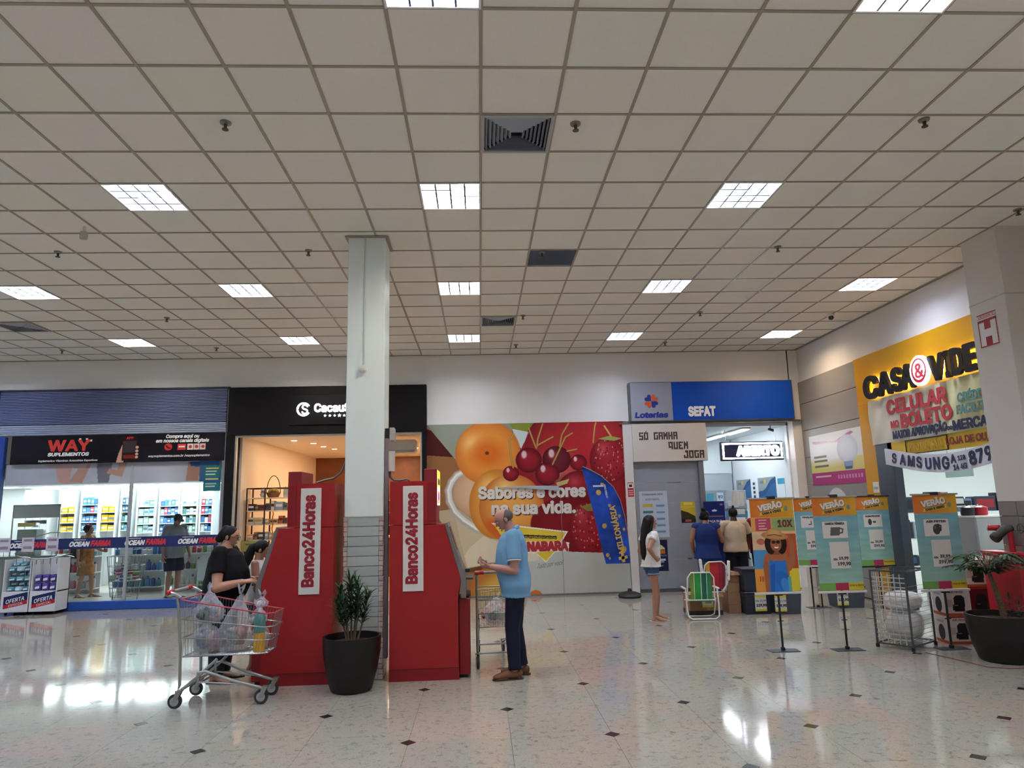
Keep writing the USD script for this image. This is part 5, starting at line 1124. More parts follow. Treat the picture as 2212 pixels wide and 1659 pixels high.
# ---- summer sale banner stands
def water(k, w, h):
    n = meshkit.fbm(np.c_[k.U * 4, k.V * 22, np.zeros(len(k.U))], 3, 2)[:, None]; t = (k.V / h)[:, None]
    k.c = (rgb('8fb39c') * (1 - t) + rgb('6f9fb0') * t) * (.93 + .16 * n)
def verao(kind):
    def f(U, V):
        w, h = .53, 1.07; k = Ink(U, V, '86b2ae'); water(k, w, h)
        t = np.clip(U / w, 0, 1)[:, None]; head = (V > .86).astype(float)[:, None]; k.c = k.c * (1 - head) + head * (rgb('cd6e2c') * (1 - t) + rgb('d2a02e') * t)
        k.poly([(.115, .878), (.40, .925), (.405, .962), (.12, .915)], 'd8b83e'); k.ball(.44, .955, .022, .03, '6f8a72')
        if kind == 'girl':
            k.rect(0, w, 0, .86, 'cfae8c'); k.rect(0, w, .68, .86, 'd79a4a'); k.rect(.05, .235, .70, .85, 'b54a68'); k.rect(.25, w, .70, .85, '8ba465')
            for y in (.825, .79, .757, .725): k.rect(.09, .20 - .02 * ((y * 100) % 2), y - .006, y + .006, 'e0b49a')
            k.rect(0, w, .66, .69, 'd8b48c'); k.rect(.30, w, .24, .66, 'b4502c'); k.rect(0, .30, .24, .48, '4d8ab8'); k.rect(0, .12, 0, .26, 'd99038'); k.rect(.38, w, 0, .26, 'dcc63c'); k.rect(.05, .07, .12, .18, 'b8502a'); k.rect(.08, .10, .12, .18, 'b8502a')
            sk, sd, hr = 'a5633f', '8a4e30', '2a1814'
            k.ball(.10, .575, .05, .035, 'b5604e')
            k.poly([(.115, 0), (.105, .30), (.13, .42), (.20, .475), (.34, .475), (.40, .44), (.42, .30), (.40, 0)], sk)                     # shoulders and arms
            k.poly([(.36, .20), (.44, .24), (.50, .34), (.495, .54), (.45, .56), (.43, .40), (.37, .34)], sk); k.ball(.465, .575, .032, .036, sk); k.line([(.44, .60), (.425, .63)], .016, sk); k.line([(.46, .61), (.45, .645)], .016, sk)
            k.poly([(.235, .42), (.315, .42), (.32, .50), (.23, .50)], sd)                                                                                                    # neck
            k.ball(.205, .53, .060, .105, hr, ang=.15); k.ball(.355, .53, .055, .105, hr, ang=-.15); k.ball(.28, .57, .105, .07, hr)
            k.ball(.28, .545, .068, .088, 'ab6a46', rim='93563a', soft=.05)                                                                       # face
            k.ball(.275, .640, .165, .046, 'c79258', rim='a87240', ang=-.10); k.ball(.27, .675, .092, .052, 'd0a066', rim='b5804a', ang=-.08); k.line([(.185, .645), (.27, .655), (.36, .635)], .012, '7a4c30')
            for x_ in (.254, .308): k.ball(x_, .567, .024, .020, '4a2620'); k.ball(x_, .567, .017, .014, '2a1412')
            k.line([(.232, .575), (.33, .573)], .006, '3a1c16'); k.ball(.283, .538, .011, .012, '9a583a'); k.poly([(.248, .512), (.318, .512), (.304, .490), (.283, .482), (.262, .490)], '7a2c26'); k.poly([(.253, .511), (.313, .511), (.301, .496), (.265, .496)], 'f4ece4')
            k.poly([(.175, .30), (.185, .365), (.235, .345), (.28, .355), (.33, .345), (.375, .365), (.385, .30), (.395, .0), (.155, 0)], '2f74c2'); k.poly([(.19, .30), (.25, .33), (.22, .0), (.175, 0)], '255fa6')
            k.ball(.335, .115, .085, .125, '2b69b4', ang=.4); k.ball(.355, .07, .05, .085, '3f86cc', ang=.3); k.poly([(.385, .16), (.43, .17), (.43, 0), (.39, 0)], '5aa9a4'); k.poly([(.115, .0), (.105, .30), (.15, .36), (.175, .30), (.165, 0)], '9a5a3a')
        else:
            k.rect(0, w, 0, .085, 'd0bb38'); k.rect(0, .19, 0, .085, '6f9e4e'); k.rect(.19, .35, 0, .085, 'ad3454')
            k.rect(.10, .40, .60, .79, 'd6cfc4'); k.rect(.165, .395, .25, .555, 'd3cbc0')
            if kind == 'mug': k.poly([(.185, .625), (.30, .625), (.315, .725), (.20, .725)], '5f5f5c'); k.line([(.31, .71), (.345, .70), (.335, .66), (.305, .655)], .014, '4a4a48')
            elif kind == 'fryer': k.ball(.25, .675, .045, .06, '3d3b3a', glow='8a8884'); k.line([(.27, .73), (.305, .715), (.30, .66)], .016, '2c2a2a')
            elif kind == 'fan': k.ball(.20, .675, .03, .05, '3a3c44'); k.rect(.25, .30, .66, .69, '4a4c52')
            else: k.line([(.23, .65), (.27, .65), (.27, .70)], .014, '44464c')
        return k.c
    return f
DK = mat('17171a', .45)
def stand_banner(label, loc, rot, kind, title, prices, rail, double=False, group=None):
    t = thing('banner_stand', label, 'banner stand', loc, rot); w, h, z0 = .53, 1.07, .665
    part(t, 'base_plate', b2(-.17, .17, -.085, .085, 0, .007, .002), mat('2e3442', .35, .3))
    for x in ((-.07, .07) if double else (0,)):
        part(t, 'pole', rod((x, .01, .005), (x, .01, z0 + h + .02), .0125, 10), DK, True)
    if not double: part(t, 'pole_knob', [rod((-.035, .01, .33), (.035, .01, .33), .006, 6)], DK)
    part(t, 'pole_socket', box(0, .01, .02, .04, .04, .04, .004), DK)
    part(t, 'bottom_rail', b2(-w / 2 - .025, w / 2 + .025, -.025, -.003, z0 - .03, z0 - .005, .004), mat(rail, .45)); part(t, 'top_rail', b2(-w / 2 - .025, w / 2 + .025, -.025, -.003, z0 + h, z0 + h + .02, .004), mat('a39a8c' if rail != '17171a' else rail, .45))
    part(t, 'top_clamp', box(0, -.008, z0 + h + .02, .10, .045, .035, .004), DK); part(t, 'lower_clamp', box(0, 0, z0 - .03, .09, .04, .035, .004), DK)
    M = FRONT((-w / 2, -.014, z0)); sheet(t, 'banner_print', w, h, 150 if kind == 'girl' else 110, verao(kind), M, .35, thick=.003)
    a = .16
    part(t, 'title_letters', xf(put(txt('VERÃO', .062, True, depth=.0025, width=.30, fat=.004), .25, .957, .0005, a), M), mat('ddd3c8', .5)); part(t, 'title_shade', xf(put(txt('VERÃO', .062, True, depth=.001, width=.31, fat=.009), .255, .951, .0004, a), M), mat('8a6a4a', .5))
    part(t, 'tag_letters', xf(put(txt('CASA & VIDEO', .024, True, depth=.0015, width=.24, fat=.002), .262, .908, .0012, a), M), mat('3a3424', .5))
    if title: part(t, 'product_letters', xf(put(txt(title, .022, True, depth=.0015, width=.24, fat=.0015), .25, .755, .001), M), mat('3f3d3c', .5))
    if prices:
        part(t, 'price_letters', [xf(put(txt(p, s_, True, depth=.0015, fat=.002), x, y, .001), M) for p, s_, x, y in prices], mat('4a4643', .5))
    if kind == 'girl': part(t, 'offer_letters', xf(put(txt('10X', .075, True, depth=.0015, width=.18, fat=.004), .41, .745, .001), M), mat('6a2a1c', .5))
    if kind != 'girl': part(t, 'footer_letters', [xf(put(txt('CASA & VIDEO', .018, True, depth=.001), .44, .045, .001), M)], mat('4a4424', .5))
    return t
PR = [('10x', .02, .20, .345), ('39,99', .032, .31, .35), ('399,90', .036, .31, .285)]
stand_banner('summer sale banner stand with a smiling woman in a straw hat', (3.49, 8.35, 0), 0, 'girl', '', None, 'd6d2cc')
stand_banner('summer sale banner stand showing a grey mug, middle of the front stands', (4.22, 8.28, 0), 0, 'mug', 'CANECA TÉRMICA', [('10x', .02, .22, .345), ('19,99', .03, .32, .35), ('199,90', .034, .32, .285)], 'd6d2cc')
stand_banner('summer sale banner stand showing an air fryer, beside the wire cage', (5.37, 8.14, 0), 0, 'fryer', 'AIR FRYER', PR, 'd6d2cc')
stand_banner('summer sale banner stand on two poles, mostly hidden behind the mug stand', (5.43, 11.46, 0), 0, 'kettle', 'CHALEIRA', PR, 'd6d2cc', double=True)
stand_banner('summer sale banner stand with a black rail by the yellow store front', (6.30, 11.12, 0), 0, 'fan', 'CLIMATIZADOR', PR, '17171a')

# ---- beach chairs, cartons, bins
def tubes(pts, r=.011): return sweep(pts, r, 8)
WT = mat('e2e0da', .35)
bc = thing('beach_chair', 'beach chair with green striped fabric and white tube frame', 'beach chair', (3.30, 10.72, 0), -.10)
for s in (-1, 1): part(bc, 'armrest', box(s * .245, .10, .445, .045, .30, .022, .008), mat('dedbd4', .4))
part(bc, 'front_leg_frame', tubes([(-.235, -.02, .44), (-.235, -.06, .2), (-.225, -.09, .05), (-.17, -.10, .014), (.17, -.10, .014), (.225, -.09, .05), (.235, -.06, .2), (.235, -.02, .44)]), WT, True)
part(bc, 'rear_leg_frame', tubes([(-.215, .02, .30), (-.21, .17, .05), (-.16, .20, .014), (.16, .20, .014), (.21, .17, .05), (.215, .02, .30)]), WT, True)
part(bc, 'back_frame', tubes([(-.20, .05, .25), (-.20, .0, .45), (-.195, -.02, .60), (-.14, -.03, .675), (.14, -.03, .675), (.195, -.02, .60), (.20, .0, .45), (.20, .05, .25)]), WT, True)
part(bc, 'seat_frame', tubes([(-.20, .0, .275), (.20, .0, .275), (.20, .32, .24), (-.20, .32, .24), (-.20, .0, .275)], .009), WT, True)
for k, (c, a, b) in enumerate((('7fa03c', -.155, -.10), ('e0e6dc', -.10, -.09), ('2c9a3e', -.09, .0), ('e0e6dc', .0, .012), ('1e6a4e', .012, .085), ('e0e6dc', .085, .095), ('2f8a55', .095, .165))):
    part(bc, 'fabric_stripe', sweep([((a + b) / 2, .035, .26), ((a + b) / 2, .012, .36), ((a + b) / 2, .0, .50), ((a + b) / 2, -.022, .665)], [((b - a) / 2, .003)] * 4, 4 if False else 8, up=(0, 1, 0)), mat(c, .7))
part(bc, 'seat_fabric', b2(-.165, .165, .03, .31, .25, .256), mat('2c9a3e', .7))
rc = thing('beach_chair', 'folded red and yellow beach chair with white plastic arms on the cartons', 'beach chair', (3.66, 11.10, .324), .12)
part(rc, 'back_frame', tubes([(-.19, .06, .02), (-.19, 0, .30), (-.17, -.01, .42), (-.11, -.02, .47), (.11, -.02, .47), (.17, -.01, .42), (.19, 0, .30), (.19, .06, .02)]), WT, True)
for c, a, b in (('d9a62e', -.16, -.09), ('b8242a', -.09, .06), ('9c1c2c', .06, .12), ('7a2440', .12, .165)): part(rc, 'fabric_stripe', sweep([((a + b) / 2, .045, .05), ((a + b) / 2, .0, .30), ((a + b) / 2, -.016, .465)], [((b - a) / 2, .003)] * 3, 8, up=(0, 1, 0)), mat(c, .7))
for s, z in ((-1, .50), (1, .46)): part(rc, 'armrest', box(s * .225, .0, z - .13, .035, .06, .30, .01, rot=(s * .08, (0, 1, 0))), mat('e8e6e2', .4))
part(rc, 'folded_legs', [tubes([(.12, .02, .02), (.20, .03, .12), (.25, .02, .30), (.20, .02, .4)], .014), tubes([(-.18, .08, .0), (.18, .08, .0)], .011)], WT, True)
CARD = mat('9a7454', .75, grain=(12., .08)); CARD2 = mat('8a6444', .75)
cb = thing('carton', 'low wide cardboard carton under the beach chairs with a price card', 'box', (3.50, 11.25, 0), -.03)
part(cb, 'body', b2(-.28, .22, -.2, .2, 0, .31, .004), CARD); part(cb, 'dark_base', b2(-.285, .225, -.205, .205, 0, .07), mat('3a2c26', .7)); part(cb, 'tape', b2(-.02, .03, -.203, .2, .06, .313), mat('b08a64', .5))
part(cb, 'flap', box(.12, -.24, .30, .22, .1, .006, rot=(.5, (1, 0, 0))), CARD2)
notice('price_card', 'yellow and white price card on the low carton by the green chair', 3.40, .12, .17, .17, lambda U, V: (lambda k: (k.rect(0, .2, 0, .03, 'd0c040'), k.rect(.05, .15, .06, .10, '8a8880'), k)[-1].c)(Ink(U, V, 'c9cdb8')), 20, Y=11.03)
cb = thing('carton', 'tall narrow cardboard carton right of the red beach chair', 'box', (3.95, 11.30, 0), .05)
part(cb, 'body', b2(-.10, .10, -.14, .14, 0, .62, .004), CARD); part(cb, 'flap', box(0, -.16, .60, .2, .08, .006, rot=(.6, (1, 0, 0))), CARD2); part(cb, 'corner_tape', [b2(-.103, .103, -.143, -.1, z, z + .02) for z in (.12, .3, .46)], mat('8d6a4a', .6))
def bin_(label, x, y, w, d, h, col, lid, tagw=.18, tagx=-.02, tagz=.05, pr=('10x 11,99', '119,90'), rot=0.0):
    t = thing('storage_bin', label, 'bin', (x, y, 0), rot)
    V = []
    for z, s in ((0, .88), (h * .9, 1.0), (h * .9, 1.04), (h, 1.04)): V.append((z, s))
    M_ = m3.Manifold.batch_hull([m3.Manifold.cube((w * .88, d * .88, .01), True).translate((0, 0, .005)), m3.Manifold.cube((w, d, .01), True).translate((0, 0, h * .9))])
    part(t, 'body', man2tri(M_), mat(col, .4)); part(t, 'lid', box(0, 0, h * .94, w * 1.05, d * 1.05, h * .09, .01), mat(lid, .4))
    part(t, 'rib', [box(0, 0, h * .80, w * 1.0, d * 1.0, .02, .004)], mat(lid, .4))
    tg = part(t, 'price_tag', b2(tagx - tagw / 2, tagx + tagw / 2, -d / 2 - .012, -d / 2 - .008, tagz, tagz + .24), mat('c9c6c0', .5))
    part(tg, 'tag_bands', [b2(tagx - tagw / 2, tagx + tagw / 2, -d / 2 - .014, -d / 2 - .010, tagz + .205, tagz + .24), b2(tagx - tagw / 2, tagx + tagw / 2, -d / 2 - .014, -d / 2 - .010, tagz, tagz + .03)], mat('cdb935', .5))
    Mt = FRONT((tagx, -d / 2 - .0125, tagz)); part(tg, 'tag_print', [xf(put(txt(pr[0], .026, True, depth=.001), 0, .14), Mt), xf(put(txt(pr[1], .034, True, depth=.001, fat=.003), .01, .07), Mt)], mat('3c3a3a', .5))
    return t
bin_('dark navy bin with a price tag, lower one of the stacked pair', 4.26, 11.15, .42, .36, .34, '1b2433', '161d2a', tagx=0.03)
b_ = thing('storage_bin', 'dark navy bin stacked on top of the tagged navy bin', 'bin', (4.26, 11.15, .345)); part(b_, 'body', man2tri(m3.Manifold.batch_hull([m3.Manifold.cube((.37, .32, .01), True).translate((0, 0, .005)), m3.Manifold.cube((.42, .36, .01), True).translate((0, 0, .30))])), mat('1b2433', .4)); part(b_, 'lid', box(0, 0, .325, .45, .39, .035, .01), mat('141b28', .4)); part(b_, 'yellow_tab', box(.16, -.185, .26, .10, .01, .05), mat('cdb935', .5))
bin_('grey storage bin with a price tag half behind the hat banner pole', 4.70, 11.05, .40, .36, .40, '3f4650', '343a44', tagx=-.14)
bin_('grey tub with a price tag behind the mug banner pole', 5.90, 11.47, .44, .40, .34, '444b55', '3a414b', tagx=-.16)

# ---- wire cage with bagged pillows
ca = thing('wire_cage', 'square wire display cage holding bagged pillows', 'display cage', (4.64, 8.39, 0), math.radians(34.2))
FRM = mat('5b6062', .35, .7); GRD = mat('c8cac6', .35, .6); lx_, ly_, hz = .57, .40, .87     # local x along the right side, y goes -ve towards the camera side
for x in (0, lx_):
    for y in (0, -ly_): part(ca, 'post', box(x, y, hz / 2, .018, .018, hz), FRM)
part(ca, 'top_frame', [box(lx_ / 2, 0, hz, lx_, .018, .018), box(lx_ / 2, -ly_, hz, lx_, .018, .018), box(0, -ly_ / 2, hz, .018, ly_, .018), box(lx_, -ly_ / 2, hz, .018, ly_, .018)], FRM)
part(ca, 'bottom_frame', [box(lx_ / 2, 0, .05, lx_, .018, .018), box(lx_ / 2, -ly_, .05, lx_, .018, .018), box(0, -ly_ / 2, .05, .018, ly_, .018), box(lx_, -ly_ / 2, .05, .018, ly_, .018)], FRM)
def grid_yz(x, n=6, m=15): return [box(x, -ly_ * k / n, hz / 2, .006, .009, hz - .06) for k in range(1, n)] + [box(x, -ly_ / 2, .06 + (hz - .08) * k / m, .006, ly_ - .01, .011) for k in range(1, m)]
part(ca, 'left_grid', grid_yz(0), GRD, label='white grid side', kind='stuff'); 
part(ca, 'back_grid', [box(lx_ * (k + .5) / 10, 0, hz / 2, .006, .006, hz - .06) for k in range(5)] + [box(lx_ / 2, 0, .06 + (hz - .08) * k / 10, lx_ - .01, .004, .004) for k in range(1, 10)], GRD, kind='stuff')
part(ca, 'front_bar', [box(lx_ / 2, -ly_, .06 + (hz - .08) * k / 16, lx_ - .01, .004, .0035) for k in range(1, 14)], mat('a2a6a4', .35, .6), kind='stuff')
part(ca, 'floor_grid', [box(lx_ / 2, -ly_ * k / 8, .055, lx_, .006, .006) for k in range(1, 8)], GRD, kind='stuff')
part(ca, 'foot', [box(x, y, .021, .03, .03, .042) for x in (0, lx_) for y in (0, -ly_)], BLACK)
c_, s_ = math.cos(math.radians(34.2)), math.sin(math.radians(34.2))
for k, (u, v, z, r, lab) in enumerate([(.29, -.2, .07, (.26, .175, .165), 'big bagged white pillow filling the bottom of the wire cage'), (.31, -.2, .40, (.235, .165, .11), 'bagged white pillow lying on the big one in the cage')]):
    p = thing('pillow', lab, 'pillow', (4.64 + u * c_ - v * s_, 8.39 + u * s_ + v * c_, z), math.radians(34.2 + (4, -7, 9)[k])); m = trimesh.creation.icosphere(4, 1.0); v_ = m.vertices
    v_ = np.sign(v_) * np.abs(v_) ** .75 * np.array(r) * (1 + .22 * (meshkit.fbm(v_ * 3 + k * 5, 3, k)[:, None] - .5)); m2_ = m.copy(); m.vertices = v_ * .95 + [0, 0, r[2]]; part(p, 'cushion', m, mat('d8d4ca', .8), True)
    m2_.vertices = v_ * (1 + .07 * (meshkit.noise(v_ * 30, k)[:, None] - .3)) + [0, 0, r[2]]; part(p, 'plastic_cover', m2_, film_mat('e6e8ea', .25, .1), True)

# ---- stacked fryer cartons
def fbox(label, x, y, z, rot, dark=False, w=.30):
    t = thing('fryer_carton', label, 'box', (x, y, z), rot); h = .315
    part(t, 'body', b2(0, w, 0, .28, 0, h, .003), mat('5a1a1c' if dark else 'c8beb4', .5))
    def fp(U, V):
        k = Ink(U, V, '5e1c1e' if dark else 'cfc5ba'); k.rect(0, w, 0, .03, 'b8502e'); k.rect(0, w, h - .02, h, 'a83a26')
        k.poly([(.10, .05), (.22, .05), (.23, .20), (.20, .235), (.13, .235), (.10, .20)], '231f20'); k.rect(.085, .15, .06, .13, '1c191a'); k.rect(.10, .15, .115, .125, '8a8680'); k.rect(.02, .09, .1, .19, 'b7a79c') if not dark else None
        return k.c
    sheet(t, 'front_print', w - .004, h - .004, 46, fp, FRONT((.002, -.002, .002)), .4, thick=.001)
    def sp(U, V):
        k = Ink(U, V, 'b9aea4' if not dark else '4a1618'); k.rect(0, .28, 0, .03, 'a04a2c'); k.ball(.14, .12, .07, .09, '26262c'); k.rect(.05, .2, .23, .26, '8c8a94'); return k.c
    sheet(t, 'side_print', .276, h - .004, 40, sp, frame((-.002, .278, .002), (0, -1, 0), (0, 0, 1)), .4, thick=.001)
    if not dark: part(t, 'carton_letters', xf(put(txt('AIR FRYER', .022, True, depth=.001, width=.16), .14, .262), FRONT((0, -.0025, 0))), mat('5a4a48', .5))
    return t
ra = -.10
for k, (dx, dy, z, lab, dk) in enumerate([(0, 0, 0, 'air fryer carton at the bottom of the stack behind the cage', False), (0, 0, .318, 'air fryer carton on top of the stack behind the cage', False), (.315, .05, 0, 'dark red carton at the floor right of the fryer stack', True), (.315, .05, .318, 'dark red carton, second of the pile right of the fryer stack', True), (.315, .05, .636, 'pale carton on top of the dark red pile near the hydrant', False)]):
    fbox(lab, 5.50 + dx, 8.37 + dy, z, ra, dk)
cbk = single('floor_cable', sweep([(4.95, 7.98, .004), (5.0, 7.80, .004), (5.08, 7.42, .004), (5.12, 7.22, .004), (5.3, 7.14, .004), (5.62, 7.13, .004)], .004, 5), mat('6a2420', .6), 'thin dark red cable lying on the floor by the cage', 'cable', smooth=True)

# ---- feather flag
fg = thing('feather_flag', 'blue curved feather flag with gold lettering in front of the mural', 'flag', (2.77, 13.40, 0))
part(fg, 'base', lathe([(0, 0), (.20, 0), (.22, .03), (.20, .07), (.12, .10), (.04, .115), (.03, .16), (0, .16)], 32), mat('1b1c1f', .6), 50)
edge_r = np.array([(.62, .035), (.9, .03), (1.2, .0), (1.5, -.035), (1.8, -.10), (2.05, -.22), (2.25, -.44), (2.38, -.66), (2.44, -.79)])
edge_l = np.array([(.62, -.42), (1.0, -.50), (1.4, -.58), (1.8, -.67), (2.2, -.755), (2.44, -.80)])
er = lambda z: np.interp(z, edge_r[:, 0], edge_r[:, 1]); el_ = lambda z: np.interp(z, edge_l[:, 0], edge_l[:, 1])
part(fg, 'pole', sweep([(.045, 0, .1), (.04, 0, .7), (.02, 0, 1.2), (-.02, 0, 1.5), (-.09, 0, 1.8), (-.21, 0, 2.05), (-.43, 0, 2.26), (-.66, 0, 2.395), (-.79, 0, 2.45)], .009, 8), mat('8a8f98', .35, .6), True)
def flag(U, V):
    k = Ink(U, V, '1f429c'); k.grain(5., .35, 6); z = V + .62
    for x, y, r in ((-.42, 2.10, .035), (-.50, 1.95, .05), (-.12, 1.5, .03), (-.42, 1.32, .045), (-.05, 1.25, .025), (-.08, .88, .06), (-.38, .78, .035), (-.10, .68, .03), (-.30, 1.7, .03), (-.34, .72, .02)): k.ball(x, y - .62, r, r, 'b5964a', glow='dcc47a')
    k.rect(-.60, -.40, 1.435, 1.47, 'c9cfe0')
    return k.c
sheet(fg, 'flag_cloth', 1.0, 1.82, 70, flag, FRONT((0, -.012, .62)), .5, edge=lambda v: (el_(.62 + v * 1.82), er(.62 + v * 1.82)), thick=.004, warp=lambda U, V: .02 * np.sin(V * 5 + U * 6))
GOLD = mat('c9a44e', .45)
ang = math.atan2(1.0, -.17)
Mf = frame((-.18, -.035, 1.22), (math.cos(ang), 0, math.sin(ang)), (-math.sin(ang), 0, math.cos(ang)))
part(fg, 'flag_letters', xf(put(txt('MILIONÁRIA', .105, True, depth=.003, width=.90, fat=.003), .03, -.05, .002), Mf), GOLD)
part(fg, 'plus_mark', [xf(box(-.50, .0, .003, .17, .055, .004), Mf), xf(box(-.50, .0, .003, .055, .17, .004), Mf)], GOLD)
part(fg, 'caption', [xf(put(txt('LOTERIAS CAIXA', .035, True, depth=.002, width=.26), .77, .04, .004), Mf)], LETTERW)
# ================================================================ yellow store front on the right
YEL = mat('c68f14', .45, spec=.25)
yf = struct('trim_5', label='yellow portal of the appliance store')
part(yf, 'fascia', b2(6.64, 6.74, 6.9, 11.8, 3.30, 4.125, .004), YEL); part(yf, 'jamb', b2(6.64, 6.74, 11.345, 11.8, 0, 3.30, .004), YEL)
part(yf, 'steel_post', b2(6.60, 6.74, 10.88, 11.345, 0, 2.64, .004), mat('474e57', .4, .3)); part(yf, 'lintel', b2(6.61, 6.74, 6.9, 11.345, 3.26, 3.31, .004), mat('3a3a36', .5)); part(yf, 'soffit', b2(6.66, 6.76, 6.9, 10.9, 2.6, 3.28), mat('c9c5bb', .5))
sgn = thing('store_sign', 'big black backlit letters with a lit round ampersand emblem on the yellow fascia', 'sign', (0, 0, 0))
GLOW = mat('fff2b0', .5, emit=5.0)
Ls = SIDE((6.565, 11.42, 3.36)); y_ = 0.0
def letter(ch, u, w_):
    part(sgn, 'letter', xf(put(txt(ch, .33, True, depth=.05, center=False, width=w_, fat=.016), u, .005), Ls), BLACK)
    b = txt(ch, .33, True, depth=.006, center=False, width=w_); part(sgn, 'back_light', xf(put(b, u + .006, .006, -.012), Ls), GLOW)
for ch, u, w_ in (('C', .05, .42), ('A', .47, .38), ('S', .85, .30), ('A', 1.10, .34), ('V', 1.80, .33), ('I', 2.15, .09), ('D', 2.28, .24), ('E', 2.54, .24), ('O', 2.81, .30)): letter(ch, u, w_)
Md = SIDE((6.54, 9.80, 3.55))
part(sgn, 'emblem_disc', xf(prism([(.215 * math.cos(a), .225 * math.sin(a)) for a in np.linspace(0, 2 * PI, 40, endpoint=False)], .05, 'z'), Md), mat('fdf6f4', .4, emit=1.6))
rg = [(.17 * math.cos(a), .18 * math.sin(a)) for a in np.linspace(0, 2 * PI, 40)]; ri = [(.145 * math.cos(a) + .005, .150 * math.sin(a) + .012) for a in np.linspace(2 * PI, 0, 40)]
from shapely.geometry import Polygon as SP
part(sgn, 'emblem_ring', xf(prism(SP(rg).difference(SP(ri).buffer(0)), .004, 'z', .0505), Md), mat('b5203a', .4, emit=.3)); part(sgn, 'ampersand', xf(put(txt('&', .2, True, depth=.004, width=.2), 0.01, -.10, .0505), Md), mat('c43a50', .4, emit=.3))
cb = thing('fabric_banner', 'hand lettered white fabric banner CELULAR NO BOLETO over the store entrance', 'banner', (0, 0, 0))
Mc = SIDE((6.585, 11.38, 2.585))
def cel(U, V):
    k = Ink(U, V, 'd0cdbd'); k.grain(1.5, .10, 2); k.ball(2.5, .45, .8, .5, 'd2cc9a', soft=1.); return k.c
wv = lambda U, V: .012 * np.sin(U * 7 + V * 4) + .008 * np.sin(U * 17 - V * 9)
sheet(cb, 'cloth', 3.1, .735, 90, cel, Mc, .7, thick=.003, warp=wv)
REDP, NAVP, GRNP = mat('b3343c', .6), mat('262c4c', .6), mat('5a8a84', .6)
def words(t, s, h_, x, y, w_, m_, M=Mc, name='painted_word', sh=0.0, n=4): part(t, name, xf(put(txt(s, h_, True, depth=.004, width=w_, shear=sh, fat=h_ * .045), x, y, .021), M), m_)
words(cb, 'CELULAR', .20, 1.28, .45, 1.46, REDP); words(cb, 'NO', .10, .72, .22, .22, REDP); words(cb, 'BOLETO', .19, 1.48, .20, 1.20, REDP); words(cb, 'MAIOR APROVAÇÃO', .11, 1.28, .045, 1.30, NAVP, sh=.1); words(cb, 'DO', .05, 1.99, .045, .1, NAVP); words(cb, 'MERCADO', .125, 2.53, .03, .95, NAVP)
words(cb, 'CRÉDITO', .11, 2.55, .40, .66, GRNP, sh=.1); words(cb, 'FACILITADO', .11, 2.60, .24, .86, GRNP, sh=.1)
ys = thing('yellow_board', 'long yellow lettered board under the white fabric banner', 'sign', (0, 0, 0))
part(ys, 'board', b2(6.60, 6.62, 8.2, 11.0, 2.36, 2.585), mat('d9b42c', .5)); Ms = SIDE((6.597, 11.0, 2.36)); words(ys, 'LOJA DE OU, VE', .09, 2.0, .07, 1.05, mat('7a2a26', .6), Ms, 'board_letters'); words(ys, 'PROMOÇÃO', .11, 1.0, .05, .8, mat('b8901c', .6), Ms, 'board_letters')
part(ys, 'inner_frame', [xf(b2(.5, 1.48, .0, .012, 0, .01), Ms), xf(b2(.5, 1.48, .205, .217, 0, .01), Ms), xf(b2(.5, .512, 0, .217, 0, .01), Ms), xf(b2(1.468, 1.48, 0, .217, 0, .01), Ms)], BLACK)
ss = thing('paper_strip', 'sagging white paper strip with a lettered phone offer under the yellow board', 'banner', (0, 0, 0))
sagz = lambda U: -.16 * np.sin(np.clip((U - .1) / 2.7, 0, 1) * PI) - .02 * U
Mp = SIDE((6.56, 11.07, 2.24))
n_ = 60; u_ = np.linspace(0.05, 2.95, n_); q_ = .006 * np.sin(u_ * 9)
V_ = np.vstack([np.c_[u_, sagz(u_), q_], np.c_[u_, sagz(u_) + .26, q_ * .5], np.c_[u_, sagz(u_), q_ - .002], np.c_[u_, sagz(u_) + .26, q_ * .5 - .002]]); F_ = []
for i in range(n_ - 1): F_ += [[i, i + 1, n_ + i + 1], [i, n_ + i + 1, n_ + i], [2 * n_ + i, 3 * n_ + i + 1, 2 * n_ + i + 1], [2 * n_ + i, 3 * n_ + i, 3 * n_ + i + 1]]
part(ss, 'paper', xf(trimesh.Trimesh(V_, np.array(F_), process=False), Mp), mat('cfd0d6', .6))
for ch, u, h_, dz in [('S', .29, .14, .06), ('A', .51, .15, .06), ('M', .72, .15, .06), ('S', .91, .15, .06), ('U', 1.12, .15, .05), ('N', 1.31, .16, .05), ('G', 1.51, .16, .05), ('A', 1.68, .11, .12), ('14 4G', 1.80, .07, .02), ('128', 1.85, .06, .14), ('8', 2.07, .17, .05), ('7', 2.22, .17, .05), ('9', 2.38, .17, .05)]:
    a_ = math.atan2(float(sagz(u + .05) - sagz(u - .05)), .1)
    part(ss, 'painted_letter', xf(put(txt(ch, h_, True, depth=.003, fat=h_ * .03), u, float(sagz(u)) + dz, .009, a_), Mp), NAVP)
po = thing('wall_poster', 'white and magenta light bulb poster on the grey cladding', 'poster', (0, 0, 0))
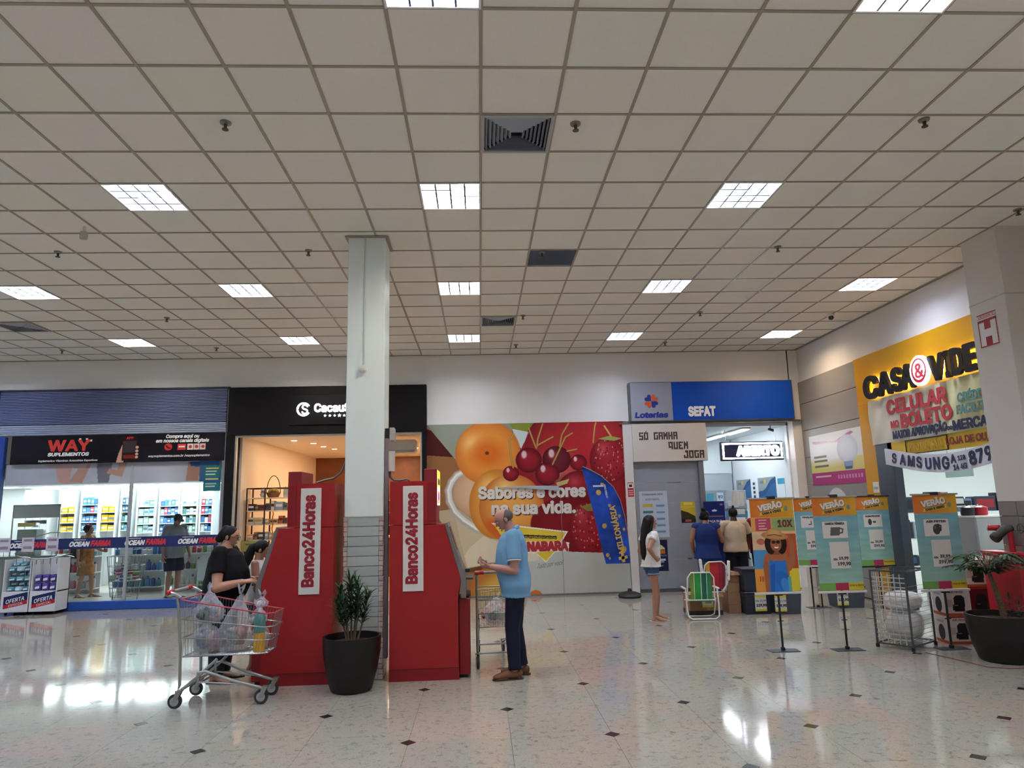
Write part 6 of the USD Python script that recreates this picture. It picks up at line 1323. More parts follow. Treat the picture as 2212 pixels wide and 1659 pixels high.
def bulb(U, V):
    k = Ink(U, V, 'd8d8da'); k.rect(0, 2, 0, .24, 'a33470'); k.rect(0, 2, .24, .48, 'd3c878'); k.poly([(.1, .86), (1.0, .80), (1.6, .93), (1.7, .9), (1.2, .76), (.2, .80)], 'b05a86'); k.ball(.7, .62, .8, .24, 'e8ebef', soft=.7); k.ball(1.42, .62, .36, .26, 'd2d8e2', rim='bcc6d4'); k.rect(1.27, 1.57, .30, .40, '7f9ab8'); k.rect(1.3, 1.54, .26, .31, '3a5a90')
    k.rect(.15, .75, .15, .18, 'd8b8c8'); 
    for i in range(9): k.rect(1.0 + .1 * i, 1.05 + .1 * i, .10, .17, 'c98ab0')
    for y in (.52, .44, .34): k.rect(.15, .8 - y * .3, y, y + .04, '77724a')
    return k.c
sheet(po, 'poster_sheet', 1.99, .97, 200, bulb, SIDE((6.648, 13.75, 1.985)), .3, thick=.004)
ro = thing('round_board', 'pale round board leaning on the grey cladding behind the banner stands', 'sign', mat4=SIDE((6.645, 12.85, 1.52)))
part(ro, 'disc', prism([(.40 * math.cos(a), .40 * math.sin(a)) for a in np.linspace(0, 2 * PI, 40, endpoint=False)], .006, 'z'), mat('c8c9c9', .5)); part(ro, 'rim', sweep([(.40 * math.cos(a), .40 * math.sin(a), .003) for a in np.linspace(0, 2 * PI, 40, endpoint=False)], .006, 6, closed=True), mat('b0b2b4', .5))
sw = thing('switch_plate', 'white notice plate on the yellow door jamb', 'notice', (0, 0, 0)); part(sw, 'plate', b2(6.632, 6.64, 11.42, 11.60, 1.80, 1.98, .002), mat('d8d6d0', .5)); part(sw, 'line', b2(6.630, 6.633, 11.45, 11.57, 1.86, 1.90), mat('9aa0a8', .5))

# ---- inside the appliance store
rk = random.Random(11)
ORD = ('first', 'second', 'third', 'fourth', 'fifth', 'sixth', 'seventh', 'eighth', 'ninth', 'tenth', 'eleventh', 'twelfth', 'thirteenth', 'fourteenth')
LEV = ('lowest', 'second lowest', 'third', 'top')
def rack(label, x0, x1, y0, y1, zs_, name='display_rack'):
    t = thing(name, label, 'shelf', (0, 0, 0)); m_ = mat('dfe3e4', .4)
    for x in (x0, x1):
        for y in (y0, y1): part(t, 'upright', b2(x - .015, x + .015, y - .015, y + .015, 0, zs_[-1] + .02), m_)
    for z in zs_: part(t, 'shelf_board', b2(x0, x1, y0, y1, z - .02, z, .003), m_)
    return t
rack('white display rack along the back of the appliance store', 7.25, 10.6, 12.95, 13.45, (.45, .95, 1.42))
rack('white display rack nearer the appliance store entrance', 7.55, 8.35, 11.5, 11.9, (.45, .85, 1.22, 1.55))
def good(label, cat, name, x, y, z, w, d, h, col, kind='box', group=None, rot=0.0):
    t = thing(name, label, cat, (x, y, z + .002), rot, group)
    part(t, 'body', box(0, 0, h / 2, w, d, h, min(.012, h * .1)), mat(col, .4)); part(t, 'front', box(0, -d / 2 - .001, h * .52, w * .82, .004, h * .6), mat(('e6e6e6', '20242c', 'c8b23a', '8a2a30', '3a5a8a')[rk.randrange(5)], .35))
    return t
for zi, z in enumerate((.45, .95, 1.42)):
    x = 7.4; n = 0
    while x < 10.4:
        w = rk.choice((.22, .28, .34, .42)); h = rk.uniform(.16, .34); c = rk.choice(('22262e', '2c3444', 'd8d8da', '5a6a86', '9aa4b0', '7a2a30', 'c8c4bc', '1a1c20'))
        n += 1; good('%s appliance from the left on the %s board of the far store rack' % (ORD[n - 1], ('lowest', 'middle', 'top')[zi]), 'appliance', 'appliance', x + w / 2, 13.15, z, w, .26, h, c, group='goods on the far store rack'); x += w + .05
for zi, z in enumerate((.45, .85, 1.22, 1.55)):
    x = 7.58; n = 0
    while x < 8.1:
        w = rk.choice((.14, .18, .24)); h = rk.uniform(.14, .28); c = rk.choice(('22262e', '1c2430', 'd0d2d4', '8a2c34', 'a08ab0', 'c9bd4a', '5a2a34'))
        n += 1; good('%s packed item from the left on the %s board of the nearer store rack' % (ORD[n - 1], LEV[zi]), 'appliance', 'appliance', x + w / 2, 11.66, z, w, .22, h, c, group='goods on the nearer store rack'); x += w + .03
fr_ = thing('refrigerator', 'pale grey refrigerator inside the store beside the right hand pillar', 'refrigerator', (7.65, 10.63, 0)); GF = mat('a9aaad', .35, .3)
part(fr_, 'body', b2(-.24, .30, -.28, .3, .02, 1.39, .01), GF); part(fr_, 'door', b2(-.24, .30, -.33, -.285, .05, .90, .01), GF); part(fr_, 'door', b2(-.24, .30, -.33, -.285, .91, 1.39, .01), mat('b4b6b8', .35, .3)); part(fr_, 'handle', b2(-.20, -.18, -.355, -.33, .62, .86), DK); part(fr_, 'top_panel', b2(-.25, .31, -.335, .31, 1.39, 1.415), mat('e8e8e6', .4))
for c, x, lab in (('c02a3c', 7.70, 'red lidded pot on top of the grey refrigerator'), ('26282c', 7.50, 'black pot on top of the grey refrigerator')):
    t = thing('cooking_pot', lab, 'pot', (x, 10.58, 1.417)); part(t, 'bowl', lathe([(0, 0), (.09, 0), (.10, .02), (.10, .11), (0, .11)], 20), mat(c, .35), 40); part(t, 'lid', lathe([(.103, .11), (.10, .12), (.04, .145), (.015, .15), (.015, .17), (0, .172)], 20), mat(c, .3), 40)
lb = thing('low_shelf', 'low wooden shelf with cartons inside the store entrance', 'shelf', (7.45, 9.75, 0)); part(lb, 'top', b2(-.45, .45, -.3, .3, .82, .85, .004), mat('d8d4cc', .4)); part(lb, 'board', b2(-.44, .44, -.29, .29, .60, .64), mat('7a6858', .5)); part(lb, 'cabinet', b2(-.43, .43, -.28, .28, 0, .42, .004), mat('b9aa9a', .5))
for s in (-1, 1): part(lb, 'side', b2(s * .44 - .01, s * .44 + .01, -.29, .29, 0, .83), mat('c9c4bc', .5))
hb_ = thing('hanging_sign', 'pale green information board hanging in the store entrance', 'sign', (0, 0, 0)); part(hb_, 'board', b2(8.6, 8.64, 11.9, 12.6, 2.05, 2.45, .004), mat('9fb6b2', .5)); part(hb_, 'chain', [rod((8.62, y, 2.45), (8.62, y, 3.1), .004, 5) for y in (12.0, 12.5)], STEEL)

# ================================================================ lottery shop inside
ld = thing('led_sign', 'bright white LED sign hanging in the lottery shop entrance', 'sign', (0, 0, 0))
part(ld, 'case', b2(5.07, 6.41, 14.44, 14.52, 2.555, 2.95, .008), mat('2c3038', .4)); part(ld, 'dark_field', b2(5.13, 6.37, 14.434, 14.44, 2.62, 2.89), mat('353a66', .4))
LW = mat('f4f4ff', .5, emit=3.5); part(ld, 'light_border', [b2(5.10, 6.39, 14.430, 14.436, 2.585, 2.622), b2(5.10, 6.39, 14.430, 14.436, 2.888, 2.93), b2(5.10, 5.145, 14.430, 14.436, 2.60, 2.92), b2(6.345, 6.39, 14.430, 14.436, 2.60, 2.92)], LW)
part(ld, 'light_letters', xf(put(txt('ABERTO', .17, True, depth=.004, width=.94, fat=.026), 5.86, 2.67), FRONT((0, 14.433, 0))), LW)
part(ld, 'hanger', [rod((x, 14.48, 2.95), (x, 14.48, 3.26), .005, 5) for x in (5.2, 6.28)], STEEL)
def wave(U, V):
    k = Ink(U, V, '9aa4a8'); k.c[:] = rgb('99a3a6'); t = (.18 + .30 * (1 / (1 + np.exp(-(U - .55) * 9)))); k.mix((V < t).astype(float), '2f5688'); k.mix((V < t - .12).astype(float), '3a6a9c'); k.rect(.1, .5, .36, .42, '7a858c'); k.ball(.4, .40, .08, .05, 'c8bd6a'); return k.c
ML = lambda y, z: frame((6.443, y, z), (0, -1, 0), (0, 0, 1))
notice('wave_poster', 'grey poster with a blue wave on the lottery wall, farther of two', 0, 0, .92, .48, wave, 50, M=ML(17.40, 1.75), cat='poster'); notice('wave_poster', 'grey poster with a blue wave on the lottery wall, nearer of two', 0, 0, .98, .49, wave, 50, M=ML(16.03, 1.74), cat='poster')
def bluep(U, V):
    k = Ink(U, V, '2f7fc4'); k.rect(.36, .40, 0, .83, 'a8d0e8')
    for i in range(9): k.rect(.06, .30 - .03 * (i % 3), .08 + .08 * i, .12 + .08 * i, '8fc0e4'); k.rect(.45, .70, .08 + .085 * i, .11 + .085 * i, '9accea')
    return k.c
notice('price_board', 'tall blue two column board on the far lottery wall', 0, 0, .78, .82, bluep, 50, M=ML(18.42, 1.57), cat='notice')
notice('small_notice', 'narrow dark label strip between the two wave posters', 0, 0, .16, .42, lambda U, V: (lambda k: ([k.rect(.02, .14, .04 + .1 * i, .10 + .1 * i, '2a3552') for i in range(4)], k)[-1].c)(Ink(U, V, 'dfe6ea')), 20, M=ML(16.36, 1.74))
notice('small_notice', 'white sheet with a light blue heading right of the wave posters', 0, 0, .34, .48, lambda U, V: (lambda k: (k.rect(0, .34, .36, .48, '4aa6cc'), k)[-1].c)(Ink(U, V, 'e2ecf2')), 24, M=ML(14.95, 1.70))
pa = thing('partition', 'grey partition with notices at the back of the lottery shop', 'partition', (0, 0, 0)); part(pa, 'panel', b2(4.9, 6.42, 17.6, 17.64, 0, 2.42, .004), mat('b4c0c8', .5)); part(pa, 'head_panel', b2(4.9, 6.42, 17.58, 17.66, 2.42, 3.26), mat('dfe8ec', .5)); part(pa, 'lower_band', b2(4.9, 6.42, 17.595, 17.6, 1.2, 2.0), mat('8fa0aa', .5))
part(pa, 'teal_notice', b2(5.72, 5.9, 17.588, 17.595, 1.68, 1.92), mat('3f9ab0', .5)); part(pa, 'white_notice', b2(5.98, 6.20, 17.588, 17.595, 1.64, 1.94), mat('c8d8e2', .5)); part(pa, 'notice_number', xf(put(txt('P2', .07, True, depth=.002), 6.08, 1.80), FRONT((0, 17.587, 0))), NAVY)
tm = thing('lottery_totem', 'navy blue betting counter totem between the two customers', 'totem', (4.44, 13.25, 0))
def tot(U, V):
    k = Ink(U, V, '1c2a6c'); k.grain(3., .3, 2); k.rect(0, .40, .70, .95, '26357a'); k.ball(.2, .55, .09, .04, 'c8a03a'); k.ball(.2, 1.55, .05, .02, 'd0d4e8'); k.rect(.06, .36, 1.43, 1.455, '8a6a5a'); k.ball(.34, 1.66, .03, .02, 'a86a8a'); k.rect(.1, .3, .3, .33, 'c8cce0'); return k.c
part(tm, 'back_board', b2(-.20, .20, 0, .04, 0, 1.73, .004), mat('1c2a6c', .4)); sheet(tm, 'board_print', .40, 1.72, 40, tot, FRONT((-.20, -.002, .005)), .4)
part(tm, 'print_line', [xf(put(txt(s, .04, True, depth=.001, width=w_), 0, z), FRONT((0, -.003, 0))) for s, z, w_ in (('FAÇA SUA', 1.34, .26), ('APOSTA AQUI', 1.28, .30))], LETTERW)
part(tm, 'writing_shelf', b2(-.2, .2, -.22, .02, 1.00, 1.03, .006), mat('c8ccd4', .4)); part(tm, 'slip_pocket', b2(-.15, .15, -.05, 0, 1.05, 1.2, .004), mat('dfe4ec', .4)); part(tm, 'foot', b2(-.22, .22, -.2, .1, 0, .025, .004), mat('2a2c34', .5))
pr_ = thing('leaflet_stand', 'pale blue leaflet stand with paper slips behind the beige shirt customer', 'rack', (5.35, 14.6, 0)); part(pr_, 'back_panel', b2(-.22, .26, .05, .09, 0, 1.95, .004), mat('b8ccdc', .4))
for k in range(7): part(pr_, 'slip_tray', b2(-.2, .24, -.02 + .0 * k, .05, .55 + .17 * k, .66 + .17 * k, .004), mat(('d5e2ec', '3f86c0', 'c4d6e4', '2a4a86', 'dfe8ee', '5a9ac8', '9ab8d0')[k], .45)); part(pr_, 'paper_slips', b2(-.16, .18, -.025, -.02, .60 + .17 * k, .71 + .17 * k), mat('eaf0f4', .6))
part(pr_, 'hanging_sheet', [box(-.02, -.06, 1.75, .14, .006, .32, rot=(.1, (1, 0, 0))), box(.12, -.05, 1.78, .10, .006, .26, rot=(.15, (1, 0, 0)))], mat('e8eef0', .6))
ct = thing('betting_counter', 'white service counter deep in the lottery shop', 'counter', (0, 0, 0)); part(ct, 'body', b2(3.3, 5.6, 16.2, 16.7, 0, 1.02, .006), mat('cfd8dd', .4)); part(ct, 'top', b2(3.25, 5.65, 16.15, 16.75, 1.02, 1.06, .006), mat('8fa6b6', .3)); part(ct, 'glass_screen', b2(3.3, 5.6, 16.4, 16.41, 1.06, 1.9), pane_mat())
for x, y, z, lab in ((6.1, 14.28, 3.18, 'small black security camera in the top right corner of the lottery entrance'), (5.55, 17.2, 3.12, 'small black security camera over the partition in the lottery shop')):
    t = thing('security_camera', lab, 'camera', (x, y, z)); part(t, 'bracket', rod((0, 0, 0), (0, .0, .08), .008, 6), BLACK); part(t, 'body', rod((.03, -.07, -.03), (-.02, .03, .01), .026, 12), BLACK, True)

# ================================================================ chocolate shop inside
sr = thing('chocolate_rack', 'black metal rack with pale shelves of sweets in the chocolate shop', 'shelf rack', (-4.70, 14.50, 0)); RK = mat('3a2416', .5)
for x in (0, .36, .92):
    for y in (0, .38): part(sr, 'upright', b2(x - .012, x + .012, y - .012, y + .012, 0, 2.22), RK)
part(sr, 'top_rail', [b2(0, .92, -.012, .012, 2.205, 2.225), b2(0, .92, .37, .39, 2.205, 2.225), b2(-.01, .01, 0, .38, 2.205, 2.225), b2(.91, .93, 0, .38, 2.205, 2.225)], RK)
SHZ = (.35, .65, .92, 1.20, 1.50, 1.77, 2.03)
for z in SHZ: part(sr, 'shelf', b2(0, .92, -.01, .39, z - .022, z, .003), mat('e8d2b4', .4))
cc = random.Random(21); COLS = ('8a3a2a', 'c8a070', '5a4a48', '9aa0a4', '3a2a44', 'b4542c', '6a7a70', 'd8c8b0', '8a6a3a')
for si, z in enumerate(SHZ[2:6]):
    x = .03; n = 0
    while x < .86:
        w = cc.choice((.07, .09, .12, .16)); h = cc.uniform(.10, .20)
        if x + w > .90: break
        n += 1; t = thing('sweet_box', '%s chocolate pack from the left on the %s stocked shelf of the sweets rack' % (ORD[n - 1], LEV[si]), 'chocolate box', (-4.70 + x + w / 2, 14.60, z + .002), group='packs on shelf %d of the sweets rack' % (si + 1))
        part(t, 'pack', box(0, 0, h / 2, w, .18, h, .006), mat(cc.choice(COLS), .4)); part(t, 'label_band', box(0, -.091, h * .55, w * .8, .004, h * .3), mat(cc.choice(('e8dcc8', 'c8963a', '5a2a20')), .4)); x += w + .012
gb = thing('gift_basket', 'gift basket with a tall arched handle on top of the sweets rack', 'basket', (-4.22, 14.66, 2.032)); part(gb, 'bowl', lathe([(0, 0), (.10, 0), (.15, .10), (.14, .10), (.095, .01), (0, .01)], 20), mat('8a5a30', .6), 40); part(gb, 'handle', sweep([(.14 * math.cos(a), 0, .08 + .36 * math.sin(a)) for a in np.linspace(0, PI, 16)], .008, 6), mat('6a4426', .6), True); part(gb, 'contents', fuse([m3.Manifold.sphere(.05, 12).translate(p) for p in ((0, 0, .12), (.06, .02, .13), (-.06, -.01, .12), (.02, -.05, .15))], .03, 2), mat('d8b04a', .4), True)
tb = thing('toy_bear', 'small white and red plush figure on top of the sweets rack', 'toy', (-4.42, 14.62, 2.032)); part(tb, 'body', fuse([m3.Manifold.sphere(.06, 14).translate((0, 0, .06)), m3.Manifold.sphere(.045, 14).translate((0, 0, .15)), m3.Manifold.sphere(.02, 10).translate((.03, 0, .19)), m3.Manifold.sphere(.02, 10).translate((-.03, 0, .19))], .02, 3), mat('d8d6d2', .8), True); part(tb, 'ribbon', lathe([(.03, .105), (.048, .105), (.048, .12), (.03, .12)], 14), mat('b83a34', .6))
for k, (x, c) in enumerate(((-3.95, 'd8c8b8'), (-3.84, 'c8604a'))):
    t = thing('gift_bag', ('pale gift bag at the right end of the sweets rack top', 'red gift bag at the right end of the sweets rack top')[k], 'gift bag', (x, 14.62, 2.032)); part(t, 'bag', box(0, 0, .08, .10, .08, .16, .006), mat(c, .5)); part(t, 'handle', sweep([(-.03, 0, .16), (-.02, 0, .21), (.02, 0, .21), (.03, 0, .16)], .004, 5), RK)
gs = thing('promotion_board', 'olive green promotion board hanging low at the sweets rack', 'sign', (0, 0, 0)); part(gs, 'board', b2(-4.78 + .04, -4.25, 14.40, 14.42, .98, 1.18, .004), mat('9a9648', .5)); part(gs, 'leaf_mark', [b2(-4.66, -4.5, 14.393, 14.40, 1.10, 1.13), b2(-4.5, -4.36, 14.393, 14.40, 1.04, 1.07)], mat('5f6a2c', .5)); part(gs, 'strap', [rod((x, 14.42, 1.17), (x, 14.49, 1.2), .004, 5) for x in (-4.64, -4.34)], RK)
rb = thing('orange_ribbon', 'orange ribbon garland hanging on the middle post of the sweets rack', 'garland', (-4.16, 14.47, 0)); part(rb, 'ribbon', sweep([(.01 * math.sin(k * 1.7), -.01 + .008 * math.cos(k * 2.1), 1.74 - .05 * k) for k in range(14)], [(.018, .01)] * 14, 6), mat('c8742a', .6), True)
ac = thing('air_conditioner', 'white split air conditioner high inside the chocolate shop', 'air conditioner', (-1.75, 14.75, 2.88)); part(ac, 'body', box(0, 0, .14, .9, .24, .28, .03), mat('e0ddd6', .4)); part(ac, 'outlet', box(0, -.115, .04, .8, .03, .05, .004), mat('b8b6b0', .4))
hs_ = thing('ceiling_screen', 'dark screen hanging under the chocolate shop ceiling', 'screen', (-2.30, 15.5, 2.75)); part(hs_, 'panel', box(0, 0, .2, .6, .06, .38, .008), BLACK); part(hs_, 'hanger', rod((0, 0, .38), (0, 0, .5), .015, 8), RK)
bs = thing('back_counter', 'dark wooden counter and shelves at the back of the chocolate shop', 'counter', (0, 0, 0)); part(bs, 'counter_body', b2(-4.2, -1.6, 18.9, 19.4, 0, 1.0, .01), mat('6a4028', .4)); part(bs, 'counter_top', b2(-4.25, -1.55, 18.85, 19.45, 1.0, 1.05, .008), mat('d8c0a0', .3))
for z in (1.3, 1.65, 2.0): part(bs, 'wall_shelf', b2(-4.3, -1.5, 20.3, 20.62, z - .03, z, .004), mat('b88a60', .5))
wl_ = thing('side_shelves', 'pale wall shelves of boxes along the right chocolate shop wall', 'shelf', (0, 0, 0))
for z in (.35, .75, 1.15, 1.55, 1.95): part(wl_, 'shelf', b2(-1.45, -1.16, 14.6, 17.8, z - .03, z, .004), mat('e8caa4', .4))
for zi, z in enumerate((.35, .75, 1.15, 1.55, 1.95)):
    for q in range(7):
        t = thing('sweet_box', '%s chocolate box from the front on the %s shelf of the right wall' % (ORD[q], ('lowest', 'second', 'third', 'fourth', 'top')[zi]), 'chocolate box', (-1.30, 14.8 + q * .42, z + .002), group='boxes on the right chocolate shop wall'); h = cc.uniform(.12, .24); part(t, 'pack', box(0, 0, h / 2, .2, .26, h, .008), mat(cc.choice(COLS), .4)); part(t, 'label_band', box(-.101, 0, h * .5, .004, .2, h * .3), mat('e0c8a0', .4))

# ================================================================ pharmacy inside
pr = random.Random(31)
def bay(label, x, w, zs_, cols, what, n=4, dep=.35, y=18.62, top=None):
    t = thing('shelf_bay', label, 'shelf', (x, y, 0)); m_ = mat('eef2f2', .4)
    for s in (-1, 1): part(t, 'side_panel', b2(s * w / 2 - .02, s * w / 2 + .02, -.02, dep, 0, 2.45), m_)
    part(t, 'back_panel', b2(-w / 2, w / 2, dep - .02, dep, 0, 2.45), m_); part(t, 'header', b2(-w / 2, w / 2, -.02, dep, (top or 2.12), 2.45, .004), mat('f4f8f8', .4, emit=2.6), label='backlit white header')
    for z in zs_: part(t, 'shelf_board', b2(-w / 2 + .02, w / 2 - .02, -.02, dep - .02, z - .018, z), m_)
    for zi, z in enumerate(zs_):
        hmax = .20; c0 = pr.choice(cols)
        for k in range(n):
            ww = (w - .06) / n; h = hmax * pr.uniform(.6, .95); q = thing('product_box', '%s %s, %s board, %s' % (ORD[k], what, LEV[zi] if zi < len(zs_) - 1 else 'top', label.split(',')[0].replace('wall bay with ', 'bay of ')), 'medicine box', (x - w / 2 + .03 + ww * (k + .5), y + .10, z + .002), group=what + ' on the pharmacy wall bays')
            part(q, 'pack', box(0, 0, h / 2, ww * .93, .18, h, .006), mat(pr.choice(cols) if pr.random() < .6 else c0, .4)); part(q, 'label_band', box(0, -.091, h * .5, ww * .7, .004, h * .3), mat(pr.choice(('f2f2f2', 'e8eef4', '6a8ab0')), .4))
Zr = (1.38, 1.60, 1.84)
PALE = ('b8d8c8', 'a8ccc0', 'c8e0d8', '7ab0b0'); BLU = ('7ab0dc', '5a9ad0', 'a8d0ea', '4a7ab8', 'd0607a'); YELO = ('e8c02a', 'f0cc3a', 'dcb020')
bay('wide wall bay of pale boxes, left end of the pharmacy', -11.3, .6, (1.45, 1.7, 1.95), ('eaf2f2', 'd8e8e8', '8ac8c8'), 'pale box', 3)
bay('yellow wall bay beside the OFERTA displays', -10.53, .40, Zr, YELO, 'yellow box', 2, top=2.08)
bay('blue wall bay between the two yellow bays', -9.98, .44, Zr + (2.04,), BLU, 'blue box', 4, top=2.26)
bay('yellow wall bay left of the glazing mullion', -9.52, .39, Zr, YELO, 'yellow box', 2, top=2.08)
bay('teal wall bay just left of the mullion', -9.07, .27, Zr + (2.04,), ('5a9a9a', '8ab8c8', '3a6a8a'), 'teal box', 3, top=2.26)
bay('pale green wall bay right of the mullion', -8.57, .45, (1.30, 1.52, 1.74, 1.96), PALE, 'pale green box', 3)
bay('blue wall bay second right of the mullion', -7.99, .50, (1.30, 1.52, 1.74, 1.96), BLU, 'blue carton', 5)
bay('green and white wall bay near the right end', -7.48, .40, (1.30, 1.52, 1.74, 1.96), ('3a8a78', 'c8d8d0', '5a9a88', 'e0e8e4'), 'green box', 4)
bay('narrow mixed wall bay at the right end', -7.05, .32, (1.30, 1.52, 1.74, 1.96), ('c84a5a', '4a7ab0', '6ab0a8', 'd8d8d0'), 'mixed box', 3)
def gondola(label, x, y, w, cols, what, nz=3, n=9):
    t = thing('gondola_shelf', label, 'shelf', (x, y, 0)); m_ = mat('e6e9ea', .4); zs_ = [.12 + .36 * k for k in range(nz)]
    part(t, 'back_panel', b2(-w / 2, w / 2, .28, .31, 0, .36 * nz + .15, .004), m_)
    for z in zs_: part(t, 'shelf_board', b2(-w / 2, w / 2, -.02, .29, z - .02, z), m_)
    for zi, z in enumerate(zs_):
        for k in range(n):
            ww = w / n; h = pr.uniform(.14, .27); c = pr.choice(cols)
            q = thing('product_bottle', '%s %s on the %s board of the low pharmacy shelf' % (ORD[k], what, ('lowest', 'middle', 'top')[zi]), 'product', (x - w / 2 + ww * (k + .5), y + .10, z + .002), group=what + ' on the low pharmacy shelves')
            part(q, 'bottle', lathe([(0, 0), (ww * .38, 0), (ww * .40, .01), (ww * .40, h * .7), (ww * .2, h * .82), (0, h * .82)], 10), mat(c, .35), 40); part(q, 'cap', lathe([(ww * .18, h * .82), (ww * .18, h), (0, h)], 8), mat(pr.choice(('f0f0f0', '2a5a9a', 'd04a4a')), .4), 40)
gondola('low shelf of blue and white bottles behind the walking woman', -7.95, 16.95, 1.1, ('4a8ac0', '2f7a86', 'd8e4ea', '3a5aa0'), 'blue white bottle')
gondola('low shelf of mixed green and red bottles in the middle of the pharmacy', -6.75, 17.1, 1.1, ('7a9a50', 'b04a5a', 'd8d8c8', '5a3a50'), 'mixed bottle')
gondola('low shelf of dark purple and white bottles at the right of the pharmacy', -5.65, 16.9, .95, ('5a5a86', 'c8c8d0', '3a4a7a', '7a6a9a'), 'purple bottle', 3, 8)
gondola('low shelf of pink and red packs at the left of the pharmacy', -9.35, 16.9, 1.0, ('c86a80', 'e0c8c8', 'b03a4a', '8ab0b0'), 'pink bottle', 3, 9)
bk = thing('wire_basket', 'round wire offer basket of bright packs in the middle of the pharmacy window', 'basket', (-7.35, 15.25, 0))
for z, r in ((.12, .26), (.42, .30), (.72, .34), (.92, .36)): part(bk, 'hoop', sweep([(r * math.cos(a), r * math.sin(a), z) for a in np.linspace(0, 2 * PI, 24, endpoint=False)], .006, 6, closed=True), WIRE, True)
part(bk, 'wires', [rod((.26 * math.cos(a), .26 * math.sin(a), .1), (.36 * math.cos(a), .36 * math.sin(a), .92), .003, 4) for a in np.linspace(0, 2 * PI, 28, endpoint=False)], WIRE, kind='stuff'); part(bk, 'tray', lathe([(0, .42), (.29, .42), (.29, .43), (0, .43)], 20), mat('d8dcdc', .4)); part(bk, 'leg', [rod((.26 * math.cos(a), .26 * math.sin(a), 0), (.26 * math.cos(a), .26 * math.sin(a), .14), .01, 6) for a in (0, 2.1, 4.2)], WIRE); part(bk, 'price_flag', box(0, .0, 1.02, .22, .01, .16), mat('e6e6e2', .5))
for k in range(16):
    a = k * 2.4; r = .06 + .045 * (k % 5); q = thing('offer_pack', 'bright pack in the wire offer basket, %s of the %s layer' % (ORD[k % 6], ('bottom', 'middle', 'top')[k // 6]), 'product', (-7.35 + r * math.cos(a), 15.25 + r * math.sin(a), .434 + .105 * (k // 6)), a, group='packs in the wire offer basket'); part(q, 'pack', box(0, 0, .05, .12, .08, .10, .01), mat(pr.choice(('7ab04a', 'c84a6a', 'd8d8d0', '4a6ab0', 'e0a03a')), .4)); part(q, 'band', box(0, 0, .05, .122, .082, .03, .004), mat('f0eee8', .4))
pcx = thing('plastic_chair', 'white plastic chair behind the glass at the right end of the pharmacy', 'chair', (-5.42, 14.75, 0), PI); WP = mat('dde3dc', .4)
part(pcx, 'seat', box(0, 0, .43, .44, .42, .03, .012), WP); part(pcx, 'backrest', [prism([(-.21, .45), (.21, .45), (.19, .86), (.10, .92), (-.10, .92), (-.19, .86)], .025, 'y', .19)], WP)
for x in (-.19, .19):
    for y in (-.17, .19): part(pcx, 'leg', rod((x, y, .43), (x * 1.15, y * 1.15, 0), .02, 8), WP)
    part(pcx, 'armrest', sweep([(x * 1.1, -.15, .43), (x * 1.15, -.15, .63), (x * 1.12, .0, .66), (x * 1.05, .2, .66)], .018, 8), WP, True)
sc = thing('medicine_counter', 'grey glazed counter at the left of the pharmacy window', 'counter', (0, 0, 0)); part(sc, 'body', b2(-10.5, -9.0, 15.6, 16.1, 0, .9, .006), mat('9aa4a2', .4)); part(sc, 'top', b2(-10.55, -8.95, 15.55, 16.15, .9, .95, .006), mat('7d8886', .3)); part(sc, 'screen_frame', [b2(-9.95, -9.93, 15.58, 15.6, .95, 2.02), b2(-8.99, -8.97, 15.58, 15.6, .95, 2.02), b2(-9.95, -8.97, 15.58, 15.6, 1.98, 2.02)], mat('aab0b4', .4, .5)); part(sc, 'sign_panel', b2(-9.93, -8.99, 15.585, 15.595, 1.74, 1.98), mat('c4c6c8', .5))
part(sc, 'curved_glass', sweep([(-9.9, 15.7, 1.0), (-9.6, 15.7, 1.32), (-9.2, 15.7, 1.42), (-9.0, 15.7, 1.42)], .012, 8), mat('b8bec0', .3, .5), True); part(sc, 'grey_box', b2(-9.9, -9.5, 15.7, 15.95, .95, 1.5, .01), mat('a0a8a6', .5)); part(sc, 'yellow_cloth', b2(-9.86, -9.5, 15.63, 15.69, 1.56, 1.64, .01), mat('d8c078', .6))
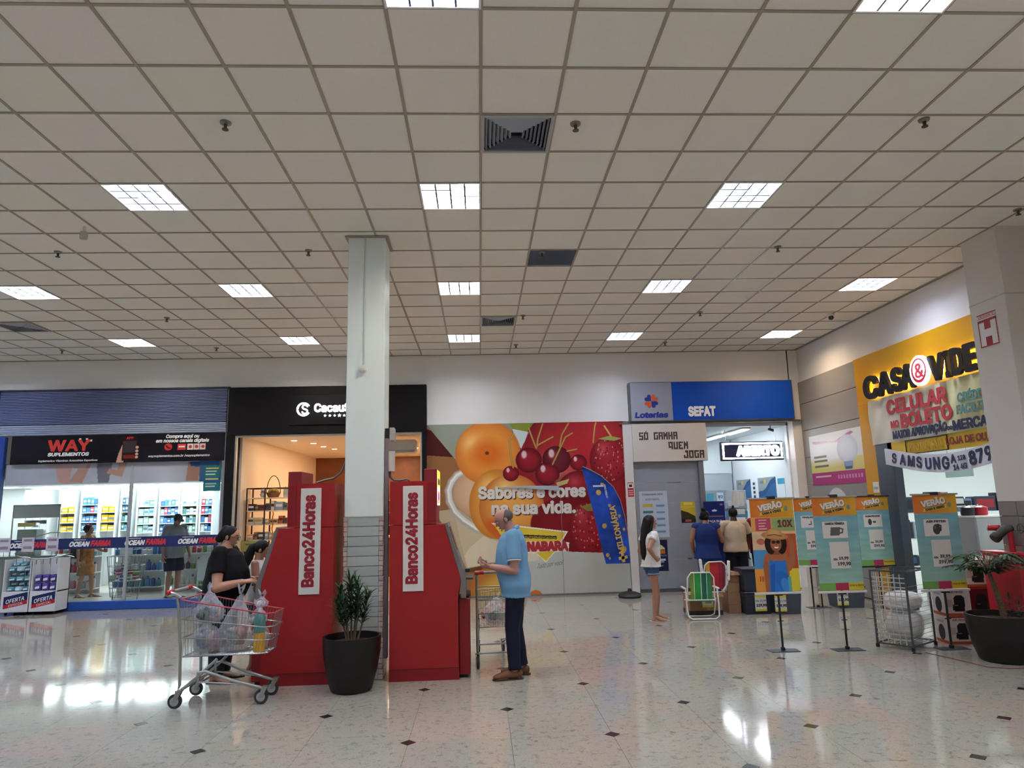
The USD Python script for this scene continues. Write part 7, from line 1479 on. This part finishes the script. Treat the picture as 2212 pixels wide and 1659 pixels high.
# offer displays standing outside the glass
def display(label, x0, x1, packs, group, cols, plab):
    t = thing('offer_display', label, 'display stand', (0, 0, 0)); y0, y1 = 13.57, 13.95; m_ = mat('d9dadc', .4); xm_ = (x0 + x1) / 2
    part(t, 'side_panel', b2(x0, x0 + .02, y0, y1, .06, .99), m_); part(t, 'side_panel', b2(x1 - .02, x1, y0, y1, .06, .99), m_); part(t, 'back_panel', b2(x0, x1, y1 - .02, y1, .06, .99), m_); part(t, 'shelf', b2(x0, x1, y0, y1, .40, .42), m_)
    part(t, 'front_panel', b2(x0, x1, y0 - .012, y0 + .008, .06, .42, .003), m_); part(t, 'base', b2(x0 + .02, x1 - .02, y0 + .03, y1 - .02, .05, .07), BLACK)
    for x in (x0 + .06, x1 - .06):
        for y in (y0 + .06, y1 - .06): part(t, 'caster', xf(lathe([(0, -.012), (.024, -.012), (.026, 0), (.024, .012), (0, .012)], 12), frame((x, y, .026), (0, 1, 0), (0, 0, 1))), BLACK, 40)
    def of(U, V):
        k = Ink(U, V, 'd9dadc'); w = x1 - x0; sl = .10 * U / w; k.mix(((V > .10 + sl) & (V < .24 + sl) & (U > .04)).astype(float), '232f60'); k.mix(((V > .03 + sl) & (V < .10 + sl) & (U > .04)).astype(float), 'b52a34'); return k.c
    M = FRONT((x0 + .005, y0 - .0135, .08)); sheet(t, 'offer_print', x1 - x0 - .02, .335, 60, of, M, .4, thick=.001)
    a_ = math.atan2(.10, x1 - x0); part(t, 'offer_word', xf(put(txt('OFERTA', .065, True, depth=.002, width=.33, shear=.3), (x1 - x0) * .52, .165, .0005, a_), M), LETTERW); part(t, 'offer_subword', xf(put(txt('ESPECIAL', .04, True, depth=.002, width=.26, shear=.3), (x1 - x0) * .55, .10, .0005, a_), M), mat('e8b8b8', .5))
    n = 0
    for (px, py, pz, w, h, yaw) in packs:
        q = thing('offer_pack', plab % (ORD[n % 3], ORD[n // 3]), 'product pack', (px, py, pz), yaw, group); m = trimesh.creation.icosphere(2, 1.0); v = m.vertices; m.vertices = np.sign(v) * np.abs(v) ** .55 * np.array([w / 2, .07, h / 2]) + [0, 0, h / 2]
        part(q, 'pack', m, mat(cols[n % len(cols)], .35), True); part(q, 'label', xf(prism([(-w * .3, h * .2), (w * .3, h * .3), (w * .3, h * .62), (-w * .3, h * .5)], .006, 'y', -.073), np.eye(4)), mat('dfe4ee', .4)); n += 1
packs = [(-8.61 + .14 * k, 13.68 + .1 * (r % 2), .424 + .088 * r, .135, .084, .2 * ((k * 3 + r) % 3 - 1)) for r in range(6) for k in range(3)]
display('white OFERTA display of teal and white packs cut by the left edge', -8.72, -8.24, packs, 'teal packs in the offer display', ('5a9aa8', 'a8ccd4', '3f7f90', '7ab0bc'), '%s teal pack from the left, %s layer up, in the left offer display')
packs = [(-8.12 + .135 * k, 13.66, .424 + .145 * r, .125, .14, 0) for r in range(2) for k in range(3 - 0 * r)]
display('white OFERTA display of violet packs in front of the pharmacy glass', -8.22, -7.75, packs, 'violet packs in the offer display', ('4a3a8c', '55429a', '3f3480'), '%s violet pack from the left, %s layer up, in the right offer display')
for k, (x, y, lab) in enumerate([(-8.86, 13.72, 'price card at the left picture edge above the displays'), (-8.42, 13.70, 'white price card over the teal packs'), (-7.98, 13.70, 'white price card over the violet packs')]):
    t = thing('price_card', lab, 'price card', (x, y, 0)); part(t, 'card', box(0, 0, 1.25, .22, .006, .26), mat('cfc9d2', .5)); part(t, 'bands', [box(0, -.005, 1.33, .15, .003, .04, .001), box(0, -.005, 1.20, .15, .003, .05, .001)], mat('8a8694', .5)); part(t, 'stem', rod((0, .006, .42), (0, .006, 1.14), .005, 6), WIRE)
hg = thing('hanger_ring', 'curved chrome rail with hooks above the offer displays', 'rail', (-8.1, 13.78, 0)); part(hg, 'ring', sweep([(-.45 + .9 * u, -.16 - .08 * math.sin(u * PI), 1.06 - .07 * math.sin(u * PI)) for u in np.linspace(0, 1, 14)], .011, 8), mat('c0c4c8', .25, .8), True); part(hg, 'hook', [rod((-.40 + .12 * k, -.235, 1.0), (-.40 + .12 * k, -.24, .90), .006, 5) for k in range(7)], mat('5a5a5e', .4, .5)); part(hg, 'post', [rod((x, .16, .995), (x, -.16, 1.055), .008, 6) for x in (-.40, .40)], WIRE)
